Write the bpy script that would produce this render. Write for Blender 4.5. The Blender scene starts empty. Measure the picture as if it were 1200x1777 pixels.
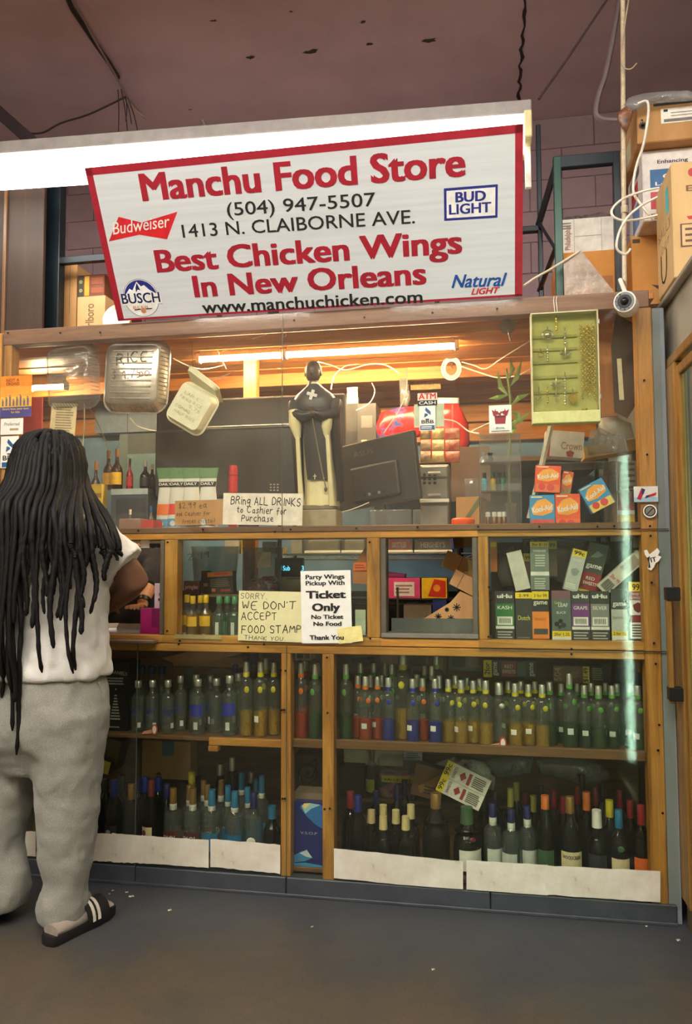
import bpy, bmesh, math, random
from mathutils import Vector as V, Matrix

random.seed(7)
S = bpy.context.scene
COL = S.collection
# ------------------------------------------------------------------ camera
F, CX, CY = 1335.0, 600.0, 888.5            # focal length and principal point, in pixels of 1200x1777
CAMY, CAMZ = -3.2, 1.387                    # counter glass is the plane y = 0, floor z = 0
YAW, PITCH, ROLL = 0.18122747, 0.06434798, -0.0035449
_fw = V((-math.sin(YAW) * math.cos(PITCH), math.cos(YAW) * math.cos(PITCH), math.sin(PITCH)))
_r = V((math.cos(YAW), math.sin(YAW), 0))
_u = _r.cross(_fw)
R3 = _r * math.cos(ROLL) + _u * math.sin(ROLL)
U3 = _u * math.cos(ROLL) - _r * math.sin(ROLL)
CAM = V((0, CAMY, CAMZ))
_c = bpy.data.cameras.new('camera')
_c.sensor_fit = 'VERTICAL'; _c.sensor_height = 36.0; _c.sensor_width = 36.0
_c.lens = 36.0 * F / 1777.0
_c.clip_start = 0.05; _c.clip_end = 60
_co = bpy.data.objects.new('camera', _c); COL.objects.link(_co)
_b = -_fw
_co.matrix_world = Matrix(((R3.x, U3.x, _b.x, CAM.x), (R3.y, U3.y, _b.y, CAM.y), (R3.z, U3.z, _b.z, CAM.z), (0, 0, 0, 1)))
S.camera = _co
# ------------------------------------------------------------------ world, exposure, light strengths
w = bpy.data.worlds.new('world'); S.world = w; w.use_nodes = True
w.node_tree.nodes['Background'].inputs[0].default_value = (0.9, 0.85, 0.8, 1)
w.node_tree.nodes['Background'].inputs[1].default_value = 0.02
S.view_settings.view_transform = 'Standard'
S.view_settings.look = 'None'
S.view_settings.gamma = 1.0
S.view_settings.use_curve_mapping = False
S.view_settings.exposure = 0.4
S.cycles.use_denoising = True
S.cycles.transparent_max_bounces = 28
S.cycles.max_bounces = 7
S.cycles.diffuse_bounces = 4
S.cycles.glossy_bounces = 3
S.cycles.sample_clamp_indirect = 10.0
SIGN_LAMP = 9.0        # long fluorescent over the sign
STORE_LAMP = 50.0       # shop ceiling fixtures behind the camera
BOOTH_LAMP = 200.0       # warm tubes under the booth roof
COOLER_LAMP = 55.0       # tube in the beer cooler beside the counter


# ------------------------------------------------------------------ geometry from the camera model
def ray(px, py):
    return _fw + R3 * ((px - CX) / F) - U3 * ((py - CY) / F)


def Pt(px, py, Y):
    d = ray(px, py); t = (Y - CAMY) / d.y
    return CAM + d * t


def Pz(px, py, z):
    d = ray(px, py); t = (z - CAMZ) / d.z
    return CAM + d * t


# ------------------------------------------------------------------ materials
def lin(c):
    return tuple(((x / 255) / 12.92 if x / 255 <= .04045 else ((x / 255 + .055) / 1.055) ** 2.4) for x in c)


def newmat(name):
    m = bpy.data.materials.new(name); m.use_nodes = True
    nt = m.node_tree
    for n in list(nt.nodes): nt.nodes.remove(n)
    out = nt.nodes.new('ShaderNodeOutputMaterial')
    return m, nt, out


def N(nt, t, **kw):
    n = nt.nodes.new(t)
    for k, v in kw.items(): setattr(n, k, v)
    return n


def coords(nt, scale=(1, 1, 1), kind='Object'):
    tc = N(nt, 'ShaderNodeTexCoord'); mp = N(nt, 'ShaderNodeMapping')
    mp.inputs['Scale'].default_value = scale
    nt.links.new(tc.outputs[kind], mp.inputs['Vector'])
    return mp.outputs['Vector']


def ramp(nt, fac, stops):
    r = N(nt, 'ShaderNodeValToRGB')
    el = r.color_ramp.elements
    el[0].position, el[0].color = stops[0][0], (*lin(stops[0][1]), 1)
    el[1].position, el[1].color = stops[-1][0], (*lin(stops[-1][1]), 1)
    for p, c in stops[1:-1]:
        e = el.new(p); e.color = (*lin(c), 1)
    nt.links.new(fac, r.inputs[0])
    return r.outputs[0]


def noise(nt, vec, scale, detail=3, rough=.55, dist=0):
    n = N(nt, 'ShaderNodeTexNoise')
    n.inputs['Scale'].default_value = scale; n.inputs['Detail'].default_value = detail
    n.inputs['Roughness'].default_value = rough; n.inputs['Distortion'].default_value = dist
    nt.links.new(vec, n.inputs['Vector'])
    return n.outputs[0]


def bump(nt, h, strength, dist=.01):
    b = N(nt, 'ShaderNodeBump'); b.inputs['Strength'].default_value = strength; b.inputs['Distance'].default_value = dist
    nt.links.new(h, b.inputs['Height'])
    return b.outputs[0]


def pbr(name, stops, scale=14, rough=.55, metal=0, stretch=(1, 1, 1), detail=4, bmp=0, bdist=.01, spec=.5, dist=0, sheen=0, rvar=0):
    """principled material whose colour is a noise ramp over the given sRGB stops"""
    m, nt, out = newmat(name)
    p = N(nt, 'ShaderNodeBsdfPrincipled')
    vec = coords(nt, stretch)
    n = noise(nt, vec, scale, detail, .6, dist)
    nt.links.new(ramp(nt, n, stops), p.inputs['Base Color'])
    p.inputs['Roughness'].default_value = rough; p.inputs['Metallic'].default_value = metal
    p.inputs['Specular IOR Level'].default_value = spec
    if sheen: p.inputs['Sheen Weight'].default_value = sheen
    if bmp: nt.links.new(bump(nt, n, bmp, bdist), p.inputs['Normal'])
    nt.links.new(p.outputs[0], out.inputs[0])
    m.diffuse_color = (*lin(stops[0][1]), 1)
    return m


_pc = {}


def C(r, g, b, rough=.5, metal=0, var=.07):
    """plain paint, print or plastic with a little unevenness"""
    k = (r, g, b, rough, metal)
    if k not in _pc:
        lo = tuple(max(0, x * (1 - var)) for x in (r, g, b)); hi = tuple(min(255, x * (1 + var)) for x in (r, g, b))
        _pc[k] = pbr('paint_%d_%d_%d' % (r, g, b), [(.3, lo), (.7, hi)], scale=22, rough=rough, metal=metal)
    return _pc[k]


def emit(name, col, strength):
    m, nt, out = newmat(name)
    e = N(nt, 'ShaderNodeEmission'); e.inputs[0].default_value = (*lin(col), 1); e.inputs[1].default_value = strength
    nt.links.new(e.outputs[0], out.inputs[0])
    return m


def clear(name, tint=(240, 245, 240), ior=1.45, rough=.03, haze=0.0, hazecol=(200, 200, 190), edge=None, hscale=3.0):
    """thin clear sheet or bottle wall: tinted transmission, fresnel gloss, a little diffuse haze (dust on the acrylic, refracted brightness painted into bottle glass); edge: colour seen edge-on through more glass"""
    m, nt, out = newmat(name)
    tr = N(nt, 'ShaderNodeBsdfTransparent')
    if edge:
        lw = N(nt, 'ShaderNodeLayerWeight'); lw.inputs[0].default_value = .35
        mixc = N(nt, 'ShaderNodeMix', data_type='RGBA')
        mixc.inputs[6].default_value = (*lin(tint), 1); mixc.inputs[7].default_value = (*lin(edge), 1)
        nt.links.new(lw.outputs['Facing'], mixc.inputs[0]); nt.links.new(mixc.outputs[2], tr.inputs[0])
    else:
        tr.inputs[0].default_value = (*lin(tint), 1)
    gl = N(nt, 'ShaderNodeBsdfGlossy'); gl.inputs['Roughness'].default_value = rough
    fr = N(nt, 'ShaderNodeFresnel')
    ge = N(nt, 'ShaderNodeNewGeometry'); mi = N(nt, 'ShaderNodeMath', operation='MULTIPLY_ADD')   # same gloss on both sides of a thin wall
    mi.inputs[1].default_value = 1 / ior - ior; mi.inputs[2].default_value = ior
    nt.links.new(ge.outputs['Backfacing'], mi.inputs[0]); nt.links.new(mi.outputs[0], fr.inputs[0])
    mx = N(nt, 'ShaderNodeMixShader')
    nt.links.new(fr.outputs[0], mx.inputs[0]); nt.links.new(tr.outputs[0], mx.inputs[1]); nt.links.new(gl.outputs[0], mx.inputs[2])
    last = mx.outputs[0]
    if haze:
        df = N(nt, 'ShaderNodeBsdfDiffuse'); df.inputs[0].default_value = (*lin(hazecol), 1)
        tl = N(nt, 'ShaderNodeBsdfTranslucent'); tl.inputs[0].default_value = (*lin(hazecol), 1)
        ad = N(nt, 'ShaderNodeMixShader'); ad.inputs[0].default_value = .3
        nt.links.new(df.outputs[0], ad.inputs[1]); nt.links.new(tl.outputs[0], ad.inputs[2])
        n = noise(nt, coords(nt, (1, 1, .35)), hscale, 5, .65)
        mr = N(nt, 'ShaderNodeMapRange'); mr.inputs[1].default_value = .3; mr.inputs[2].default_value = .75
        mr.inputs[3].default_value = haze * .5; mr.inputs[4].default_value = haze * 1.5
        nt.links.new(n, mr.inputs[0])
        m2 = N(nt, 'ShaderNodeMixShader')
        nt.links.new(mr.outputs[0], m2.inputs[0]); nt.links.new(last, m2.inputs[1]); nt.links.new(ad.outputs[0], m2.inputs[2])
        last = m2.outputs[0]
    nt.links.new(last, out.inputs[0])
    return m


def wood(name, stops, axis='x', rough=.5, scale=9.0, bmp=.15):
    st = {'x': (.12, 1.6, 1.6), 'z': (1.6, 1.6, .12), 'y': (1.6, .12, 1.6)}[axis]
    m, nt, out = newmat(name)
    p = N(nt, 'ShaderNodeBsdfPrincipled')
    vec = coords(nt, st)
    n1 = noise(nt, vec, scale, 6, .65, 1.2)
    n2 = noise(nt, coords(nt, tuple(x * 1.0 for x in st)), scale * 9, 3, .6, .3)
    mx = N(nt, 'ShaderNodeMath', operation='MULTIPLY_ADD'); mx.inputs[1].default_value = .35
    nt.links.new(n2, mx.inputs[0]); nt.links.new(n1, mx.inputs[2])
    sb = N(nt, 'ShaderNodeMath', operation='SUBTRACT'); sb.inputs[1].default_value = .17
    nt.links.new(mx.outputs[0], sb.inputs[0])
    nt.links.new(ramp(nt, sb.outputs[0], stops), p.inputs['Base Color'])
    p.inputs['Roughness'].default_value = rough
    nt.links.new(bump(nt, n1, bmp, .004), p.inputs['Normal'])
    nt.links.new(p.outputs[0], out.inputs[0])
    return m


# ------------------------------------------------------------------ meshes
class MB:
    def __init__(self): self.v = []; self.f = []

    def add(self, vs, fs, M=None):
        o = len(self.v)
        self.v += [tuple(M @ V(p)) if M is not None else tuple(p) for p in vs]
        self.f += [tuple(i + o for i in f) for f in fs]
        return self

    def box(self, x0, x1, y0, y1, z0, z1, M=None):
        vs = [(x0, y0, z0), (x1, y0, z0), (x1, y1, z0), (x0, y1, z0), (x0, y0, z1), (x1, y0, z1), (x1, y1, z1), (x0, y1, z1)]
        return self.add(vs, [(3, 2, 1, 0), (4, 5, 6, 7), (0, 1, 5, 4), (1, 2, 6, 5), (2, 3, 7, 6), (3, 0, 4, 7)], M)

    def rbox(self, x0, x1, y0, y1, z0, z1, b=.004, seg=2, M=None):
        bm = bmesh.new(); bmesh.ops.create_cube(bm, size=1)
        for v in bm.verts:
            v.co = V(((x0 + x1) / 2 + v.co.x * (x1 - x0), (y0 + y1) / 2 + v.co.y * (y1 - y0), (z0 + z1) / 2 + v.co.z * (z1 - z0)))
        bmesh.ops.bevel(bm, geom=bm.edges[:], offset=b, segments=seg, affect='EDGES', profile=.5)
        bm.verts.index_update()
        vs = [v.co.copy() for v in bm.verts]; fs = [tuple(v.index for v in f.verts) for f in bm.faces]
        bm.free()
        return self.add(vs, fs, M)

    def lathe(self, prof, seg=20, c=(0, 0, 0), a0=0.0, a1=2 * math.pi, M=None, sx=1.0, sy=1.0):
        full = abs(a1 - a0 - 2 * math.pi) < 1e-6
        n = seg if full else seg + 1
        vs = []; fs = []
        for r, z in prof:
            for i in range(n):
                a = a0 + (a1 - a0) * i / seg
                vs.append((c[0] + r * sx * math.cos(a), c[1] + r * sy * math.sin(a), c[2] + z))
        for j in range(len(prof) - 1):
            for i in range(seg):
                k = (i + 1) % n if full else i + 1
                fs.append((j * n + i, j * n + k, (j + 1) * n + k, (j + 1) * n + i))
        if full:
            if prof[0][0] > 1e-5: fs.append(tuple(reversed(range(n))))
            if prof[-1][0] > 1e-5: fs.append(tuple((len(prof) - 1) * n + i for i in range(n)))
        return self.add(vs, fs, M)

    def rings(self, rr, cap=True, M=None):
        """loft of closed rings (lists of points, equal length)"""
        n = len(rr[0]); vs = [p for r in rr for p in r]; fs = []
        for j in range(len(rr) - 1):
            for i in range(n):
                k = (i + 1) % n
                fs.append((j * n + i, j * n + k, (j + 1) * n + k, (j + 1) * n + i))
        if cap:
            fs.append(tuple(reversed(range(n)))); fs.append(tuple((len(rr) - 1) * n + i for i in range(n)))
        return self.add(vs, fs, M)

    def tube(self, pts, r, seg=6, cap=True, M=None):
        pts = [V(p) for p in pts]
        rs = r if isinstance(r, (list, tuple)) else [r] * len(pts)
        rr = []; up = None
        for i, p in enumerate(pts):
            t = (pts[min(i + 1, len(pts) - 1)] - pts[max(i - 1, 0)])
            t = t.normalized() if t.length > 1e-9 else V((0, 0, 1))
            if up is None:
                up = V((0, 0, 1)) if abs(t.z) < .9 else V((1, 0, 0))
            a = (up - t * up.dot(t)); a = a.normalized() if a.length > 1e-6 else t.orthogonal().normalized()
            b = t.cross(a); up = a
            rr.append([tuple(p + (a * math.cos(2 * math.pi * k / seg) + b * math.sin(2 * math.pi * k / seg)) * rs[i]) for k in range(seg)])
        return self.rings(rr, cap, M)

    def prism(self, poly, y0, y1, M=None):
        """polygon of (x, z), extruded along y"""
        n = len(poly)
        vs = [(x, y0, z) for x, z in poly] + [(x, y1, z) for x, z in poly]
        fs = [tuple(range(n)), tuple(reversed(range(n, 2 * n)))] + [(i, n + i, n + (i + 1) % n, (i + 1) % n) for i in range(n)]
        return self.add(vs, fs, M)

    def ball(self, c, r, seg=14, rings=8, M=None):
        rx, ry, rz = r if isinstance(r, (tuple, list)) else (r, r, r)
        prof = [(math.sin(math.pi * j / rings), -math.cos(math.pi * j / rings)) for j in range(rings + 1)]
        prof[0] = (1e-6, -1); prof[-1] = (1e-6, 1)
        m = MB().lathe(prof, seg)
        return self.add([(c[0] + x * rx, c[1] + y * ry, c[2] + z * rz) for x, y, z in m.v], m.f, M)

    def mesh(self, name, origin=(0, 0, 0), smooth=False, sharp=40):
        me = bpy.data.meshes.new(name)
        ox, oy, oz = origin
        me.from_pydata([(x - ox, y - oy, z - oz) for x, y, z in self.v], [], self.f)
        bm = bmesh.new(); bm.from_mesh(me); bmesh.ops.recalc_face_normals(bm, faces=bm.faces[:]); bm.to_mesh(me); bm.free()
        if smooth:
            me.shade_smooth()
            try: me.set_sharp_from_angle(angle=math.radians(sharp))
            except Exception: pass
        me.update()
        return me


def tag(o, label=None, cat=None, group=None, kind=None):
    if label: o['label'] = label
    if cat: o['category'] = cat
    if group: o['group'] = group
    if kind: o['kind'] = kind
    return o


def thing(name, label, cat, loc=(0, 0, 0), group=None, kind=None):
    o = bpy.data.objects.new(name, None); COL.objects.link(o)
    o.empty_display_size = .05
    o.location = loc
    return tag(o, label, cat, group, kind)


def wloc(o):
    p = V((0, 0, 0))
    while o is not None:
        p += o.location; o = o.parent
    return p


def link(name, me, mat=None, parent=None):
    if mat is not None and not me.materials: me.materials.append(mat)
    o = bpy.data.objects.new(name, me); COL.objects.link(o)
    if parent is not None: o.parent = parent
    return o


def part(name, mb, mat, parent, smooth=False, label=None, sharp=40):
    """mb is in world coordinates; parents are never rotated"""
    o = link(name, mb.mesh(name, wloc(parent), smooth, sharp), mat, parent)
    if label: o['label'] = label
    return o


def single(name, mb, mat, label, cat, group=None, smooth=False, kind=None, sharp=40):
    xs = [p[0] for p in mb.v]; ys = [p[1] for p in mb.v]; zs = [p[2] for p in mb.v]
    org = ((min(xs) + max(xs)) / 2, (min(ys) + max(ys)) / 2, min(zs))
    o = link(name, mb.mesh(name, org, smooth, sharp), mat)
    o.location = org
    return tag(o, label, cat, group, kind)


def struct(name, mb, mat, label, smooth=False):
    o = link(name, mb.mesh(name, (0, 0, 0), smooth), mat)
    return tag(o, label, None, None, 'structure')


def solid(name, mb, voxel, smooth_it=6, disp=None):
    """union of overlapping closed shapes by a voxel remesh, smoothed; returns mesh in world coordinates as an MB"""
    me = mb.mesh(name)
    o = bpy.data.objects.new('tmp', me); COL.objects.link(o)
    r = o.modifiers.new('r', 'REMESH'); r.mode = 'VOXEL'; r.voxel_size = voxel
    s = o.modifiers.new('s', 'SMOOTH'); s.iterations = smooth_it; s.factor = .5
    if disp:
        tx = bpy.data.textures.new('folds', 'CLOUDS'); tx.noise_scale = disp[1]
        d = o.modifiers.new('d', 'DISPLACE'); d.texture = tx; d.strength = disp[0]; d.mid_level = .5; d.texture_coords = 'LOCAL'
    dg = bpy.context.evaluated_depsgraph_get(); dg.update()
    em = bpy.data.meshes.new_from_object(o.evaluated_get(dg))
    out = MB(); out.v = [tuple(v.co) for v in em.vertices]; out.f = [tuple(p.vertices) for p in em.polygons]
    bpy.data.objects.remove(o); bpy.data.meshes.remove(me); bpy.data.meshes.remove(em)
    return out


# ------------------------------------------------------------------ lettering
_tc = {}


def glyphs(s, bold=0.0, shear=0.0, space=1.0):
    k = (s, bold, shear, space)
    if k not in _tc:
        cu = bpy.data.curves.new('t', 'FONT'); cu.body = s; cu.offset = 0; cu.shear = shear; cu.resolution_u = 3
        cu.space_character = space; cu.fill_mode = 'FRONT' if hasattr(cu, 'fill_mode') else cu.fill_mode
        o = bpy.data.objects.new('t', cu); COL.objects.link(o)
        dg = bpy.context.evaluated_depsgraph_get(); dg.update()
        me = bpy.data.meshes.new_from_object(o.evaluated_get(dg))
        vs = [(v.co.x, v.co.y) for v in me.vertices]; fs = [tuple(p.vertices) for p in me.polygons]
        b = bold
        if b > 0:            # heavier strokes: overprint shifted copies
            n0 = len(vs); v2 = []; f2 = []
            for i, (dx, dy) in enumerate([(-b, -b * .5), (b, -b * .5), (-b, b * .5), (b, b * .5)]):
                v2 += [(x + dx, y + dy, i) for x, y in vs]; f2 += [tuple(q + i * n0 for q in f) for f in fs]
            vs, fs = v2, f2
        else: vs = [(x, y, 0) for x, y in vs]
        _tc[k] = (vs, fs)
        bpy.data.objects.remove(o); bpy.data.curves.remove(cu); bpy.data.meshes.remove(me)
    return _tc[k]


CAP = max(v[1] for v in glyphs('H')[0])

# single-stroke hand letters on a 4 x 6 grid
HAND = {
 'A': '0,0 2,6 4,0|.8,2.2 3.2,2.2', 'B': '0,0 0,6 2.6,5.8 3.2,4.6 2.4,3.3 0,3.1|2.4,3.3 3.8,1.8 2.8,.2 0,0', 'C': '3.8,5 2.4,6 .6,5 0,3 .6,1 2.2,0 3.8,.8',
 'D': '0,0 0,6 2.4,5.5 3.9,3.2 2.6,.6 0,0', 'E': '3.6,6 0,6 0,0 3.7,0|0,3.1 2.8,3.1', 'F': '3.6,6 0,6 0,0|0,3.1 2.8,3.1', 'H': '0,0 0,6|3.8,0 3.8,6|0,3 3.8,3',
 'I': '1.5,0 1.5,6', 'K': '0,0 0,6|3.6,6 0,2.8 3.8,0', 'L': '0,6 0,0 3.4,0', 'M': '0,0 .4,6 2.2,2 4,6 4.5,0', 'N': '0,0 0,6 3.8,0 3.8,6',
 'O': '2,6 .4,4.8 0,2.6 .8,.5 2.2,0 3.8,1.6 3.8,4.2 2,6', 'P': '0,0 0,6 2.8,5.8 3.7,4.4 2.6,3 0,2.8', 'R': '0,0 0,6 2.8,5.8 3.6,4.4 2.4,3 0,3|1.6,3 3.9,0', 'S': '3.6,5.2 2,6 .4,5 .8,3.6 3,2.6 3.6,1.2 2,0 0,.9',
 'T': '0,6 4,6|2,6 2,0', 'U': '0,6 .2,1.2 1.8,0 3.5,1.2 3.8,6', 'W': '0,6 1,0 2.2,4.5 3.4,0 4.6,6', 'Y': '0,6 1.9,3 3.8,6|1.9,3 1.7,0', 'X': '0,0 3.6,6|0,6 3.6,0',
 '.': '.4,0 .7,0 .6,.4', ',': '.6,.4 .2,-1', "'": '.4,6 .3,4.8', '$': '3.4,4.8 2,5.4 .5,4.6 .9,3.4 2.9,2.5 3.4,1.4 2,.5 .2,1.1|1.9,6.4 1.9,-.4', '/': '0,-.5 3,6.4',
 '0': '2,6 .4,4.8 0,2.6 .8,.5 2.2,0 3.8,1.6 3.8,4.2 2,6', '2': '.2,4.8 1.6,6 3.2,5 2.8,3 0,0 3.8,.2', '4': '2.8,0 2.8,6 0,2 3.8,2', '5': '3.5,6 .6,6 .4,3.4 2.6,3.6 3.6,2 2.2,.2 .2,.6', '7': '0,6 3.6,6 1.2,0', '9': '3.4,4.6 2,6 .3,4.6 1.2,3 3.4,4.4 3.4,6 2.8,0',
 'a': '3,3.4 1.4,4 .1,2.2 1,.1 3,1.6 3,4|3,1.6 3.6,0', 'c': '3,3.4 1.6,4 .1,2.2 1.2,0 3.2,.7', 'e': '.2,2 3,2.2 2.4,4 1,3.6 .1,1.8 1.2,0 3.2,.6', 'f': '3,5.4 1.8,6 1.2,4.6 1,-1|0,3 2.6,3.1', 'g': '3,3.4 1.4,4 .1,2.2 1,.5 3,2 3,4 2.8,-1.4 1.2,-2 .2,-1.2',
 'h': '0,6 0,0|0,2.6 1.4,4 2.6,3.4 2.8,0', 'i': '.6,3.8 .6,0|.6,5.2 .7,5.4', 'k': '0,6 0,0|2.4,3.8 0,1.8 2.7,0', 'l': '.6,6 .6,0', 'n': '0,4 0,0|0,2.6 1.4,4 2.6,3.2 2.8,0', 'o': '1.6,4 .1,2.2 1.2,0 3,1.6 1.6,4', 'r': '0,4 0,0|0,2.6 1.2,3.9 2.4,3.8', 's': '2.6,3.6 1.2,4 .5,3 2.4,1.6 1.8,.1 0,.5', 't': '1.2,5.6 1.1,.6 2.4,.2|0,3.8 2.6,3.9', 'u': '0,4 .2,.6 1.6,0 2.8,1.4|2.9,4 3,0', 'z': '0,3.8 2.6,3.9 0,.1 3,.1', 'm': '0,4 0,0|0,2.6 1,4 1.8,3 1.8,0|1.8,2.8 2.8,4 3.5,3 3.6,0', 'd': '3,6 3,0|3,3 1.4,4 .1,2 1.2,0 3,1.2', 'v': '0,4 1.4,0 2.8,4', 'y': '0,4 1.4,1|2.8,4 .6,-2',
}


def scrawl(s, w=.5, seed=0, jit=.22):
    """hand-lettered line as flat ribbons; returns verts, faces on a grid with cap height 6, and total width"""
    rnd = random.Random(s + str(seed)); vs = []; fs = []; x = 0.0
    for ch in s:
        if ch == ' ': x += 3.2; continue
        g = HAND.get(ch)
        if g is None: x += 3; continue
        mxx = 0; dy = rnd.uniform(-.35, .35); sl = rnd.uniform(-.03, .08); k = rnd.uniform(.92, 1.08)
        for st in g.split('|'):
            pts = [tuple(float(q) for q in p.split(',')) for p in st.split()]
            pts = [(x + a * k + sl * b + rnd.uniform(-jit, jit), b * k + dy + rnd.uniform(-jit, jit)) for a, b in pts]
            # one round of corner cutting
            if len(pts) > 3:
                q = [pts[0]]
                for a, b in zip(pts, pts[1:]):
                    q += [(a[0] * .75 + b[0] * .25, a[1] * .75 + b[1] * .25), (a[0] * .25 + b[0] * .75, a[1] * .25 + b[1] * .75)]
                pts = q + [pts[-1]]
            for a, b in zip(pts, pts[1:]):
                dx, dz = b[0] - a[0], b[1] - a[1]; L = math.hypot(dx, dz) or 1
                nx, nz = -dz / L * w / 2, dx / L * w / 2; ex, ez = dx / L * w * .3, dz / L * w * .3
                o = len(vs)
                kz = (o // 4) % 3
                vs += [(a[0] - ex + nx, a[1] - ez + nz, kz), (a[0] - ex - nx, a[1] - ez - nz, kz), (b[0] + ex - nx, b[1] + ez - nz, kz), (b[0] + ex + nx, b[1] + ez + nz, kz)]
                fs.append((o, o + 1, o + 2, o + 3))
            mxx = max(mxx, max(p[0] for p in pts))
        x = mxx + 1.5
    return vs, fs, x - 1.5


class Panel:
    """a flat face in space: origin, right, up; lettering is fitted to it"""
    def __init__(self, o, ex, ey):
        self.o = V(o); self.ex = V(ex).normalized(); self.ey = V(ey).normalized(); self.n = self.ex.cross(self.ey)

    def uv(self, px, py):
        d = ray(px, py); t = (self.o - CAM).dot(self.n) / d.dot(self.n)
        q = CAM + d * t - self.o
        return q.dot(self.ex), q.dot(self.ey)

    def at(self, u, v, lift=0):
        return self.o + self.ex * u + self.ey * v + self.n * lift

    def flat(self, vs2, fs, lift):
        m = MB(); m.add([self.at(p[0], p[1], lift + (p[2] * .00012 if len(p) > 2 else 0)) for p in vs2], fs); return m

    def poly(self, pts, mat, parent, lift=.0008, name='print'):
        return part(name, self.flat(pts, [tuple(range(len(pts)))], lift), mat, parent)

    def polypx(self, pts, mat, parent, lift=.0008, name='print'):
        return self.poly([self.uv(*p) for p in pts], mat, parent, lift, name)

    def words(self, s, u0, v0, u1, v1, h, mat, parent, bold=0, shear=0, lift=.0014, space=1.0, name='lettering'):
        vs, fs = glyphs(s, bold, shear, space)
        if not vs: return
        x0 = min(p[0] for p in vs); x1 = max(p[0] for p in vs)
        L = math.hypot(u1 - u0, v1 - v0); e = ((u1 - u0) / L, (v1 - v0) / L); sx = L / (x1 - x0); sy = h / CAP
        q = [(u0 + e[0] * (a - x0) * sx - e[1] * b * sy, v0 + e[1] * (a - x0) * sx + e[0] * b * sy, k) for a, b, k in vs]
        return self._by_word(name, s, q, fs, lift, mat, parent, h, e)

    def _by_word(self, name, s, q, fs, lift, mat, parent, h, e):
        """large lettering: one piece per word"""
        if ' ' not in s.strip() or h < .018: return part(name, self.flat(q, fs, lift), mat, parent)
        pos = lambda p: p[0] * e[0] + p[1] * e[1]
        iv = sorted((min(pos(q[i]) for i in f), max(pos(q[i]) for i in f), k) for k, f in enumerate(fs))
        gaps = []; hi = iv[0][1]
        for a, b, k in iv:
            if a > hi: gaps.append((a - hi, a))
            hi = max(hi, b)
        cuts = sorted(g[1] for g in sorted(gaps, reverse=True)[:len(s.split()) - 1])
        out = None
        for j in range(len(cuts) + 1):
            lo_ = cuts[j - 1] if j else -1e9; hi_ = cuts[j] if j < len(cuts) else 1e9
            sel = [fs[k] for a, b, k in iv if lo_ <= a < hi_]
            idx = sorted({i for f in sel for i in f}); mp = {i: n for n, i in enumerate(idx)}
            if sel: out = part(name, self.flat([q[i] for i in idx], [tuple(mp[i] for i in f) for f in sel], lift), mat, parent)
        return out

    def text(self, s, a, b, h, mat, parent, **kw):
        u0, v0 = self.uv(*a); u1, v1 = self.uv(*b)
        hh = abs(self.uv((a[0] + b[0]) / 2, (a[1] + b[1]) / 2 - h)[1] - self.uv((a[0] + b[0]) / 2, (a[1] + b[1]) / 2)[1])
        return self.words(s, u0, v0, u1, v1, hh, mat, parent, **kw)

    def hand(self, s, u0, v0, u1, v1, h, mat, parent, w=.5, lift=.0012, jit=.22, name='handwriting'):
        vs, fs, W = scrawl(s, w, 0, jit)
        L = math.hypot(u1 - u0, v1 - v0); e = ((u1 - u0) / L, (v1 - v0) / L); sx = L / W; sy = h / 6
        q = [(u0 + e[0] * a * sx - e[1] * b * sy, v0 + e[1] * a * sx + e[0] * b * sy, k) for a, b, k in vs]
        return self._by_word(name, s, q, fs, lift, mat, parent, h, e)

    def handpx(self, s, a, b, h, mat, parent, **kw):
        u0, v0 = self.uv(*a); u1, v1 = self.uv(*b)
        hh = abs(self.uv(a[0], a[1] - h)[1] - v0)
        return self.hand(s, u0, v0, u1, v1, hh, mat, parent, **kw)


def circ(u, v, r, n=20, ry=None, a0=0, a1=2 * math.pi):
    ry = ry or r
    return [(u + r * math.cos(a0 + (a1 - a0) * i / n), v + ry * math.sin(a0 + (a1 - a0) * i / n)) for i in range(n + (0 if abs(a1 - a0 - 2 * math.pi) < 1e-6 else 1))]


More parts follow.
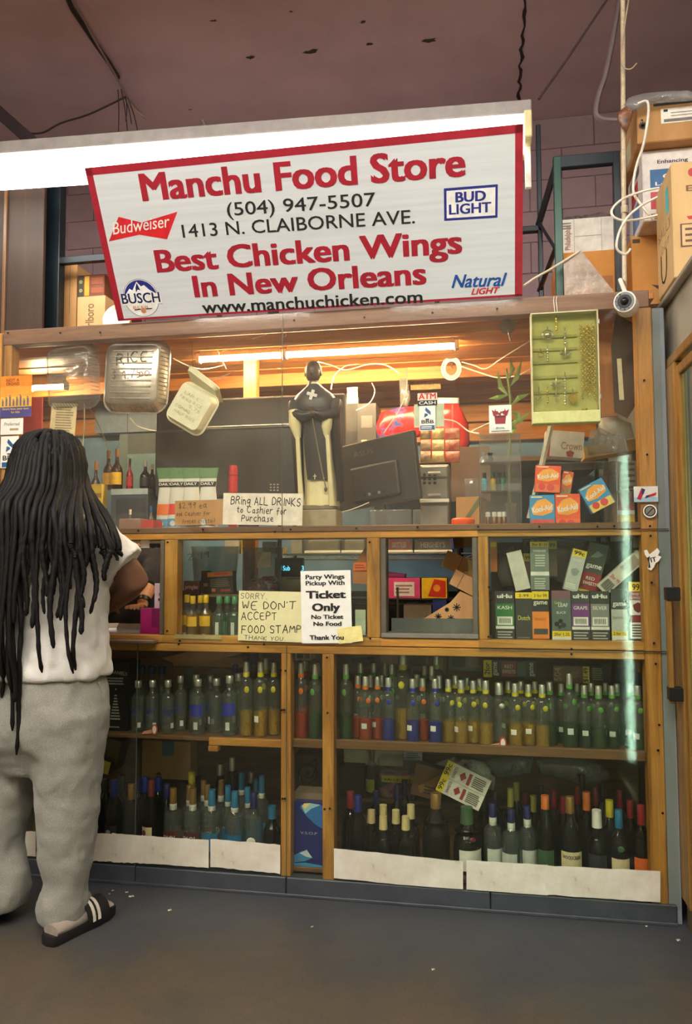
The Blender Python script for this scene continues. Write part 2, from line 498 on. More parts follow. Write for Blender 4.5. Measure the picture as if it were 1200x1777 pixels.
def carton(name, label, cat, rect, Y, dep, mat, decor=(), tilt=0, yaw=0, group=None, bev=0, body='body', stand=None, size=None):
    """box, card or sticker whose front face fills the pixel rectangle at depth Y; decor in fractions of the face"""
    x0, y0, x1, y1 = rect
    xm, ym = (x0 + x1) / 2, (y0 + y1) / 2
    c = Pt(xm, ym, Y)
    if size: w_, h_ = size
    else: w_ = Pt(x1, ym, Y).x - Pt(x0, ym, Y).x; h_ = Pt(xm, y0, Y).z - Pt(xm, y1, Y).z
    if stand is not None and not tilt:          # stand: height of the surface it rests on
        h_ = h_ + (c.z - h_ / 2 - stand); c = V((c.x, c.y, stand + h_ / 2))
    Rm = Matrix.Rotation(math.radians(yaw), 4, 'Z') @ Matrix.Rotation(math.radians(tilt), 4, 'Y')
    M = Matrix.Translation(c) @ Rm
    t = thing(name, label, cat, (c.x, c.y, c.z - h_ / 2), group)
    m = MB()
    if bev: m.rbox(-w_ / 2, w_ / 2, 0, dep, -h_ / 2, h_ / 2, bev, 2, M)
    else: m.box(-w_ / 2, w_ / 2, 0, dep, -h_ / 2, h_ / 2, M)
    part(body, m, mat, t, smooth=bool(bev))
    ex = (Rm @ V((1, 0, 0))); ey = (Rm @ V((0, 0, 1)))
    pn = Panel(c - ex * w_ / 2 - ey * h_ / 2, ex, ey)
    k = 0
    for d in decor:
        k += 1; lf = .0006 + .0003 * k
        q = d[0]
        if q == 'p': pn.poly([(d[1] * w_, d[2] * h_), (d[3] * w_, d[2] * h_), (d[3] * w_, d[4] * h_), (d[1] * w_, d[4] * h_)], d[5], t, lf)
        elif q == 'c': pn.poly(circ(d[1] * w_, d[2] * h_, d[3] * w_, 18, d[4] * h_ if len(d) > 5 else None), d[-1], t, lf)
        elif q == 'poly': pn.poly([(a * w_, b * h_) for a, b in d[1]], d[2], t, lf)
        elif q == 't':
            kw = d[7] if len(d) > 7 else {}
            pn.words(d[1], d[2] * w_, d[3] * h_, d[4] * w_, (kw.get('v1', d[3])) * h_, d[5] * h_, d[6], t, bold=kw.get('bold', .012), shear=kw.get('shear', 0), lift=lf)
        elif q == 'v':   # vertical lettering, reading upwards
            pn.words(d[1], d[2] * w_, d[3] * h_, d[2] * w_ + 1e-6, d[4] * h_, d[5] * w_, d[6], t, bold=.012, lift=lf)
        elif q == 'h':
            kw = d[7] if len(d) > 7 else {}
            pn.hand(d[1], d[2] * w_, d[3] * h_, d[4] * w_, kw.get('v1', d[3]) * h_, d[5] * h_, d[6], t, lift=lf, w=kw.get('w', .5))
        elif q == 'bars':   # bar code: upright strokes in one print
            rnd = random.Random(k); mb = MB(); u = d[1] * w_; e1 = d[3] * w_
            while u < e1:
                b = rnd.uniform(.02, .06) * (d[3] - d[1]) * w_
                mb.add([pn.at(u, d[2] * h_, lf), pn.at(u + b, d[2] * h_, lf), pn.at(u + b, d[4] * h_, lf), pn.at(u, d[4] * h_, lf)], [(0, 1, 2, 3)])
                u += b * 2.1
            part('bar_code_print', mb, d[5], t)
        elif q == 'lines':   # fine print
            rnd = random.Random(k); mb = MB(); n = d[5]
            for i in range(n):
                v = d[2] + (d[4] - d[2]) * (i + .25) / n; vh = (d[4] - d[2]) / n * .5; u1 = d[3] - rnd.uniform(0, .2) * (d[3] - d[1])
                mb.add([pn.at(d[1] * w_, v * h_, lf), pn.at(u1 * w_, v * h_, lf), pn.at(u1 * w_, (v + vh) * h_, lf), pn.at(d[1] * w_, (v + vh) * h_, lf)], [(0, 1, 2, 3)])
            part('fine_print', mb, d[6], t)
    return t


ORD = 'first second third fourth fifth sixth seventh eighth ninth tenth eleventh twelfth thirteenth fourteenth fifteenth sixteenth seventeenth eighteenth nineteenth twentieth'.split()


# ================================================================== materials of the place
def floor_mat():
    m, nt, out = newmat('painted_concrete_floor')
    p = N(nt, 'ShaderNodeBsdfPrincipled')
    vec = coords(nt)
    n1 = noise(nt, vec, 1.6, 7, .62, .4); n2 = noise(nt, vec, 22, 5, .7); n3 = noise(nt, vec, 140, 2, .6)
    mx = N(nt, 'ShaderNodeMath', operation='MULTIPLY_ADD'); mx.inputs[1].default_value = .22
    nt.links.new(n2, mx.inputs[0]); nt.links.new(n1, mx.inputs[2])
    sep = N(nt, 'ShaderNodeSeparateXYZ'); tc = N(nt, 'ShaderNodeTexCoord'); nt.links.new(tc.outputs['Object'], sep.inputs[0])
    # slate paint still whole along the counter, worn to brown where people walk
    mr = N(nt, 'ShaderNodeMapRange'); mr.inputs[1].default_value = -.75; mr.inputs[2].default_value = -.05; mr.inputs[3].default_value = -.12; mr.inputs[4].default_value = .3
    nt.links.new(sep.outputs[1], mr.inputs[0])
    ad = N(nt, 'ShaderNodeMath', operation='ADD'); nt.links.new(mx.outputs[0], ad.inputs[0]); nt.links.new(mr.outputs[0], ad.inputs[1])
    col = ramp(nt, ad.outputs[0], [(.42, (92, 80, 65)), (.56, (81, 75, 66)), (.68, (73, 71, 70)), (.85, (66, 68, 72))])
    mul = N(nt, 'ShaderNodeMix', data_type='RGBA', blend_type='MULTIPLY'); mul.inputs[0].default_value = .45
    nt.links.new(col, mul.inputs[6])
    r2 = ramp(nt, n3, [(.3, (150, 150, 150)), (.7, (255, 255, 255))]); nt.links.new(r2, mul.inputs[7])
    nt.links.new(mul.outputs[2], p.inputs['Base Color'])
    rr = N(nt, 'ShaderNodeMapRange'); rr.inputs[1].default_value = .3; rr.inputs[2].default_value = .7; rr.inputs[3].default_value = .42; rr.inputs[4].default_value = .62
    nt.links.new(n1, rr.inputs[0]); nt.links.new(rr.outputs[0], p.inputs['Roughness'])
    nt.links.new(bump(nt, n2, .15, .004), p.inputs['Normal'])
    nt.links.new(p.outputs[0], out.inputs[0])
    return m


M_FLOOR = floor_mat()
M_CEIL = pbr('mauve_ceiling_paint', [(.25, (164, 144, 152)), (.55, (180, 160, 167)), (.8, (188, 168, 174))], scale=1.8, rough=.6, detail=7, bmp=.08)
M_MAUVE = pbr('mauve_block_paint', [(.3, (126, 102, 106)), (.7, (140, 115, 118))], scale=5, rough=.65, detail=5, bmp=.1)
M_MORTAR = pbr('mauve_mortar', [(.3, (114, 91, 94)), (.7, (126, 103, 106))], scale=8, rough=.8)
M_BLUE = pbr('blue_wall_paint', [(.3, (104, 142, 178)), (.7, (132, 170, 204))], scale=4, rough=.55)
M_STORE = pbr('shop_wall_paint', [(.3, (150, 142, 128)), (.7, (170, 162, 146))], scale=2, rough=.7)
WS = [(.22, (116, 74, 30)), (.45, (170, 116, 48)), (.62, (196, 142, 66)), (.85, (214, 166, 90))]
WH = wood('varnished_pine_rail', WS, 'x', .38)
WV = wood('varnished_pine_post', WS, 'z', .38)
WS2 = [(.2, (66, 44, 24)), (.5, (104, 72, 38)), (.8, (134, 98, 56))]
WDH = wood('aged_beam_wood', [(.2, (92, 60, 46)), (.5, (134, 94, 72)), (.8, (160, 120, 92))], 'x', .45)
WDK = wood('dark_cabinet_wood', WS2, 'x', .6)
WR = wood('roof_plank_pine', [(.2, (150, 88, 34)), (.5, (196, 124, 52)), (.8, (222, 156, 80))], 'x', .5)
WRV = wood('stud_pine', [(.2, (150, 88, 34)), (.5, (196, 124, 52)), (.8, (222, 156, 80))], 'z', .5)
M_BASE = pbr('slate_base_paint', [(.3, (58, 61, 68)), (.7, (70, 73, 80))], scale=12, rough=.4, detail=6, bmp=.08)
M_PANE = clear('upper_acrylic', (250, 250, 246), 1.42, .06, .018, (215, 212, 205), hscale=2.2)
M_PANE2 = clear('lower_acrylic', (248, 250, 244), 1.42, .06, .008, (180, 190, 170), hscale=2.5)
M_EDGE = clear('acrylic_edge', (150, 165, 150), 1.5, .15, .35, (150, 158, 146))
M_DARK = C(28, 24, 22, .7)
M_BLACK = C(18, 18, 19, .45)
M_GLOSSBLK = C(14, 14, 16, .22)
M_STEEL = C(150, 150, 148, .35, .9)
M_GOLD = pbr('gold_anodised', [(.3, (150, 110, 52)), (.7, (186, 142, 74))], scale=30, rough=.35, metal=.6, stretch=(1, 1, .1))
M_CARD = pbr('cardboard', [(.3, (168, 124, 74)), (.7, (190, 146, 94))], scale=9, rough=.8, stretch=(1, 1, .3))
M_CARD2 = pbr('pale_cardboard', [(.3, (196, 160, 108)), (.7, (214, 180, 128))], scale=9, rough=.8, stretch=(1, 1, .3))
M_CARDD = pbr('dark_cardboard', [(.3, (112, 80, 48)), (.7, (140, 102, 62))], scale=9, rough=.85)
M_WHITE = C(226, 222, 210, .6, 0, .03)
M_CREAM = C(222, 212, 184, .65, 0, .04)
M_INK = C(22, 20, 20, .6)
M_REDINK = C(184, 34, 52, .45)
M_CLEARP = clear('clear_plastic', (236, 238, 238), 1.5, .08, .10, (225, 225, 225), hscale=9)
M_FILM = clear('crumpled_film', (225, 228, 230), 1.6, .12, .22, (225, 225, 222), hscale=14)
M_WIREW = C(218, 212, 196, .5)
M_SCREW = C(30, 26, 22, .4, .6)

# ================================================================== the room
X0, X1, Y0, YB, ZC = -4.4, 2.4, -6.2, 1.68, 4.2
struct('floor', MB().box(X0, X1, Y0, YB + .2, -.1, 0), M_FLOOR, 'dark worn painted concrete floor')
struct('ceiling', MB().box(X0, X1, Y0, YB + .2, ZC, ZC + .1), M_CEIL, 'mauve painted ceiling with dark cracks')
wb = struct('wall_back', MB().box(X0, X1, YB + .012, YB + .2, 0, ZC), M_MORTAR, 'mauve painted block wall behind the booth')
struct('wall_left', MB().box(X0 - .1, X0, Y0, YB + .2, 0, ZC), M_STORE, 'shop side wall beyond the counter')
struct('wall_right', MB().box(X1, X1 + .1, Y0, YB + .2, 0, ZC), M_STORE, 'shop side wall behind the cooler')
struct('wall_front', MB().box(X0, X1, Y0 - .1, Y0, 0, ZC), M_STORE, 'shop wall across from the counter')
_blk = MB().rbox(-.1985, .1985, 0.004, .02, 0, .197, .003, 1).mesh('block', smooth=False)
_blk.materials.append(M_MAUVE)
for r in range(8):
    for c in range(11):
        o = link('block', _blk, None, wb)
        o.location = (-2.9 + .4 * c + (.2 if r % 2 else 0), YB, 2.6 + .2 * r)
# ceiling crack: a dark ragged open joint
_m = MB(); pts = []
for i in range(40):
    Y = .2 + (YB - .25) * i / 39
    x = Pz(905, 90, ZC - .001).x + .012 * math.sin(i * 1.7) * random.random()
    pts.append((x, Y, .004 + .008 * random.random()))
for (x, y, w_), (x2, y2, w2) in zip(pts, pts[1:]):
    o = len(_m.v)
    _m.v += [(x - w_, y, ZC - .002), (x + w_, y, ZC - .002), (x2 + w2, y2, ZC - .002), (x2 - w2, y2, ZC - .002)]
    _m.f.append((o, o + 1, o + 2, o + 3))
o = link('crack', _m.mesh('crack'), C(36, 30, 30, .9), bpy.data.objects['ceiling']); o['label'] = 'dark ragged crack'
for px, py, s in [(435, 100, .03), (540, 90, .045), (640, 77, .03), (370, 36, .02), (505, 20, .012), (630, 38, .02), (745, 70, .04), (330, 190, .014)]:
    q = Pz(px, py, ZC - .003)
    if q.y > YB - .05: continue
    poly = [(q.x + s * math.cos(a) * random.uniform(.5, 1.2), q.y + s * .5 * math.sin(a) * random.uniform(.4, 1.2), ZC - .003) for a in [i * math.pi / 5 for i in range(10)]]
    m = MB(); m.add(poly, [tuple(range(10))])
    link('paint_chip', m.mesh('paint_chip'), C(58, 46, 44, .9), bpy.data.objects['ceiling'])

# ================================================================== service counter: frame, base, shelves, acrylic
XL, XR = -2.22, .70
ct = thing('service_counter', 'long pine-framed service counter closed in with clear acrylic sheets', 'counter', (-.75, .2, 0))


def bar(name, x0, x1, y0, y1, z0, z1, mat, b=.003, label=None):
    return part(name, MB().rbox(x0, x1, y0, y1, z0, z1, b, 1), mat, ct, label=label)


FB = .006   # frame front face just behind the acrylic
top_rail = bar('top_rail', XL, .655, FB, .06, 2.405, 2.476, WDH)
mid_a = bar('middle_rail', XL, .6, FB, .05, 1.514, 1.54, WDK)
mid_b = bar('middle_rail', XL, .6, FB, .05, 1.486, 1.512, WH)
low_a = bar('lower_rail', XL, .6, FB, .05, 1.034, 1.068, WH)
low_b = bar('lower_rail', XL, .6, FB, .05, .998, 1.031, WH)
posts = []
for x0, x1, z0, z1 in [(-2.214, -2.176, 1.54, 2.404), (-1.403, -1.343, 1.068, 1.486), (-.5, -.444, 1.068, 1.486), (-.038, .004, 1.068, 1.486),
                       (-.871, -.828, .075, .998), (-.692, -.642, .07, .998), (-2.214, -2.17, .1, 1.486)]:
    posts.append(bar('post', x0, x1, FB, .07, z0, z1, WV))
posts.append(bar('post', .60, .662, FB, .07, .06, 2.404, WV))
# dark window jambs beside the openings
for x0, x1 in [(-1.425, -1.405), (-.442, -.418), (-.062, -.04)]:
    bar('jamb', x0, x1, FB, .09, 1.07, 1.484, C(92, 84, 72, .4))
bar('sill', -.44, -.04, -.004, .1, 1.07, 1.09, C(128, 124, 114, .35, .3))
# counter top that runs into the booth
bar('counter_top', XL, .66, .05, .62, 1.0, 1.03, C(168, 150, 136, .25))
bar('hatch_counter', XL, -1.405, .052, .82, 1.031, 1.048, C(176, 158, 146, .15))
bar('counter_ledge', XL, -1.425, -.05, .05, 1.035, 1.05, C(120, 100, 80, .25))
bar('shelf', XL, -.84, .051, .549, .606, .624, WDK)
bar('shelf', -.84, .61, .051, .549, .606, .624, WDK)
bar('shelf_edge', -1.2, -.872, .028, .05, .595, .628, WH)
bar('shelf_edge', -.827, -.692, .028, .05, .6, .636, WDK)
bar('shelf_edge', -.64, .6, .028, .05, .602, .64, WDK)
bar('bracket', -1.2, -1.155, .02, .049, .57, .594, WV)
bar('bracket', -1.2, -1.155, .05, .12, .57, .605, WV)
bar('statue_shelf', XL, .61, .05, .64, 1.5, 1.514, C(120, 104, 84, .5))
bar('bottom_board', XL, .66, .05, .55, .08, .1, WDK)
bar('cabinet_back', XL, .66, .55, .565, .1, 1.0, WDK)
bar('end_panel', .665, .69, .05, 1.62, .0, 2.4, pbr('grey_green_side_paint', [(.3, (104, 116, 116)), (.7, (136, 148, 150))], scale=3, rough=.5, detail=6, stretch=(1, 1, .3)))
bar('filler_panel', .6635, .7105, .008, .03, 0, 2.4, pbr('blue_grey_filler_paint', [(.25, (84, 100, 96)), (.5, (118, 128, 136)), (.75, (148, 156, 166))], scale=2.2, rough=.45, detail=7, stretch=(1, 1, .4)))
bar('end_panel', -3.35, -3.305, .0, 1.62, .0, 2.4, WDK)
bar('side_front', -3.35, -2.222, .0, .04, .0, 2.46, WV)
for x0, x1 in [(XL - .05, -1.52), (-1.517, -.847), (-.844, -.01), (-.007, .69)]:
    z = .075
    bar('base_board', x0, x1, -.004, .05, .0, z, M_BASE, .004)
bar('toe_strip', XL - .05, .69, -.014, -.004, 0, .012, M_BASE, .002)


def pane(x0, x1, z0, z1, mat, name='acrylic_pane', y=0):
    o = part(name, MB().box(x0, x1, y - .0045, y, z0, z1), mat, ct)
    return o


# left opening x -2.17..-1.425 (z 1.07..1.484) has no sheet
pane(-2.219, -.8655, 1.512, 2.47, M_PANE)
pane(-.8645, .69, 1.512, 2.47, M_PANE)
pane(-1.405, -.44, 1.034, 1.5095, M_PANE2)
pane(-.04, .7, 1.034, 1.5095, M_PANE2)
pane(-2.219, -1.52, .078, 1.031, M_PANE2)
pane(-1.5185, -.8455, .078, 1.031, M_PANE2)
pane(-.8435, -.0085, .07, 1.031, M_PANE2)
pane(-.0075, .7, .06, 1.031, M_PANE2)
part('sliding_pane', MB().box(-.4, -.06, .03, .034, 1.092, 1.15), M_EDGE, ct)
for x in (-1.5193, -.8445, -.8650):
    z0, z1 = (1.512, 2.47) if x == -.8650 else (.075, 1.031)
    part('pane_joint', MB().box(x - .0012, x + .0012, -.0052, .0, z0, z1), M_EDGE, ct)
part('pane_joint', MB().box(-.04, .7, -.0052, 0, 1.5095, 1.512), M_DARK, ct)
part('pane_joint', MB().box(-.04, .7, -.0052, 0, 1.031, 1.034), M_DARK, ct)
# screws
_sc = MB().lathe([(.0001, 0), (.0048, 0), (.0048, .0022), (.0001, .0026)], 8, M=Matrix.Rotation(math.pi / 2, 4, 'X')).mesh('screw'); _sc.materials.append(M_SCREW)


def screw(px, py):
    q = Pt(px, py, -.0046)
    o = link('screw', _sc, None, ct); o.location = q - wloc(ct)


for px, py in [(14, 578), (105, 578), (174, 577), (494, 582), (510, 556), (632, 551), (750, 543), (862, 536), (240, 921), (352, 919), (477, 923), (504, 919), (618, 917), (724, 915), (829, 914),
               (291, 941), (290, 1095), (312, 1112), (458, 1118), (641, 941), (642, 1108), (848, 1019), (847, 1105), (935, 914), (1036, 914), (1065, 913), (1127, 913), (1128, 930), (1130, 1011), (1134, 1116), (1137, 1152), (1143, 1258), (1141, 1302), (1149, 1411),
               (1117, 660), (1122, 789), (487, 1163), (489, 1232), (493, 1232), (495, 1164), (567, 1141), (568, 1237), (572, 1403), (563, 1404), (490, 1386), (494, 1386), (991, 1126), (991, 1135), (1161, 1160), (310, 1118), (640, 1142), (430, 1123)]:
    screw(px, py)

# booth roof of pine planks, seen from below through the acrylic
rf = thing('booth_roof', 'plank roof of the booth, raw orange pine seen from below', 'roof', (-.75, .85, 2.46))
for i in range(11):
    y = .08 + i * .138
    part('plank', MB().rbox(-3.3, .69, y, y + .134, 2.462 + .005 * (i % 2), 2.489 + .005 * (i % 2), .003, 1), WR, rf)
for y, z0 in [(.24, 2.42), (1.0, 2.4)]:
    part('joist', MB().rbox(-3.3, .66, y, y + .045, z0 - .01, 2.4615, .003, 1), WR, rf)
for z0, z1, x0, x1 in [(2.37, 2.461, -3.3, .66), (2.25, 2.36, -3.3, .66), (2.13, 2.24, -.5, .66)]:
    part('wall_plank', MB().rbox(x0, x1, 1.59, 1.64, z0, z1, .003, 1), WR, rf)
q0 = Pt(422, 640, .65); q1 = Pt(444, 640, .65)
part('stud', MB().rbox(q0.x, q1.x, .65, .71, 0, 2.4615, .003, 1), WRV, rf)
bw = struct('wall_inner', MB().box(-3.3, .66, 1.645, 1.67, 1.2, 2.46), M_BLUE, 'blue painted wall at the back of the booth')
struct('wall_inner_lower', MB().box(-3.3, .66, 1.645, 1.67, 0, 1.2), C(40, 38, 40, .7), 'dark lower wall at the back of the booth')

# ================================================================== lamps
M_LAMP = emit('fluorescent_white', (255, 250, 240), SIGN_LAMP)
M_LAMPW = emit('fluorescent_warm', (255, 228, 178), BOOTH_LAMP)
M_STORELAMP = emit('shop_fluorescent', (255, 249, 238), STORE_LAMP)
M_ENAMEL = C(128, 120, 116, .5)
t = thing('strip_light', 'long white fluorescent strip light burning above the shop sign', 'light', (-1.1, -.12, 3.02))
xa, xb = -2.6, .168
TL = Matrix(((1, 0, 0, 0), (0, 1, 0, 0), (-.031, 0, 1, -.031), (0, 0, 0, 1)))   # hangs a little lower at one end
part('housing', MB().rbox(xa, xb + .03, -.19, -.0, 3.19, 3.245, .004, 1, TL), M_ENAMEL, t)
pr = [(-.18, 3.19), (-.175, 3.13), (-.14, 3.085), (-.09, 3.075), (-.03, 3.1), (-.01, 3.19)]
m = MB(); m.rings([[(xa, y, z) for y, z in pr], [(xb, y, z) for y, z in pr]], True, TL)
part('diffuser', m, M_LAMP, t)
part('end_cap', MB().rbox(xb, xb + .03, -.195, -.005, 3.09, 3.2, .004, 1, TL), C(196, 178, 130, .5), t)
part('hanger', MB().rbox(xb + .004, xb + .028, -.12, -.1, 2.92, 3.1, .002, 1, TL), C(212, 206, 190, .5), t)
for x in (-1.2, -.2):
    part('support_arm', MB().tube([(x, -.09, 3.22 - .031 * x - .031), (x, .02, 3.1), (x, .13, 2.5)], .012, 6), C(70, 62, 58), t)


def booth_tube(a, b, Y, label, r=.013):
    p, q = Pt(*a, Y), Pt(*b, Y)
    z = min((p.z + q.z) / 2, 2.425)
    t = thing('fluorescent_tube', label, 'light', ((p.x + q.x) / 2, Y, z - r), 'tubes under the booth roof')
    part('tube', MB().tube([(p.x, Y, z), (q.x, Y, z)], r, 10), M_LAMPW, t, True)
    for x, s in ((p.x, -1), (q.x, 1)):
        part('socket', MB().rbox(min(x, x + s * .02), max(x, x + s * .02), Y - .018, Y + .018, z - .018, z + .03, .003, 1), M_WHITE, t)
    part('batten', MB().rbox(p.x, q.x, Y - .02, Y + .02, min(z + .012, 2.45), 2.4625, .002, 1), C(180, 166, 140), t)


booth_tube((348, 621), (488, 614), .5, 'shorter warm fluorescent tube inside the booth, above the foam box')
booth_tube((498, 606), (788, 596), .5, 'longest warm fluorescent tube inside the booth, above the statue')
booth_tube((56, 671), (112, 674), .8, 'short warm tube deep in the booth, seen beside the orange flyer')
for k, (x, y) in enumerate([(-2.4, -2.6), (-.3, -2.6), (-2.4, -3.5), (-.3, -3.5), (1.4, -3.0), (-2.4, -4.4), (-.3, -4.4)]):
    t = thing('ceiling_light', 'white ceiling strip light over the shop floor, ' + ORD[k] + ' from the counter', 'light', (x, y, 4.0), 'shop ceiling lights')
    part('housing', MB().rbox(x - .65, x + .65, y - .1, y + .1, 4.06, 4.2, .004, 1), M_ENAMEL, t)
    part('diffuser', MB().rbox(x - .62, x + .62, y - .085, y + .085, 4.0, 4.06, .01, 2), M_STORELAMP, t)

# ================================================================== beer cooler along the side wall
ck = thing('beer_cooler', 'tall gold-framed glass-door drink cooler standing at the end of the counter', 'cooler', (1.1, -1.2, 0))
CXF = .715


def cp(name, x0, x1, y0, y1, z0, z1, mat, parent=ck, b=.004):
    return part(name, MB().rbox(x0, x1, y0, y1, z0, z1, b, 1), mat, parent)


M_GREYP = pbr('grey_metal_panel', [(.3, (150, 142, 126)), (.7, (176, 168, 150))], scale=3, rough=.4, detail=5)
cp('header', CXF + .03, 1.5, -2.6, .6, 2.185, 2.44, M_GREYP)
cp('header_trim', CXF, CXF + .03, -2.6, .6, 2.15, 2.19, M_GOLD)
cp('header_trim', CXF, CXF + .03, -2.6, .6, 2.43, 2.452, M_GREYP)
cp('side_panel', CXF + .051, 1.5, .0, .05, .0, 2.15, pbr('blue_grey_panel', [(.3, (112, 122, 132)), (.7, (146, 156, 166))], scale=3, rough=.4, detail=6, stretch=(1, 1, .25)))
cp('jamb', CXF - .004, CXF + .05, -.039, .055, .1, 2.15, M_GOLD)
cp('base', CXF + .01, 1.5, -2.6, 0, 0, .1, C(92, 74, 46, .5))
cp('back_panel', 1.46, 1.5, -2.6, .0, .1, 2.15, C(150, 156, 156, .5))
for y in (-.075, -.87, -1.66, -2.45):
    cp('mullion', CXF - .004, CXF + .05, y - .035, y + .035, .1, 2.15, M_GOLD)
for k, (a, b) in enumerate([(-.83, -.115), (-1.62, -.91), (-2.41, -1.70)]):
    d = cp('door', CXF + .004, CXF + .03, b - .035, b, .12, 2.13, M_GOLD)
    cp('stile', CXF + .004, CXF + .03, a, a + .035, .12, 2.13, M_GOLD, d)
    cp('rail', CXF + .004, CXF + .03, a + .035, b - .035, 2.09, 2.13, M_GOLD, d)
    cp('rail', CXF + .004, CXF + .03, a + .035, b - .035, .12, .17, M_GOLD, d)
    cp('glass', CXF + .014, CXF + .018, a + .035, b - .035, .17, 2.09, clear('cooler_glass', (222, 232, 228), 1.45, .02), d, .0005)
    for z in (.55, .95, 1.35, 1.75):
        cp('shelf', .87, 1.45, a - .02, b + .02, z, z + .012, M_STEEL)
h = cp('handle', CXF - .05, CXF - .03, -.1, -.07, .85, 1.27, M_GOLD)
for z in (.86, 1.235):
    cp('handle_bracket', CXF - .052, CXF + .006, -.108, -.062, z, z + .05, M_BLACK, ck, .003)
lt = thing('cooler_lamp', 'upright white lamp tube lighting the drink cooler', 'light', (.9, -1.7, .2))
part('tube', MB().tube([(.833, -1.72, .2), (.833, -1.72, 2.03)], .022, 10), emit('cooler_fluorescent', (226, 255, 232), COOLER_LAMP), lt, True)

# ================================================================== the shop sign
def sign():
    bl, br, tl = V((-1.628, -.02, 2.478)), V((.157, -.02, 2.474)), V((-1.628, -.335, 3.03))
    ex = (br - bl).normalized(); ey = (tl - bl).normalized(); W, H = 1.785, (tl - bl).length
    pn = Panel(bl, ex, ey); n = pn.n
    t = thing('shop_sign', 'large white board sign with red border and red lettering leaning over the counter', 'sign', (-.74, -.02, 2.478))
    m = MB(); b = .012
    vs = [pn.at(0, 0, -b), pn.at(W, 0, -b), pn.at(W, H, -b), pn.at(0, H, -b), pn.at(0, 0), pn.at(W, 0), pn.at(W, H), pn.at(0, H)]
    m.add(vs, [(3, 2, 1, 0), (4, 5, 6, 7), (0, 1, 5, 4), (1, 2, 6, 5), (2, 3, 7, 6), (3, 0, 4, 7)])
    part('board', m, pbr('corrugated_sign_plastic', [(.3, (196, 200, 203)), (.7, (208, 212, 214))], scale=60, rough=.35, stretch=(.02, .5, 1)), t)
    red = C(158, 28, 46, .4)
    e = .03
    for a in [(0, H - e, W, H), (0, 0, e, H), (W - e, 0, W, H), (0, 0, W, .009)]:
        pn.poly([(a[0], a[1]), (a[2], a[1]), (a[2], a[3]), (a[0], a[3])], red, t, .0006, 'border')
    pn.text('Manchu Food Store', (248, 348), (808, 303), 48, red, t, bold=.032)
    pn.text('(504) 947-5507', (395, 374), (652, 356), 23, M_INK, t, bold=.006)
    pn.text('1413 N. CLAIBORNE AVE.', (318, 412), (720, 386), 23, M_INK, t, bold=.006)
    pn.text('Best Chicken Wings', (273, 472), (802, 437), 39, red, t, bold=.032)
    pn.text('In New Orleans', (338, 515), (740, 491), 37, red, t, bold=.032)
    pn.text('www.manchuchicken.com', (352, 543), (733, 524), 21, M_INK, t, bold=.018)
    bud = C(206, 34, 44, .4); blue = C(38, 44, 128, .4); navy = C(26, 30, 78, .4)
    pn.polypx([(206, 376), (246, 386), (308, 367), (290, 415), (242, 407), (189, 419)], bud, t, .0008, 'bow_tie_emblem')
    pn.text('Budweiser', (197, 407), (297, 393), 21, M_WHITE, t, shear=.3, bold=.004, lift=.002)
    o = [(770, 325.6), (863.6, 318), (863, 376), (770.5, 382)]
    pn.polypx(o, blue, t, .0008, 'emblem_frame')
    pn.polypx([(774.5, 330), (859.5, 323), (859, 372), (775, 377.5)], C(226, 224, 220, .4), t, .0014, 'emblem_field')
    pn.text('BUD', (790, 349.5), (843, 346), 17, blue, t, bold=.035, lift=.002)
    pn.text('LIGHT', (779, 371), (852, 366), 17, blue, t, bold=.03, lift=.002)
    pn.text('Natural', (783, 498), (879, 494), 22, C(30, 74, 150, .4), t, bold=.022, shear=.32)
    pn.text('LIGHT', (817, 510), (867, 507), 10.5, C(200, 30, 40, .4), t, bold=.03, shear=.32)
    u, v = pn.uv(245, 517); r = pn.uv(276, 517)[0] - u
    pn.poly(circ(u, v, r, 28), C(150, 148, 150, .4), t, .0008, 'round_emblem')
    pn.poly(circ(u, v, r * .96, 28), C(228, 226, 220, .4), t, .0011, 'round_emblem_field')
    pn.poly(circ(u, v, r * .93, 16, None, .18, math.pi - .18), blue, t, .0014, 'emblem_sky')
    pk = [(-.88, .18), (-.55, .52), (-.4, .42), (-.08, .86), (.12, .6), (.3, .66), (.55, .4), (.9, .18)]
    pn.poly([(u + a * r, v + b * r) for a, b in pk], C(232, 232, 230, .4), t, .0017, 'emblem_mountain')
    pn.poly([(u + a * r, v + b * r) for a, b in [(-.08, .8), (.05, .4), (-.1, .45), (-.22, .3), (-.2, .55)]], navy, t, .002, 'emblem_shade')
    pn.poly([(u - 1.1 * r, v - .34 * r), (u + 1.12 * r, v - .34 * r), (u + 1.12 * r, v + .2 * r), (u - 1.1 * r, v + .2 * r)], C(228, 226, 220, .4), t, .002, 'emblem_band')
    pn.text('BUSCH', (213, 527), (279, 523.5), 17, navy, t, bold=.02, lift=.0026)
    pn.text('BEER', (232, 536), (259, 535), 5, C(190, 130, 90), t, lift=.0026)
    pn.poly([(u + a * r, v + b * r) for a, b in [(-.5, -.62), (-.15, -.6), (-.15, -.55), (-.5, -.57)]], M_INK, t, .0022)
    pn.poly([(u + a * r, v + b * r) for a, b in [(.15, -.6), (.5, -.6), (.5, -.55), (.15, -.55)]], M_INK, t, .0022)
    pn.poly(circ(u, v - .66 * r, .14 * r, 10), C(196, 130, 80), t, .0024)
    for x in (-1.2, -.2):
        q = pn.at(x + 1.63, H, 0)
        part('fixing_wire', MB().tube([q, (q.x, -.25, 3.1), (q.x, -.186, 3.17 - .031 * q.x - .031)], .002, 5), M_STEEL, t)


sign()

# ================================================================== above the booth: storage on its roof
ROOF = 2.4945


def block(name, label, cat, rect, Y, dep, mat, decor=(), **kw):
    return carton(name, label, cat, rect, Y, dep, mat, decor, **kw)


